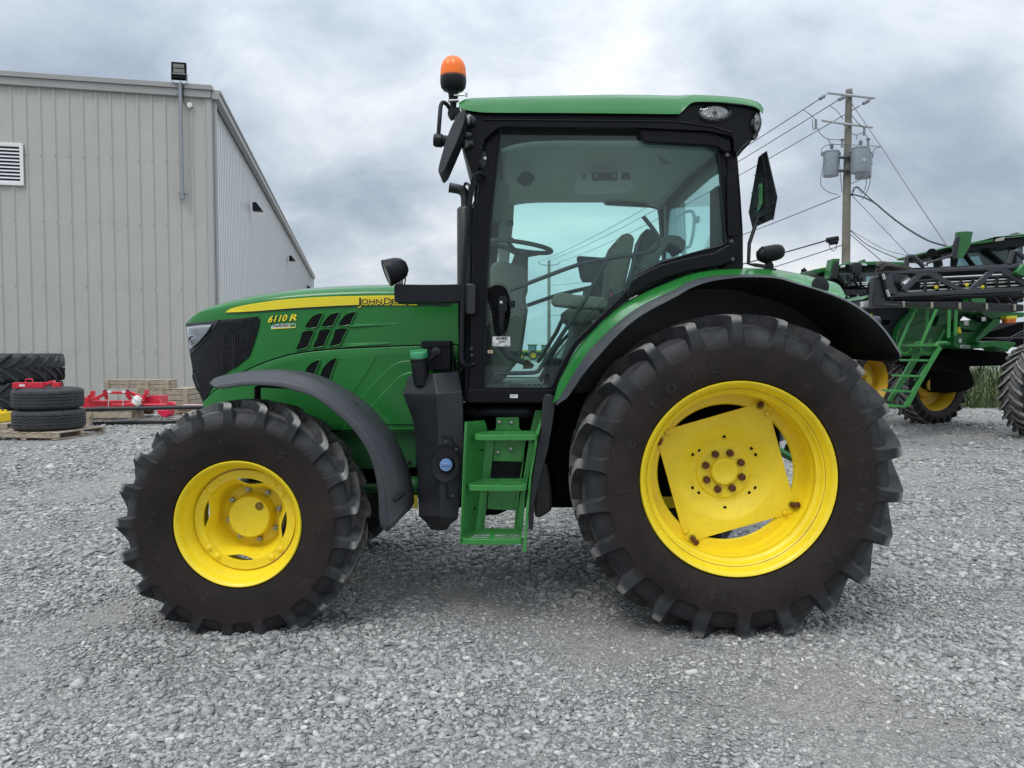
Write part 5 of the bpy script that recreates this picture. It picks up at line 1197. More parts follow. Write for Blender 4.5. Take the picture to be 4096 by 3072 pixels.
mb = MB(); mb.tube([P(*z7(x, y), 4.214) for x, y in ((437,735),(500,735),(530,800),(578,830),(560,900),(555,1000),(553,1150),(480,1150),(472,1060))], .005, 6, closed=False); mb.build('cover_plate_edge', BLK, TK)
mb = MB()
for x, y in ((470,768),(540,825),(516,1132)): mb.lathe([(.008,0),(.008,.006),(0,.006)], P(*z7(x,y),4.21), (0,-1,0), 12)
mb.build('cover_screw', MAT['dark_bolt'], TK)
# black box behind it, bracket
mb = MB(); mb.prism([(1689,1365),(1800,1363),(1803,1368),(1803,1476),(1798,1481),(1712,1481),(1706,1474)], 4.56, 4.74); mb.build('battery_box', BLK, tractor, bevel=.012, seg=3)
mb = MB(); mb.prism([(1686,1366),(1690,1363),(1800,1362),(1803,1366),(1803,1385),(1682,1392)], 4.55, 4.75); mb.build('battery_box_lid', BLK, tractor, bevel=.008)
mb = MB(); mb.lathe([(.028,0),(.028,.012),(.02,.016),(0,.016)], P(1746,1406,4.555), (0,-1,0), 20); mb.prism([(1715,1428),(1738,1410),(1748,1418),(1740,1424),(1714,1448)], 4.53, 4.56); mb.build('box_strap', BLKM, tractor)
mb = MB(); mb.tube([P(1815,1428,4.62), P(1818,1424,4.62), P(1820,1484,4.62)], .006, 6); mb.build('vent_hose', BLK, tractor)
# horizontal tank arm / pipe under the sill
mb = MB(); mb.tube(spl([P(1850,1645,4.45), P(1900,1650,4.40), P(1970,1645,4.36), P(2050,1648,4.36), P(2110,1645,4.36), P(2128,1642,4.4)], 4), [.035,.034,.033,.032,.03,.028,.027,.028,.03,.034,.037,.038,.039,.04,.04,.04,.04,.039,.038,.036,.02], 14); mb.build('air_pipe', BLK, tractor)
mb = MB(); mb.tube(spl([P(1845,1480,4.4), P(1852,1540,4.42), P(1868,1600,4.45), P(1880,1640,4.5)], 4), .012, 8); mb.tube(spl([P(1838,1215,4.5), P(1840,1350,4.48), P(1848,1500,4.44)], 4), .010, 8); mb.build('hose', BLK, tractor)
mb = MB(); mb.prism([(1850,1588),(1862,1588),(1862,1612),(1850,1612)], 4.36, 4.40); mb.build('hose_fitting', STEEL, tractor, bevel=.003)
mb = MB(); mb.prism([(1834,1150),(1900,1150),(1880,1620),(1838,1660),(1834,1500)], 4.44, 5.6); mb.build('firewall', DARK, tractor)
# ---------------------------------------------------------------- steps
ST = empty('cab_steps', P(2000,1900,4.2), tractor)
def z8(x, y): return (1850+.4218*x, 1550+.4219*y)
mb = MB()      # left cheek plate with folded front edge
mb.add([P(*z8(x, y), Y) for x, y, Y in ((45,325,4.12),(205,310,4.30),(228,380,4.30),(220,500,4.31),(180,860,4.31),(120,1360,4.30),(0,1475,4.12),(-22,1482,4.08),(26,330,4.10))], [tuple(range(9))])
mb.build('side_plate', GREEN2, ST, smooth=False, solid=.006)
mb = MB(); mb.extr([P(*z8(x, y), 4.10) for x, y in ((22,326),(46,326),(2,1478),(-24,1480))], (0, .008, 0)); mb.build('side_plate_flange', GREEN2, ST, bevel=.002)
mb = MB()
for pts_ in ([(222,480),(306,480),(262,868),(240,980),(205,1365),(118,1360),(160,985),(178,868)], ): mb.extr([P(*z8(x, y), 4.34) for x, y in pts_], (0, .008, 0))
mb.extr([P(*z8(x, y), 4.34) for x, y in ((612,490),(700,420),(766,215),(690,215),(645,400),(600,560),(537,880),(512,1000),(490,1370),(572,1370),(600,985),(622,880),(655,700),(690,520))], (0, .008, 0))
mb.build('step_rail', GREEN2, ST, bevel=.002)
mb = MB(); mb.extr([P(*z8(x, y), Y) for x, y, Y in ((728,420,4.18),(770,240,4.30),(760,225,4.30),(700,420,4.2),(640,800,4.14),(605,1100,4.10),(590,1350,4.07),(568,1556,4.06),(604,1558,4.055),(625,1200,4.07),(655,830,4.12))], (0, .006, 0)); mb.build('right_rail', GREEN2, ST, bevel=.002)
mb = MB()
mb.extr([P(*z8(x, y), 4.36) for x, y in ((306,488),(612,488),(566,705),(285,698))], (0, .008, 0)); mb.build('back_plate', GREEN2, ST, bevel=.002); mb = MB(); mb.extr([P(*z8(x, y), 4.36) for x, y in ((247,975),(520,975),(502,1168),(232,1152))], (0, .008, 0)); mb.build('back_plate', GREEN2, ST, bevel=.002); mb = MB()
mb.extr([P(*z8(x, y), 4.33) for x, y in ((318,295),(326,284),(528,281),(536,292),(536,380),(560,410),(300,405),(320,380))], (0, .008, 0)); mb.build('back_plate', GREEN2, ST, bevel=.002)
mb = MB()
for x, y, Y in ((349,327,4.33),(462,331,4.33),(336,612,4.36),(458,580,4.36)):
    mb = MB(); q = P(*z8(x, y), Y-.002); mb.lathe([(.019 if y > 400 else .014, 0), (.019 if y > 400 else .014, .003)], q, (0,-1,0), 18); hexbolt(mb, Vector(q)-Vector((0,.003,0)), .0095, .009); mb.build('step_bolt', STEEL, ST)
mb = MB(); q = P(*z8(372,1098), 4.355); hexbolt(mb, q, .011, .008); mb.build('step_bolt', GREEN2, ST)
mb = MB()
for x, y in ((184,594),(117,1148)): mb.lathe([(.007,0),(0,0)], P(*z8(x,y),4.205), (.5,-1,0), 12)
mb.build('plate_holes', DARK, ST)
mb = MB(); mb.extr([P(*z8(x, y), 4.42) for x, y in ((270,700),(570,700),(560,880),(255,880))], (0, .1, 0)); mb.build('step_backing', BLK, ST, bevel=.004)
def tread(xl_, xr_, yf, yb_, Yf, Yb):
    """front lip rounded, expanded-metal grating between frame bars"""
    zf = P(*z8((xl_+xr_)/2, yf), Yf)[2]; t = empty('step_tread', P(*z8((xl_+xr_)/2, yf), (Yf+Yb)/2), ST)
    a = P(*z8(xl_, yf), Yf)[0]; b = P(*z8(xr_, yf), Yf)[0]; h = .032; z1 = zf
    out_ = [(a, Yf+.05), (a+.012, Yf+.02), (a+.05, Yf+.006), ((a+b)/2, Yf), (b-.04, Yf+.004), (b-.008, Yf+.018), (b, Yf+.045), (b-.004, Yb), (a+.06, Yb)]
    c = Vector(((a+b)/2, (Yf+Yb)/2, 0)); inn_ = [(c.x+(x-c.x)*.93, c.y+(y-c.y)*.80) for x, y in out_]
    mb = MB(); mk = lambda l, z: [Vector((x, y, z)) for x, y in l]
    mb.loft([mk(out_, z1-h), mk(out_, z1), mk(inn_, z1), mk(inn_, z1-h), mk(out_, z1-h)], True); mb.box((c.x, c.y, z1-.006), (.03, Yb-Yf-.03, .011)); mb.build('tread_frame', GREEN2, t, bevel=.004)
    mb = MB(); nb = 5
    for k in range(nb):
        y = Yf+.03+(Yb-Yf-.06)*k/(nb-1); mb.box((c.x, y, z1-.003), ((b-a)*.90, .003, .005)) 
        for j in range(44): 
            x = a+(b-a)*(.06+.88*j/43); mb.add([(x-.003, y, z1-.003), (x+.003, y, z1-.003), (x, y, z1+.0035), (x, y+.003, z1-.003)], [(0,1,2),(1,3,2),(3,0,2)])
    mb.build('tread_grating', GREEN2, t, smooth=False)
tread(102, 718, 450, 410, 4.10, 4.33); tread(46, 614, 930, 870, 4.07, 4.31); tread(-18, 572, 1440, 1352, 4.04, 4.30)
# splash guard behind the steps
mb = MB(); gpx = [(752,215),(762,110),(785,70),(830,62),(862,78),(876,130),(874,220),(850,380),(810,600),(770,750),(700,1020),(686,1080),(668,1356),(625,1350),(632,1200),(660,900),(690,700),(735,420)]
mb.extr([P(*z8(x, y), 4.22) for x, y in gpx], (0, .02, 0)); mb.build('splash_guard', mat('guard_black', (.016,.019,.022), .4, var=.2, vscale=10, dust=.25, dcol=(.06,.07,.07), dscale=12), ST, bevel=.006, seg=3)
mb = MB(); mb.prism([(2140,1870),(2190,1850),(2200,1900),(2207,1960),(2208,2040),(2190,2055),(2160,2073),(2139,2070)], 4.45, 4.8); mb.build('rear_tank', mat('guard_black2', (.012,.013,.015), .4), tractor, bevel=.02, seg=3)
# ================================================================ left background: tyres, pallets, crates, implement
RUBB = mat('old_tyre_rubber', (.030, .032, .036), .75, var=.3, vscale=5, dust=.55, dcol=(.10,.10,.10), dscale=7, bump=.2, bscale=60)
def lying_tyre(name, c, Rt, h, label, cat, group=None, lugs=False, nl=20):
    root = empty(name, c); tag(root, label, cat, group)
    if lugs:
        mb = MB(); hw = h/2; tyre_half(mb, Rt, hw, Rt*.5, nl, -1, dirn=1, sk=1.2, Lw=.30); tyre_half(mb, Rt, hw, Rt*.5, nl, 1, ph0=.5, dirn=1, sk=1.2, Lw=.30)
        mb.xform(lambda v: Vector((v.x, v.z, -v.y+hw)))
        mb.build('tread', RUBB, root, local=True, sharp=40)
    else:
        mb = MB(); n = 90; prof = [(.56,.06),(.60,.03),(.80,.0),(.93,.05),(.985,.12),(1.0,.17),(1.0,.27),(.975,.275),(.975,.30),(1.003,.305),(1.003,.42),(.975,.425),(.975,.45),(1.004,.455),(1.004,.55),(.975,.555),(.975,.58),(1.003,.585),(1.003,.70),(.975,.705),(.975,.73),(1.0,.735),(1.0,.83),(.985,.88),(.93,.95),(.80,1.0),(.60,.97),(.56,.94)]
        rings = []
        for k, (r, z) in enumerate(prof):
            ring = []
            for j in range(n):
                a = 2*math.pi*j/n; zz = z+(.012 if (.2 < z < .8) else 0)*(1 if (j % 4) < 2 else -1)
                rr = r*(1-.012*(1 if (z < .16 or z > .84) and .9 < r and j % 3 == 0 else 0)); ring.append((Rt*rr*math.cos(a), Rt*rr*math.sin(a), zz*h))
            rings.append(ring)
        rings.append(rings[0]); mb.loft(rings, True); mb.build('tread', RUBB, root, local=True, sharp=35)
    mb = MB(); mb.lathe([(Rt*.57, .06*h), (Rt*.55, .5*h), (Rt*.57, .94*h), (Rt*.80, .985*h)] , (0,0,0), (0,0,1), 60); mb.build('sidewall', RUBB, root, local=True)
    return root
def pallet(name, c, w_, d_, rz, label, h=.13, group=None):
    root = empty(name, c, rz=rz); tag(root, label, 'pallet', group)
    mb = MB(); nb = 7
    for k in range(nb): mb.box((-w_/2+w_*(k+.5)/nb, 0, h-.010), (w_/nb*.72, d_, .02))
    mb.build('deck_boards', WOOD, root, local=True, bevel=.003)
    for y in (-d_/2+.03, 0, d_/2-.03):
        mb = MB(); mb.box((0, y, h*.55), (w_, .045, h*.62)); mb.build('stringer', WOOD, root, local=True, bevel=.003)
    mb = MB()
    for k in range(3): mb.box((-w_/2+.07+(w_-.14)*k/2, 0, .012), (.11, d_, .02))
    mb.build('bottom_boards', WOOD, root, local=True, bevel=.003); return root
q = P(198, 1690, 13.6); Yt = 13.6; gz0 = 0.0
pallet('wooden_pallet', (q[0], Yt, 0), 1.36, 1.2, R(-9), 'weathered wooden pallet under the two stacked truck tyres')
rt = .585; th_ = (1692-1605)*M(Yt)*.93
zb_ = .13
lying_tyre('truck_tyre', (q[0], Yt, zb_), rt, .375, 'dark worn truck tyre lying flat, lower of the pair on the wooden pallet', 'tyre')
lying_tyre('truck_tyre', (P(193,1600,Yt)[0], Yt, zb_+.378), rt*.985, .385, 'dark worn truck tyre on top of another, a red bar lying on it', 'tyre')
# red tow bar part on top
zt_ = zb_+.378+.387; xc = P(160,1530,13.45)[0]
def redbar():
    r = empty('red_tool_bar', (xc, 13.35, zt_)); tag(r, 'short red steel bar lying on the upper truck tyre', 'tool bar')
    mb = MB(); mb.box((-.06, -.1, .055), (.50, .16, .10), Matrix.Rotation(R(12), 3, 'Z')); mb.box((.22, -.02, .085), (.22, .14, .06), Matrix.Rotation(R(12), 3, 'Z') @ Matrix.Rotation(R(-14), 3, 'Y')); mb.build('bar', RED, r, local=True, bevel=.006)
    mb = MB(); mb.tube([(-.14,-.09,.10),(-.13,-.09,.16),(-.03,-.07,.165),(-.02,-.07,.11)], .012, 6); mb.build('loop_handle', RED, r, local=True)
    mb = MB(); mb.box((.37, .03, .06), (.12, .03, .08)); mb.box((.37, -.05, .06), (.12, .03, .08)); mb.build('fork', RED, r, local=True, bevel=.004)
    mb = MB(); mb.box((-.13, -.201, .055), (.09, .003, .035), Matrix.Rotation(R(12), 3, 'Z')); mb.build('label_plate', WHITE, r, local=True)
redbar()
# big lugged tyres behind
Ya = 18.2; xa = P(232,1550,Ya)[0]-1.02
pallet('wooden_pallet', (xa+.1, Ya-.2, 0), 2.1, 1.6, 0, 'low grey pallet holding the pair of big lugged tractor tyres', h=.16)
lying_tyre('tractor_tyre', (xa, Ya, .16), 1.0, .66, 'huge lugged tractor tyre lying flat, lower of the two by the shed wall', 'tyre', lugs=True)
lying_tyre('tractor_tyre', (xa+.02, Ya, .825), 1.02, .68, 'huge lugged tractor tyre lying flat, upper of the two by the shed wall', 'tyre', lugs=True)
# yellow battery crate on its pallet at the frame edge
Yc = 15.0; xq = P(0,1680,Yc)[0]
pallet('wooden_pallet', (xq-.15, Yc, 0), 1.1, 1.0, R(4), 'wooden pallet at the left picture edge with a yellow crate on it')
cr_ = empty('yellow_crate', (xq-.03, Yc-.1, .13)); tag(cr_, 'small bright yellow crate on the pallet at the left picture edge', 'crate')
YC2 = mat('crate_yellow', (.80, .58, .01), .45, var=.1)
mb = MB(); mb.box((0,0,.10), (.42,.40,.19)); mb.build('crate_body', YC2, cr_, local=True, bevel=.015)
mb = MB()
for i in range(4): 
    for j in range(2): mb.cyl((-.14+.095*i, -.1+.2*j, .19), (-.14+.095*i, -.1+.2*j, .245), .028, 12)
mb.build('crate_knob', YC2, cr_, local=True, bevel=.004)
# wooden crates
def crate(name, c, w_, d_, h, rz, label, nx=3, slats=3):
    r = empty(name, c, rz=rz); tag(r, label, 'crate')
    mb = MB(); sh = h/slats
    for k in range(slats):
        mb.box((0, -d_/2, sh*(k+.5)), (w_, .02, sh*.90)); mb.box((0, d_/2, sh*(k+.5)), (w_, .02, sh*.90)); mb.box((w_/2, 0, sh*(k+.5)), (.02, d_-.03, sh*.90)); mb.box((-w_/2, 0, sh*(k+.5)), (.02, d_-.03, sh*.90))
    mb.build('crate_slats', WOOD, r, local=True, bevel=.003)
    for i in range(nx):
        mb = MB(); mb.box((-w_/2+.08+(w_-.16)*i/(nx-1), -d_/2-.022, h/2), (.12, .022, h+.04)); mb.build('crate_batten', WOOD, r, local=True, bevel=.003)
    mb = MB(); mb.box((0, 0, h+.014), (w_+.02, d_+.02, .024)); mb.build('crate_lid', WOOD, r, local=True, bevel=.003)
    return r
Yk = 21.5; k1 = M(Yk)
x1 = P(575,1600,Yk)[0]; w1 = (772-560)*k1
crate('wooden_crate', (P(668,1600,Yk)[0], Yk+.2, .0), w1*.98, 1.2, .47*1.0, R(3), 'large wooden slatted crate on the gravel against the shed wall, under a long crate')
crate('wooden_crate', (P(570,1560,Yk)[0], Yk-.05, .50), 255*k1, .5, 30*k1, R(1), 'long low wooden crate with four battens lying on top of the wider crate', 4, 2)
tagp = MB(); tagp.box((P(644,1565,Yk)[0], Yk-.37, P(644,1566,Yk)[2]), (.16, .004, .07)); 
cr2 = bpy.data.objects.get('wooden_crate.001'); tagp.build('crate_paper', mat('paper', (.6,.58,.5), .8), cr2)
# red implement strapped on a pallet
Yi = 17.3; ki = M(Yi); ir = empty('red_implement', (P(480,1620,Yi)[0], Yi, 0)); tag(ir, 'bright red three-point implement frame strapped down on a pallet', 'implement')
def zB(x, y): return (.3617*x, 1350+.3617*y)
def ip(nm, pts, d0=0.0, d1=.25, m=RED, bev=.01): mb = MB(); mb.prism([zB(*q) for q in pts], Yi+d0, Yi+d1); return mb.build(nm, m, ir, bevel=bev)
ip('main_beam', [(850,690),(900,662),(1000,660),(1000,705),(1590,700),(1640,645),(1775,645),(1778,775),(905,778),(895,720)], .1, .5)
ip('upright', [(995,590),(1025,590),(1025,655),(990,655)], 0, .12); ip('upright', [(1597,580),(1622,580),(1625,640),(1598,640)], 0, .12)
ip('upright', [(965,640),(985,632),(990,700),(955,705)], 0, .12); ip('upright', [(1577,628),(1600,622),(1607,692),(1577,695)], 0, .12)
ip('arm', [(990,685),(1120,625),(1145,608),(1150,640),(1060,680)], -.05, .07); ip('arm', [(1435,598),(1560,650),(1590,690),(1530,672),(1440,630)], -.05, .07)
ip('cross_bar', [(1200,595),(1400,598),(1400,628),(1205,622)], 0, .1)
for x in (1162, 1412):
    mb = MB(); mb.tube([P(*zB(x,590), Yi-.1), P(*zB(x+5,640), Yi-.1), P(*zB(x+30,680), Yi-.05)], [.055,.052,.04], 16); mb.build('hitch_tube', RED, ir)
    mb = MB(); mb.lathe([(.042,0),(0,0)], Vector(P(*zB(x,588), Yi-.1))+Vector((0,-.01,.004)), (0,-.5,1), 16); mb.build('tube_opening', DARK, ir)
ip('side_bracket', [(1700,680),(1755,672),(1780,740),(1745,745),(1735,690),(1700,690)], -.1, .0)
ip('drive_housing', [(1390,720),(1460,720),(1500,745),(1490,770),(1400,768)], -.15, .1, bev=.03); 
mb = MB(); mb.tube([P(*zB(1230,705), Yi-.12), P(*zB(1240,745), Yi-.12), P(*zB(1400,745), Yi-.12), P(*zB(1850,745), Yi-.15)], .03, 10); mb.build('drive_shaft', RED, ir)
ip('shaft_yoke', [(1855,710),(1900,710),(1930,740),(1925,758),(1860,755)], -.2, -.05, bev=.02); ip('shaft_gearbox', [(1725,800),(1870,798),(1875,850),(1840,885),(1790,880),(1740,840)], -.2, .1, mat('red_wrap', (.62,.015,.06), .45, bump=1, bscale=30), .03)
for x in (1205, 1365): ip('strap_pad', [(x-20,590),(x+22,590),(x+18,612),(x-16,612)], -.16, -.1, WHITE, .003); ip('strap', [(x-5,612),(x+6,612),(x-4,780),(x-12,780)], -.15, -.14, mat('strap_grey', (.45,.47,.45), .6), 0)
ip('decal_plate', [(1510,752),(1592,752),(1592,770),(1510,770)], -.19, -.185, DBK, 0)
bag = empty('plastic_bag', P(*zB(1515,700), Yi-.2)); tag(bag, 'crumpled white plastic bag hanging on the red implement', 'bag')
mb = MB(); rb = []
for i in range(7):
    ring = []; zz = (i/6-.5)*.24
    for j in range(16):
        a = 2*math.pi*j/16; r = .085*math.sqrt(max(.02, 1-(i/3-1)**2))*(1+.35*math.sin(3*a+i*1.7)+.22*math.sin(7*a+i)); ring.append((r*math.cos(a)*1.1, r*.5*math.sin(a), zz*(1+.1*math.sin(5*a))))
    rb.append(ring)
mb.loft(rb, True, True); mb.build('bag_film', WHITE, bag, local=True, sharp=25)
pallet('wooden_pallet', (P(462,1640,Yi)[0], Yi-.05, 0), 230*ki, 1.1, 0, 'wooden pallet carrying the red implement frame', h=.22)
# black steel pipes on the ground
def pipe(a, b, r, label):
    rt_ = empty('steel_pipe', a); tag(rt_, label, 'pipe'); mb = MB(); mb.cyl(a, b, r, 16); mb.build('pipe_body', BLKM, rt_)
    mb = MB(); mb.lathe([(r*1.25,0),(r*1.25,.12)], Vector(a).lerp(Vector(b), .12), Vector(b)-Vector(a), 16); mb.build('pipe_collar', BLKM, rt_)
a = Vector(P(325,1638,15.3)); b = Vector(P(830,1628,16.2)); pipe(a, b, .045, 'upper black steel pipe lying level in front of the red implement')
a = Vector(P(330,1682,15.6)); b = Vector(P(820,1675,16.0)); a.z = b.z = .05; pipe(a, b, .05, 'lower black steel pipe lying on the gravel below the other one')
# trestles carrying the upper pipe
for xx, yy, lb in ((a.x+.25, 15.35, 'small timber block under the left end of the upper pipe'), (b.x-.15, 16.15, 'small timber block under the right end of the upper pipe')):
    t = empty('timber_block', (xx, yy, 0)); tag(t, lb, 'block'); mb = MB(); mb.box((0,0,.10), (.14,.12,.20)); mb.box((0,0,.24), (.20,.10,.08)); mb.build('block_wood', WOOD, t, local=True, bevel=.006)
t = pallet('wooden_pallet', (P(800,1640,18.6)[0], 18.6, 0), 1.0, .9, 0, 'wooden pallet behind the front tyre with a flat red board on it', h=.16)
rb_ = empty('red_board', (P(790,1630,18.4)[0], 18.5, .16)); tag(rb_, 'flat red and white board lying on a pallet behind the front tyre', 'board')
mb = MB(); mb.box((0,0,.03), (.8,.8,.05)); mb.build('board_panel', RED, rb_, local=True, bevel=.004); mb = MB(); mb.box((0,0,.06), (.8,.14,.006)); mb.build('board_stripe', WHITE, rb_, local=True)
# ================================================================ right background: machines
def bgtyre(root, c, Rt, hw, rz, nl=26, rimr=.62, dirn=1, m=None):
    e_ = bpy.data.objects.new('wheel', None); COL.objects.link(e_); e_.parent = root; e_.location = Vector(c)-ORG[root.name]; e_.rotation_euler = (0,0,rz); ORG[e_.name] = Vector()
    mb = MB(); tyre_half(mb, Rt, hw, Rt*rimr, nl, -1, dirn=dirn, sk=1.1, Lw=.34); tyre_half(mb, Rt, hw, Rt*rimr, nl, 1, ph0=.5, dirn=dirn, sk=1.1, Lw=.34); mb.build('tyre', m or RUBB, e_, local=True, sharp=40)
    mb = MB(); r = Rt*rimr; mb.lathe([(r-.01, hw*.74), (r+.015, hw*.78), (r-.01, hw*.70), (r-.05, hw*.4), (r-.09, hw*.2), (r-.10, -hw*.2), (r*.55, -hw*.35), (r*.5, -hw*.1), (r*.25, hw*.0), (r*.22, hw*.3), (0, hw*.3)], (0,0,0), (0,-1,0), 64)
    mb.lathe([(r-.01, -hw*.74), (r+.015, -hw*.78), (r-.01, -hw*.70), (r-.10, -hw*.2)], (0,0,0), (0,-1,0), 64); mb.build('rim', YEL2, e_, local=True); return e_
TRUB = rubber('sprayer_rubber', .86, .9)
spr = empty('field_sprayer', (P(3830,1500,14)[0], 14.5, 0)); tag(spr, 'tall green self-propelled sprayer with a folded black boom and a green ladder on its side', 'sprayer')
Y1 = 12.6
def zR(x, y): return (3250+.3828*x, 880+.3828*y)
def bp_(nm, pts, Y, Y2, m, par=None, bev=.01, z=zR):
    mb = MB(); mb.prism([z(*q) for q in pts], Y, Y2); return mb.build(nm, m, par or spr, bevel=bev)
def bt(nm, paths, Y, r, m, par=None, n=8, z=zR):
    mb = MB()
    for p in paths: mb.tube([P(*z(q[0], q[1]), q[2] if len(q) > 2 else Y) for q in p], r, n)
    return mb.build(nm, m, par or spr)
# wheels
rw1 = bgtyre(spr, P(4154, 1560, 13.45)[0:2]+(.85,), .86, .24, R(24), dirn=1, m=TRUB, rimr=.64)
bgtyre(spr, (P(3712,1560,16.0)[0], 16.0, .84), .87, .30, R(19), dirn=1, m=TRUB, rimr=.64)
# hood (front block with headlight)
bp_('hood_grille', [(526,830),(640,815),(1010,830),(1060,900),(1000,1010),(920,1120),(880,1230),(860,1275),(700,1290),(560,1100)], 14.4, 15.6, mat('dark_grille', (.010,.012,.020), .4, dust=.3, dcol=(.03,.035,.05), dscale=3, var=.3), bev=.04)
bp_('hood_top', [(524,832),(560,800),(632,776),(1000,800),(1010,832),(640,822)], 14.35, 15.7, GREEN3, bev=.03)
bp_('headlight', [(530,850),(590,842),(596,905),(533,915)], 14.36, 14.5, LENS)
bp_('grille_recess', [(718,1040),(818,1045),(815,1075),(790,1100),(745,1098)], 14.36, 14.42, DARK)
bp_('emblem', [(598,975),(635,972),(640,1018),(605,1015)], 14.34, 14.38, GREEN3)
mb = MB(); mb.tube([P(*zR(x, y), 14.33) for x, y in ((618,982),(618,1005),(628,1008),(628,995))], .010, 6); mb.build('emblem_mark', YDEC, spr)
# green side body
bp_('body_panel', [(880,1230),(900,1150),(950,1060),(1000,1010),(1060,960),(1085,905),(1765,940),(1765,975),(1600,990),(1540,1060),(1540,1340),(1380,1340),(1300,1420),(960,1425),(880,1390)], 14.2, 15.4, GREEN3, bev=.03)
bt('panel_crease', [[(950,1240),(975,1170),(1040,1110),(1150,1065),(1240,1040)], [(930,1240),(1130,1236)], [(1095,1010),(1110,900)], [(1090,1012),(1200,1000),(1310,985)]], 14.17, .010, GREEN2)
bp_('side_opening', [(1245,1010),(1310,1000),(1270,1100),(1240,1105)], 14.16, 14.2, DARK); bp_('side_opening', [(1330,1000),(1420,990),(1415,1100),(1290,1110)], 14.15, 14.19, GREEN3)
bp_('side_tank', [(1540,1050),(1840,1035),(1845,1090),(1820,1125),(1700,1165),(1540,1130)], 13.9, 14.8, GREEN3, bev=.02)
bp_('valve_box', [(1480,1165),(1718,1170),(1688,1355),(1530,1345),(1480,1320)], 13.9, 14.8, GREEN3, bev=.02)
bp_('strut', [(1710,1240),(1890,1040),(1965,1040),(1960,1080),(1720,1285)], 13.7, 13.9, GREEN3); bp_('beam', [(1765,950),(2215,965),(2215,1010),(2040,1040),(1890,1045),(1765,985)], 13.8, 14.4, GREEN3)
bp_('arch', [(1740,1310),(1780,1275),(1900,1262),(2120,1280),(2130,1300),(2060,1350),(2040,1380),(1990,1345),(1880,1320),(1740,1345)], 13.6, 14.2, GREEN3)
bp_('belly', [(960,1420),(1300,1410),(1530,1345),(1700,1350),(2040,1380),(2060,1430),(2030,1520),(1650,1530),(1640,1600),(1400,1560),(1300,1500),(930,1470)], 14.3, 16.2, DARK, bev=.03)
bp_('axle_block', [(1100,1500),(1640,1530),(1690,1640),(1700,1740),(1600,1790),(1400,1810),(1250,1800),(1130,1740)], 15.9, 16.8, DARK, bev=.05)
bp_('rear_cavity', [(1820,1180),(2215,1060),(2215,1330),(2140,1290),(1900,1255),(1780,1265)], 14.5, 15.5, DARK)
bt('hydraulic_line', [[(1790,1235),(2040,1245),(2215,1150)], [(1900,1235),(2215,1230)], [(2000,1280),(2215,1180)]], 14.2, .015, BLKM)
bp_('beacon_lens', [(2025,1035),(2140,1030),(2125,1078),(2030,1080)], 13.6, 13.75, mat('amber_far', (.7,.16,.02), .3), bev=.02); bp_('beacon_cap', [(2028,1003),(2143,998),(2140,1032),(2024,1036)], 13.6, 13.78, YDEC)
bp_('warning_sticker', [(1588,1050),(1632,1048),(1632,1100),(1588,1098)], 13.86, 13.89, WHITE, bev=0); bp_('tag', [(1516,1120),(1545,1118),(1558,1182),(1530,1184)], 13.84, 13.88, YDEC, bev=0); bp_('tag', [(1536,1240),(1558,1240),(1558,1280),(1536,1280)], 13.86, 13.89, WHITE, bev=0)
bp_('dealer_sticker', [(1546,1310),(1560,1304),(1648,1308),(1648,1338),(1546,1336)], 13.87, 13.89, WHITE, bev=0)
mb = MB(); put_text(mb, 'AGRITEX', *zR(1550,1332), zR(1640,0)[0], 8, lambda a, b: P(a, b, 13.86), shear=.3, bold=.02); mb.build('dealer_lettering', DBK, spr, smooth=False)
bp_('side_lamp', [(1760,1005),(1830,1000),(1836,1055),(1800,1070),(1765,1060)], 13.7, 13.85, BLK); bp_('side_lamp_glass', [(1768,1014),(1812,1010),(1814,1055),(1772,1058)], 13.68, 13.70, WHITE)
# cab (upper right)
bp_('cab_roof', [(1412,285),(1440,265),(1480,262),(1650,235),(1890,185),(1910,172),(2215,140),(2300,140),(2300,175),(1910,190),(1880,235),(1650,262),(1440,300)], 13.4, 15.2, GREEN3, bev=.02)
bp_('cab_roof_lower', [(1480,275),(1650,262),(1880,238),(1920,200),(2300,178),(2300,260),(1760,300),(1620,345),(1470,340)], 13.5, 15.1, BLK)
bp_('roof_lamp', [(1925,195),(2020,175),(2000,215),(1915,225)], 13.38, 13.5, mat('lamp_tan', (.35,.34,.30), .4)); bp_('roof_rail', [(2025,182),(2215,160),(2215,168),(2025,190)], 13.4, 13.45, PIPE)
bp_('cab_knob', [(2135,125),(2175,125),(2175,142),(2135,142)], 14, 14.2, TRIM)
sg2 = glass_mat('sprayer_glass', (.50,.66,.66), 1.2, haze=.2, hcol=(.10,.14,.15))
bp_('windscreen', [(1480,350),(1640,330),(1770,290),(2100,250),(2200,250),(2200,460),(1480,480)], 13.9, 13.93, sg2, bev=0)
bt('cab_post', [[(1475,270),(1465,480)], [(1580,355),(1680,480)], [(1750,280),(1990,455)], [(2110,250),(2110,460)], [(1500,390),(1480,480)]], 13.85, .045, BLK)
bp_('cab_interior', [(1900,330),(2110,250),(2200,250),(2200,470),(1960,460)], 14.4, 14.9, INTD)
bp_('stack_panel', [(1522,122),(1620,115),(1680,120),(1650,270),(1580,390),(1505,400),(1515,250)], 13.0, 13.10, GREEN3, bev=.01); bp_('mirror_panel', [(1510,170),(1545,166),(1525,300),(1505,390),(1480,400),(1486,230)], 12.94, 12.99, BLKM, bev=.01)
bt('mirror_arm', [[(1475,255),(1475,340),(1450,375),(1200,450),(1190,480)]], 12.95, .022, BLKM)
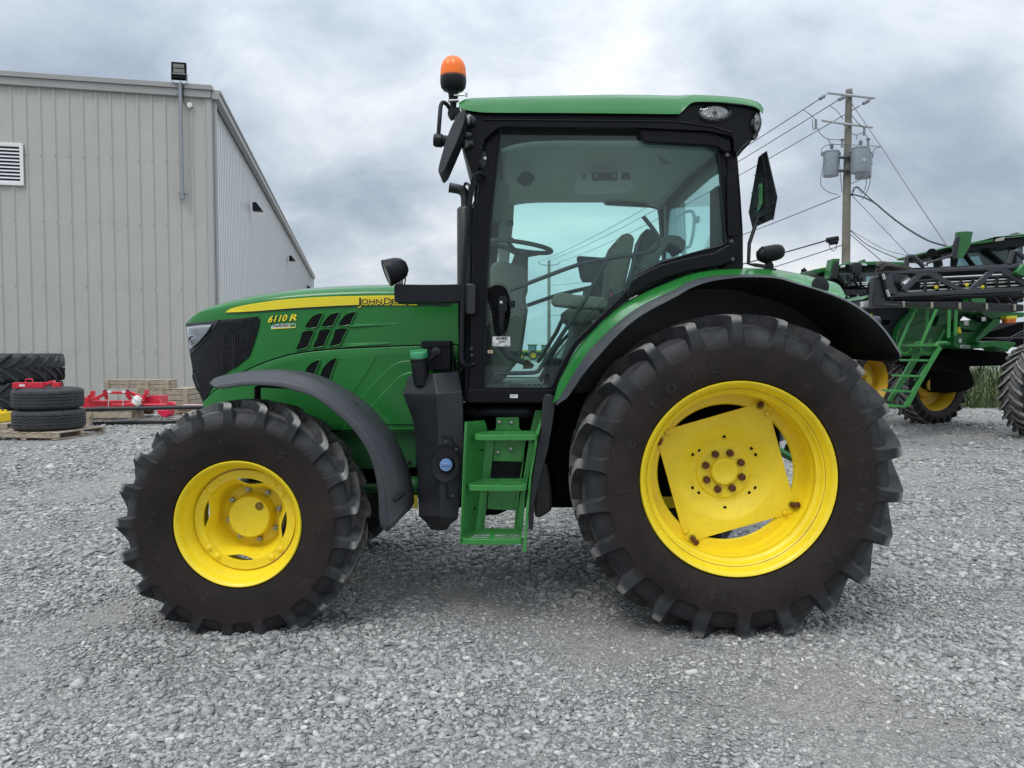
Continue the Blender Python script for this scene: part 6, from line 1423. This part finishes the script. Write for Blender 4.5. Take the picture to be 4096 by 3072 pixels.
mb = MB(); mb.tube(spl([P(*zR(1245,345), 13.6), P(*zR(1262,360), 13.7), P(*zR(1285,390), 13.8), P(*zR(1305,430), 13.8), P(*zR(1315,490), 13.8)], 3), [.085,.088,.088,.085,.082,.08,.078,.078,.078,.078,.078,.078,.078], 16); mb.build('exhaust_stack', BLK, spr)
mb = MB(); mb.lathe([(.07,0),(0,-.01)], Vector(P(*zR(1240,343), 13.52)), (-.6,-.6,.25), 20); mb.build('exhaust_opening', DARK, spr)
# folded boom: two truss faces with tubes between
BM = mat('boom_paint', (.030,.032,.040), .42, coat=.1, var=.1)
def boomface(Y, dx=0, dy=0, nm='boom_truss', m=BM):
    mb = MB()
    def bar(a, b, w_):
        A = Vector(P(*zR(a[0]+dx, a[1]+dy), Y)); B = Vector(P(*zR(b[0]+dx, b[1]+dy), Y)); d = (B-A); L_ = d.length; d.normalize(); nrm = Vector((-d.z, 0, d.x))*w_*.3828*M(Y)/2
        mb.extr([A-nrm, B-nrm, B+nrm, A+nrm], (0, .05, 0))
    def poly(p): mb.extr([Vector(P(*zR(x+dx, y+dy), Y-.004)) for x, y in p], (0, .058, 0))
    poly([(735,540),(1100,522),(2400,455),(2400,492),(1100,555),(760,572)])
    poly([(790,770),(1600,730),(2400,690),(2400,735),(1610,772),(1250,785),(820,808),(795,806)])
    poly([(735,540),(835,560),(850,690),(880,740),(900,775),(800,806)])
    for a, b in (((1130,570),(960,735)),((1180,560),(1080,560)),((1220,550),(1570,740)),((1900,520),(1640,750)),((1960,510),(2330,720))): bar(a, b, 52)
    poly([(1075,556),(1230,548),(1250,575),(1130,585),(1080,590)]); poly([(1810,512),(2010,505),(2015,535),(1850,545)])
    o_ = mb.build(nm, m, spr, bevel=.008)
boomface(11.0); boomface(11.55, 8, -12, 'boom_truss', BLKM)
bt('boom_tubes', [[(1000,745),(2215,678)], [(1130,665),(2215,610)], [(1130,692),(2215,640)], [(1360,600),(2215,560)]], 11.25, .013, mat('boom_chrome', (.6,.6,.58), .25, metal=.9))
bt('boom_hoses', [[(1000,770),(1300,755),(1700,740),(2215,700)], [(1040,650),(1400,620),(2215,590)], [(850,800),(1200,800),(1500,815),(2215,770)], [(1130,710),(2215,660)], [(830,825),(1300,830),(1500,800),(2000,800),(2215,790)]], 11.3, .024, BLK)
mb = MB()
for k in range(9): 
    x = 1180+k*125; mb.prism([zR(x, 735-k*7-95), zR(x+16, 735-k*7-95), zR(x+18, 745-k*7), zR(x-2, 745-k*7)], 11.2, 11.3)
mb.build('nozzle_body', BLKM, spr, bevel=.004)
mb = MB()
for x, y in ((1290,705),(1440,690),(1610,680),(1775,700)): mb.lathe([(.0,-.02),(.02,-.015),(.028,.01),(0,.02)], P(*zR(x,y), 11.2), (0,-1,.2), 12)
mb.build('yellow_nozzle', YDEC, spr)
bp_('boom_end_plate', [(648,590),(690,585),(735,600),(770,800),(760,870),(1000,890),(640,910),(628,880)], 10.95, 11.1, BLKM, bev=.02); bp_('boom_hinge', [(710,545),(740,540),(810,812),(780,820)], 10.9, 11.0, BLK, bev=.01)
for hp_ in ([(735,560),(752,620)], [(775,730),(800,800)]): bt('hinge_pin', [hp_], 10.88, .020, mat('boom_chrome', (.6,.6,.58), .25, metal=.9))
bp_('lower_boom', [(640,885),(780,850),(960,852),(1540,850),(2215,880),(2215,955),(1990,950),(1620,925),(950,900),(640,915)], 11.2, 11.6, BLKM, bev=.03)
bt('boom_braces', [[(1880,800),(1950,870)], [(2040,800),(2100,890)], [(2110,880),(2215,790)], [(1640,815),(1660,870)]], 11.3, .02, BLKM)
for i, x in enumerate((957,1252,1543,1825,2117)): bp_('boom_strap', [(x-9,848+i*8),(x+8,848+i*8),(x+10,905+i*9),(x-4,908+i*9)], 11.17, 11.2, mat('strap_cream', (.55,.52,.42), .7), bev=0)
bp_('cylinder_bracket', [(838,570),(1000,578),(1020,600),(900,655),(850,620)], 11.15, 11.2, BM); bt('boom_cylinder', [[(950,680),(1010,620)]], 11.1, .06, PIPE)
mb = MB()
rr2 = random.Random(4)
for k in range(26):
    x = 670+rr2.random()*60; y = 450+rr2.random()*50; L_ = 140+rr2.random()*220
    mb.tube(spl([P(*zR(x, y+30), 11.1), P(*zR(x+20, y-10), 11.1+rr2.random()*.2), P(*zR(x+L_*.5, y+rr2.random()*20), 11.2), P(*zR(x+L_, y+30+rr2.random()*20), 11.3)], 4), .012+.012*rr2.random(), 6)
mb.build('hose_bundle', mat('hose_brown', (.045,.036,.03), .6, var=.4), spr)
bt('boom_rest', [[(985,500),(985,395),(1000,380),(1055,380),(1070,395),(1160,490)]], 11.6, .035, BM); bt('boom_rest', [[(2050,460),(2090,335),(2130,325),(2215,400)]], 11.4, .04, BM)
bp_('lift_arm', [(2135,540),(2215,455),(2300,455),(2300,600),(2200,580),(2140,565)], 10.9, 11.0, GREEN3)
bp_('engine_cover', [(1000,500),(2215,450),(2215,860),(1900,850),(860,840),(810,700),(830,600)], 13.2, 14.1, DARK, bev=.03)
bp_('spray_tank', [(1640,810),(1810,808),(1815,870),(1640,868)], 13.0, 13.2, GREEN3)
# ladder and handrails
lad = empty('ladder', P(3700,1600,13.2), spr)
bp_('ladder_rail', [(1112,1380),(1270,1370),(1280,1400),(1180,1560),(1150,1620),(1040,1820),(975,1940),(955,1940),(950,1870),(1000,1730),(930,1870)] and [(1110,1360),(1140,1340),(1165,1360),(970,1700),(830,1900),(795,1895),(800,1870),(1060,1420)], 13.5, 13.56, GREEN2, lad)
bp_('ladder_rail', [(1290,1370),(1325,1310),(1355,1345),(1250,1520),(1120,1750),(1020,1945),(985,1955),(965,1935),(1150,1600)], 13.0, 13.06, GREEN2, lad)
for (xa_, ya_, xb_) in ((1130,1300,1330),(1048,1455,1215),(960,1620,1130),(855,1780,1030),(800,1935,985)):
    bp_('rung', [(xa_,ya_),(xb_,ya_+2),(xb_,ya_+24),(xa_,ya_+22)], 13.0, 13.45, GREEN2, lad, .006)
for pth, Y in (([(1090,915),(1000,1100),(920,1290),(905,1330),(920,1385),(960,1398),(1010,1393),(1040,1350),(1070,1300),(1100,1283),(1140,1285)], 13.5), ([(1300,925),(1210,1130),(1140,1290),(1135,1340),(1155,1385),(1200,1397),(1245,1380),(1280,1320),(1310,1285),(1400,1280)], 13.1), ([(1200,925),(1195,1130)], 13.5), ([(1430,930),(1420,1230)], 13.2), ([(1500,935),(1490,1205)], 13.3)):
    bt('handrail', [pth], Y, .028, GREEN2, lad)
bp_('platform', [(1140,1290),(1440,1275),(1445,1305),(1150,1325)], 13.1, 13.8, GREEN3, lad); bt('ladder_brace', [[(1380,1150),(1300,1300)], [(1240,1240),(1200,1320)], [(1180,1500),(1060,1680)]], 13.5, .02, GREEN3, lad)
# second machine behind
sp2 = empty('green_tractor', (P(3440,1500,18)[0], 18.5, 0)); tag(sp2, 'green machine with cab and mirrors parked behind the boom, mostly hidden by the foreground fender', 'tractor')
def q2(nm, pts, Y, Y2, m, bev=.01): return bp_(nm, pts, Y, Y2, m, sp2, bev)
q2('cab_roof', [(5,520),(30,512),(190,490),(290,462),(400,440),(650,430),(1000,438),(1000,470),(580,470),(350,470),(200,515),(60,560),(30,550)], 17.4, 19.4, GREEN3, .02)
q2('roof_underside', [(40,560),(200,518),(350,472),(1000,472),(1000,520),(560,520),(280,530),(180,600),(80,600)], 17.6, 19.2, BLK)
q2('roof_lamp', [(296,478),(350,466),(338,495),(290,500)], 17.38, 17.5, LENS); q2('roof_lamp', [(515,452),(565,455),(578,478),(520,475)], 17.38, 17.5, LENS); q2('roof_beacon', [(95,497),(130,490),(145,497),(100,503)], 17.9, 18.1, YDEC)
q2('roof_dome', [(510,425),(535,410),(555,415),(562,432),(508,432)], 18.3, 18.5, GREEN3)
q2('windscreen', [(270,530),(400,500),(650,520),(640,650),(300,640)], 17.9, 17.93, sg2, 0); q2('cab_interior', [(420,520),(560,530),(560,660),(440,650)], 18.4, 18.8, INTD)
q2('body', [(60,590),(260,590),(300,650),(660,660),(660,780),(500,930),(300,900),(300,700)], 17.9, 19, DARK, .02)
q2('side_panel', [(210,405),(288,403),(268,560),(250,610),(170,612)], 17.0, 17.3, GREEN3); q2('side_panel_dark', [(238,435),(285,432),(262,560),(240,600),(185,605)], 16.95, 17.0, BLKM)
q2('mirror', [(425,445),(505,442),(515,455),(512,570),(500,585),(480,582),(470,560),(420,555),(415,460)], 16.9, 17.05, BLKM, .02)
bt('mirror_arm', [[(460,570),(475,600),(510,680),(540,700)], [(260,560),(300,620),(345,690)], [(440,560),(440,640),(480,700)], [(400,600),(350,690)], [(180,610),(260,600),(380,700)]], 17.1, .03, BLK, sp2)
bt('boom_tube', [[(330,660),(640,655)], [(330,680),(640,672)], [(520,700),(650,690)]], 17.2, .02, MAT['boom_chrome'], sp2); q2('boom_beam', [(310,730),(640,728),(640,770),(350,775)], 17.0, 17.3, BLKM)
mb = MB()
for k in range(40): mb.lathe([(.0,-.02),(.03,0),(0,.03)], P(*zR(370+rr2.random()*150, 800+rr2.random()*110), 17.5), (rr2.random(),-1,rr2.random()), 8)
mb.build('engine_fittings', PIPE, sp2)
e2 = bgtyre(sp2, (P(3462,1560,17.6)[0], 17.6, .86), .88, .28, R(30), m=TRUB)
bt('exhaust_pipe', [[(-100,515),(-95,560)], [(-100,510),(-70,545)]], 18.5, .05, BLK, sp2)
mb = MB(); mb.tube(spl([P(3208,1085,18.5), P(3220,1095,18.5), P(3232,1110,18.5), P(3240,1130,18.5)], 3), .05, 10); mb.build('exhaust_pipe', BLK, sp2)
# ================================================================ utility poles, transformers and lines
PW = mat('pole_wood', (.20,.185,.15), .9, var=.35, vscale=3, bump=.5, bscale=14)
XG = mat('crossarm_grey', (.45,.47,.48), .6)
INS = mat('insulator_grey', (.20,.22,.24), .4)
YP = 30.0; kp = M(YP)
pole = empty('utility_pole', (P(3386,1400,YP)[0], YP, 0)); tag(pole, 'tall weathered wooden utility pole with two crossarms and three grey transformers', 'utility pole')
def z4(x, y): return (2800+.6028*x, 300+.6028*y)
def PP(x, y, dY=0): return Vector(P(*z4(x, y), YP+dY))
tp = PP(989, 98); mb = MB(); mb.tube([(ORG['utility_pole'].x-.03, YP, -.2), PP(968,1245), PP(975,700), tp], [.19,.165,.150,.125], 18); mb.build('pole', PW, pole, sharp=50)
mb = MB(); mb.tube([PP(845,118,-.2), PP(1160,153,-.2)], .055, 8); mb.build('crossarm', XG, pole)
mb = MB(); mb.tube([PP(805,300,-.2), PP(960,324,-.2), PP(1145,347,-.2)], .052, 8); mb.build('crossarm', XG, pole)
mb = MB()
for y in (130, 327, 548, 636): mb.lathe([(.17,-.03),(.17,.03)], PP(978 if y > 400 else 985, y), (0,0,1), 18)
for a, b in (((920,548),(1000,546)),((920,636),(1000,634))): mb.tube([PP(*a,-.2), PP(*b,-.2)], .06, 8)
mb.build('pole_bracket', mat('dark_bracket', (.10,.11,.12), .5, metal=.5), pole)
TG = mat('transformer_grey', (.27,.31,.34), .45, var=.06)
def transformer(xc, y0, y1, wpx, dY):
    t = empty('transformer', PP(xc, y1, dY), pole); o = PP(xc, y1, dY); r = wpx*.6028*kp/2; H = (PP(xc,y0,dY)-o).z
    mb = MB(); mb.lathe([(0,0),(r*.96,0),(r,.03),(r*1.0,H-.05),(r*1.05,H-.045),(r*1.05,H),(r*.9,H+.03),(r*.3,H+.05),(0,H+.05)], o, (0,0,1), 32); mb.build('tank', TG, t)
    mb = MB(); mb.lathe([(.05,0),(.05,.08),(.09,.10),(.05,.12),(.05,.16),(.09,.18),(.05,.20),(.04,.26),(0,.27)], o+Vector((0,-.05,H+.04)), (0,0,1), 14); mb.build('bushing', INS, t)
    mb = MB()
    for s in (-1, 1): mb.box(o+Vector((s*r*1.08,0,H-.10)), (.10,.08,.12)); mb.tube([o+Vector((s*r,-.05,H-.1)), o+Vector((s*r*.98,-.1,H-.5))], .02, 6)
    mb.build('tank_lug', INS, t); return t, o, H, r
transformer(867, 508, 672, 98, -.05); transformer(1082, 520, 685, 102, .55); tt = transformer(1058, 484, 650, 106, -.55)
mb = MB(); put_text(mb, '100', *z4(1078,570), z4(1102,0)[0], 11, lambda a, b: P(a, b, YP-.55-.36)); tx = mb.build('rating_number', WHITE, tt[0], smooth=False)
mb = MB()
for a, b in (((793,160),(826,138)),((920,165),(958,145)),((1083,190),(1120,170))):
    A, B = PP(*a,-.2), PP(*b,-.2); mb.tube([A.lerp(B,t) for t in (-.3,0,.01,.99,1,1.4)], [.02,.02,.07,.07,.02,.02], 8)
mb.lathe([(.05,0),(.05,.35)], PP(768,355,-.2), (0,0,1), 10); mb.lathe([(.05,0),(.05,.35)], PP(1090,400,-.2), (0,0,1), 10)
for p in ((943,480),(1115,475)): mb.lathe([(.045,0),(.045,.25),(.09,.30),(.05,.34)], PP(*p,-.3), (0,0,1), 10)
mb.build('insulator', INS, pole)
mb = MB()
for pth in ([(685,230),(740,270),(765,295)], [(862,205),(910,240),(950,295)], [(780,350),(800,390),(850,425),(940,430)], [(850,425),(862,450),(862,468)], [(805,540),(808,490),(850,465),(945,462),(1190,475),(1160,490),(1145,530)], [(1005,265),(1050,320),(1080,340)], [(1085,385),(1045,395),(1040,430)], [(1005,390),(1040,400)], [(822,580),(805,660),(805,735),(860,780),(915,792)], [(925,560),(935,700),(942,780)], [(1110,560),(1120,660),(1130,700),(1110,770),(1075,830)], [(1105,680),(1100,740),(1080,785)], [(1000,720),(1050,700),(1080,670)], [(1010,790),(1020,745),(1050,755),(1075,790)], [(855,1120),(865,1150),(885,1168),(905,1145),(905,1110)], [(745,290),(750,360),(765,360)], [(1105,400),(1115,430)]):
    mb.tube(spl([PP(x, y, -.25) for x, y in pth], 4), .014, 5)
mb.build('jumper_wire', mat('wire_grey', (.10,.10,.11), .6), pole)
bt('splice_box', [[(842,1098),(915,1085)], [(860,1112),(910,1105)]], YP-.3, .11, BLK, pole, 10, z4)
# second pole, far off behind the cab window
YB = 86.0; p2 = empty('utility_pole', (P(2196,1400,YB)[0], YB, 0)); tag(p2, 'distant wooden utility pole with one crossarm, seen through the cab glass', 'utility pole')
mb = MB(); mb.tube([(ORG[p2.name].x, YB, -.2), P(2196,1042,YB)], [.22,.17], 12); mb.build('pole', PW, p2)
mb = MB(); mb.tube([P(2155,1046,YB), P(2160,1056,YB), P(2196,1062,YB), P(2232,1056,YB), P(2238,1048,YB)], .09, 6); mb.build('crossarm', XG, p2)
WIRE = mat('power_wire', (.16,.17,.19), .6)
def wire(a, b, sag, label, r=.017, m=WIRE, nm='power_line', cat='power line'):
    a = Vector(a); b = Vector(b); pts = [a.lerp(b, t)-Vector((0,0,sag*4*t*(1-t))) for t in np.linspace(0, 1, 26)]
    mb = MB(); mb.tube(pts, r, 5); o = mb.build(nm, m, None); tag(o, label, cat); return o
w2 = dict(r=.022)
wire(PP(793,160,-.2), P(2155,1046,YB), .6, 'top power line running from the left crossarm end down behind the cab', **w2)
wire(PP(920,165,-.2), P(2196,1042,YB), .6, 'middle power line from the pole top down behind the cab', **w2)
wire(PP(1060,205,-.2), P(2238,1048,YB), .6, 'right-hand of the three power lines falling from the pole top towards the cab', **w2)
wire(PP(930,805,-.2), P(2196,1140,YB), .9, 'single power line leaving the pole just below the transformers to the left', **w2)
wire(PP(840,1098,-.3), P(2196,1215,YB), .5, 'dark telephone line with a splice box running left low on the pole', r=.030, m=mat('cable_black', (.03,.03,.035), .6), nm='telephone_line', cat='cable')
wire(PP(940,1130,-.2), P(2196,1260,YB), .8, 'thin low telephone line left of the pole, just above the rear lamp', nm='telephone_line', cat='cable', **w2)
# lines leaving to the right, towards the camera side
def pline(pts, Ys, label, r, m, nm='service_line', cat='cable'):
    n_ = len(pts); mb = MB(); mb.tube(spl([P(*z4(x, y), Ys[0]+(Ys[1]-Ys[0])*i/(n_-1)) for i, (x, y) in enumerate(pts)], 5), r, 6); tag(mb.build(nm, m, None), label, cat)
CB = MAT['cable_black']
pline([(1002,790),(1080,810),(1160,850),(1220,900),(1300,965),(1400,1035),(1500,1092),(1560,1115),(1645,1138)], (30,22), 'thick black service cable drooping right from below the transformers', .030, CB)
pline([(1005,800),(1040,742),(1095,790),(1160,848),(1222,903),(1300,970)], (30,27.5), 'second black service cable joining the thick one right of the pole', .022, CB)
pline([(1010,195),(1215,495),(1400,780),(1640,1135)], (30,22), 'long straight guy wire slanting right from the pole top to the far sprayer', .016, WIRE, 'guy_wire', 'wire')
pline([(1000,790),(1190,990),(1385,1195),(1440,1255)], (30,24), 'straight thin wire slanting right from the pole below the transformers', .014, WIRE, 'guy_wire', 'wire')
pline([(1000,1030),(1110,1095),(1230,1160),(1380,1200),(1500,1240)], (30,25), 'upper of three thin lines curving right low on the pole', .012, WIRE)
pline([(1000,1035),(1100,1120),(1220,1180),(1370,1240)], (30,25), 'middle of three thin lines curving right low on the pole', .016, CB)
pline([(1000,1060),(1100,1145),(1200,1230)], (30,25), 'lowest of three thin lines slanting right low on the pole', .014, CB)
# ================================================================ field edge behind the machines
def tuft_mesh(cxs, name, m, label, cat):
    V = []; F = []
    for (x, y, h, w_) in cxs:
        a = rng.random()*6.28; b = len(V); lean = (rng.random()-.5)*1.5*h; d = np.array([math.cos(a), math.sin(a)]); lw = np.array([-d[1], d[0]])*w_
        for t, k in ((0, 1), (.4, 1.1), (.75, .7)):
            c = np.array([x, y])+d*lean*t*t; V += [(c[0]-lw[0]*k, c[1]-lw[1]*k, h*t), (c[0]+lw[0]*k, c[1]+lw[1]*k, h*t)]
        c = np.array([x, y])+d*lean; V.append((c[0], c[1], h*(.95-.3*abs(lean)/h)))
        F += [(b, b+1, b+3), (b, b+3, b+2), (b+2, b+3, b+5), (b+2, b+5, b+4), (b+4, b+5, b+6)]
    o = np_mesh(name, np.array(V), np.array(F), m); tag(o, label, cat, kind='stuff'); return o
GR = mat('grass_green', (.075,.115,.04), .7, var=.6, vscale=2.5, dust=.8, dcol=(.22,.25,.13), dscale=4)
bl = []
while len(bl) < 30000:
    x, y = rng.uniform(8, 26), rng.uniform(20.3, 26); k = mnoise.noise(Vector((x*1.1, y*.9, 0)))+.5*mnoise.noise(Vector((x*3.3, y*3, 4)))
    if k < -.15 and rng.random() < .7: continue
    bl.append((x, y, (.25+1.2*rng.random()**1.3)*(.55+.9*max(0, k+.35))*(.5 if y < 21 else 1), rng.uniform(.006, .022)))
tuft_mesh(bl, 'grass', GR, 'tall pale green weeds growing at the yard edge behind the machines', 'grass')
fl_ = MB(); fl_.add([(-400, 120, .02), (400, 120, .02), (700, 800, .02), (-700, 800, .02)], [(0,1,2,3)]); tag(fl_.build('field', mat('field_green', (.07,.10,.035), .9, var=.3, vscale=.05)), kind='structure')
# far green tractors glimpsed through the lower door glass
def small_tractor(px, py, Y, w_, label):
    r = empty('parked_tractor', (P(px, py, Y)[0], Y, 0)); tag(r, label, 'tractor')
    def b_(nm, x0, x1, z0, z1, m, y0=-.6, y1=.6, bev=.05): mb = MB(); mb.bb(x0, x1, y0, y1, z0, z1); mb.build(nm, m, r, local=True, bevel=bev)
    b_('hood', -2.0, .1, 1.2, 1.85, GREEN3); b_('hood_stripe', -1.9, .1, 1.62, 1.74, YDEC, -.62, .62, .01); b_('grille', -2.04, -1.9, 1.1, 1.7, DARK)
    b_('cab_glass', .1, 1.5, 1.7, 2.7, sg2, -.75, .75, .02); b_('cab_roof', -.1, 1.8, 2.7, 2.92, GREEN3, -.9, .9, .06); b_('chassis', -1.8, 1.7, .7, 1.2, DARK, -.4, .4)
    mb = MB()
    for x, y in ((.12,-.74),(1.5,-.74),(.12,.74),(1.5,.74)): mb.tube([(x,y,1.5),(x,y,2.72)], .05, 6)
    mb.build('cab_post', BLK, r, local=True)
    for x, rr in ((-1.35,.65),(.95,.92)):
        for y in (-.95, .95):
            e_ = bpy.data.objects.new('wheel', None); COL.objects.link(e_); e_.parent = r; e_.location = (x, y, rr); ORG[e_.name] = Vector()
            mb = MB(); mb.lathe([(rr*.58,-.2),(rr*.93,-.22),(rr,-.15),(rr,.15),(rr*.93,.22),(rr*.58,.2)], (0,0,0), (0,-1,0), 32); mb.build('tyre', RUBB, e_, local=True)
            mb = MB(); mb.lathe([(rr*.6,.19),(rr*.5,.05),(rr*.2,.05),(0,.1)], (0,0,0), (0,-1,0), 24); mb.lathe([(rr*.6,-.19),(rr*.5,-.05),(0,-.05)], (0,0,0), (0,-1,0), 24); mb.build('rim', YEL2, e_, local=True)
    return r
small_tractor(2112, 1500, 140, 1, 'far green tractor seen through the lower door glass, left one')
small_tractor(2225, 1500, 120, 1, 'far green tractor seen through the lower door glass, right one')
small_tractor(2165, 1500, 150, 1, 'far green tractor seen through the lower door glass, middle one')
# woodland across the road behind the photographer, seen only as reflections
mb = MB(); xs_ = np.linspace(-160, 160, 400)
row = [[(x, -75-2*mnoise.noise(Vector((x*.2,k,0))), (5+4*mnoise.noise(Vector((x*.05,0,0)))+3*mnoise.noise(Vector((x*.35,k,2)))+1.3*mnoise.noise(Vector((x*1.3,k,4))))*k/4 if k else -.1) for x in xs_] for k in range(5)]
mb.loft(row); mb.loft([row[-1], [(x, y-8, z*.7) for x, y, z in row[-1]], [(x, y-10, -.1) for x, y, z in row[-1]]])
tag(mb.build('woodland', mat('woodland_green', (.025,.045,.018), .9, var=.5, vscale=.4)), 'dark line of trees far behind the photographer', 'trees', kind='stuff')

GROUPS = {'truck_tyre': 'pair of truck tyres stacked on a pallet', 'tractor_tyre': 'pair of big lugged tyres stacked by the shed', 'wooden_pallet': 'wooden pallets on the gravel',
          'wooden_crate': 'wooden crates against the shed', 'steel_pipe': 'black steel pipes on the gravel', 'timber_block': 'timber blocks under the pipe', 'utility_pole': 'wooden utility poles',
          'power_line': 'power lines from the pole to the left', 'telephone_line': 'telephone lines from the pole to the left', 'service_line': 'lines leaving the pole to the right', 'guy_wire': 'straight wires slanting right from the pole',
          'parked_tractor': 'far green tractors seen through the door glass'}
for o in bpy.data.objects:
    if o.parent is None and o.name.split('.')[0] in GROUPS: o['group'] = GROUPS[o.name.split('.')[0]]
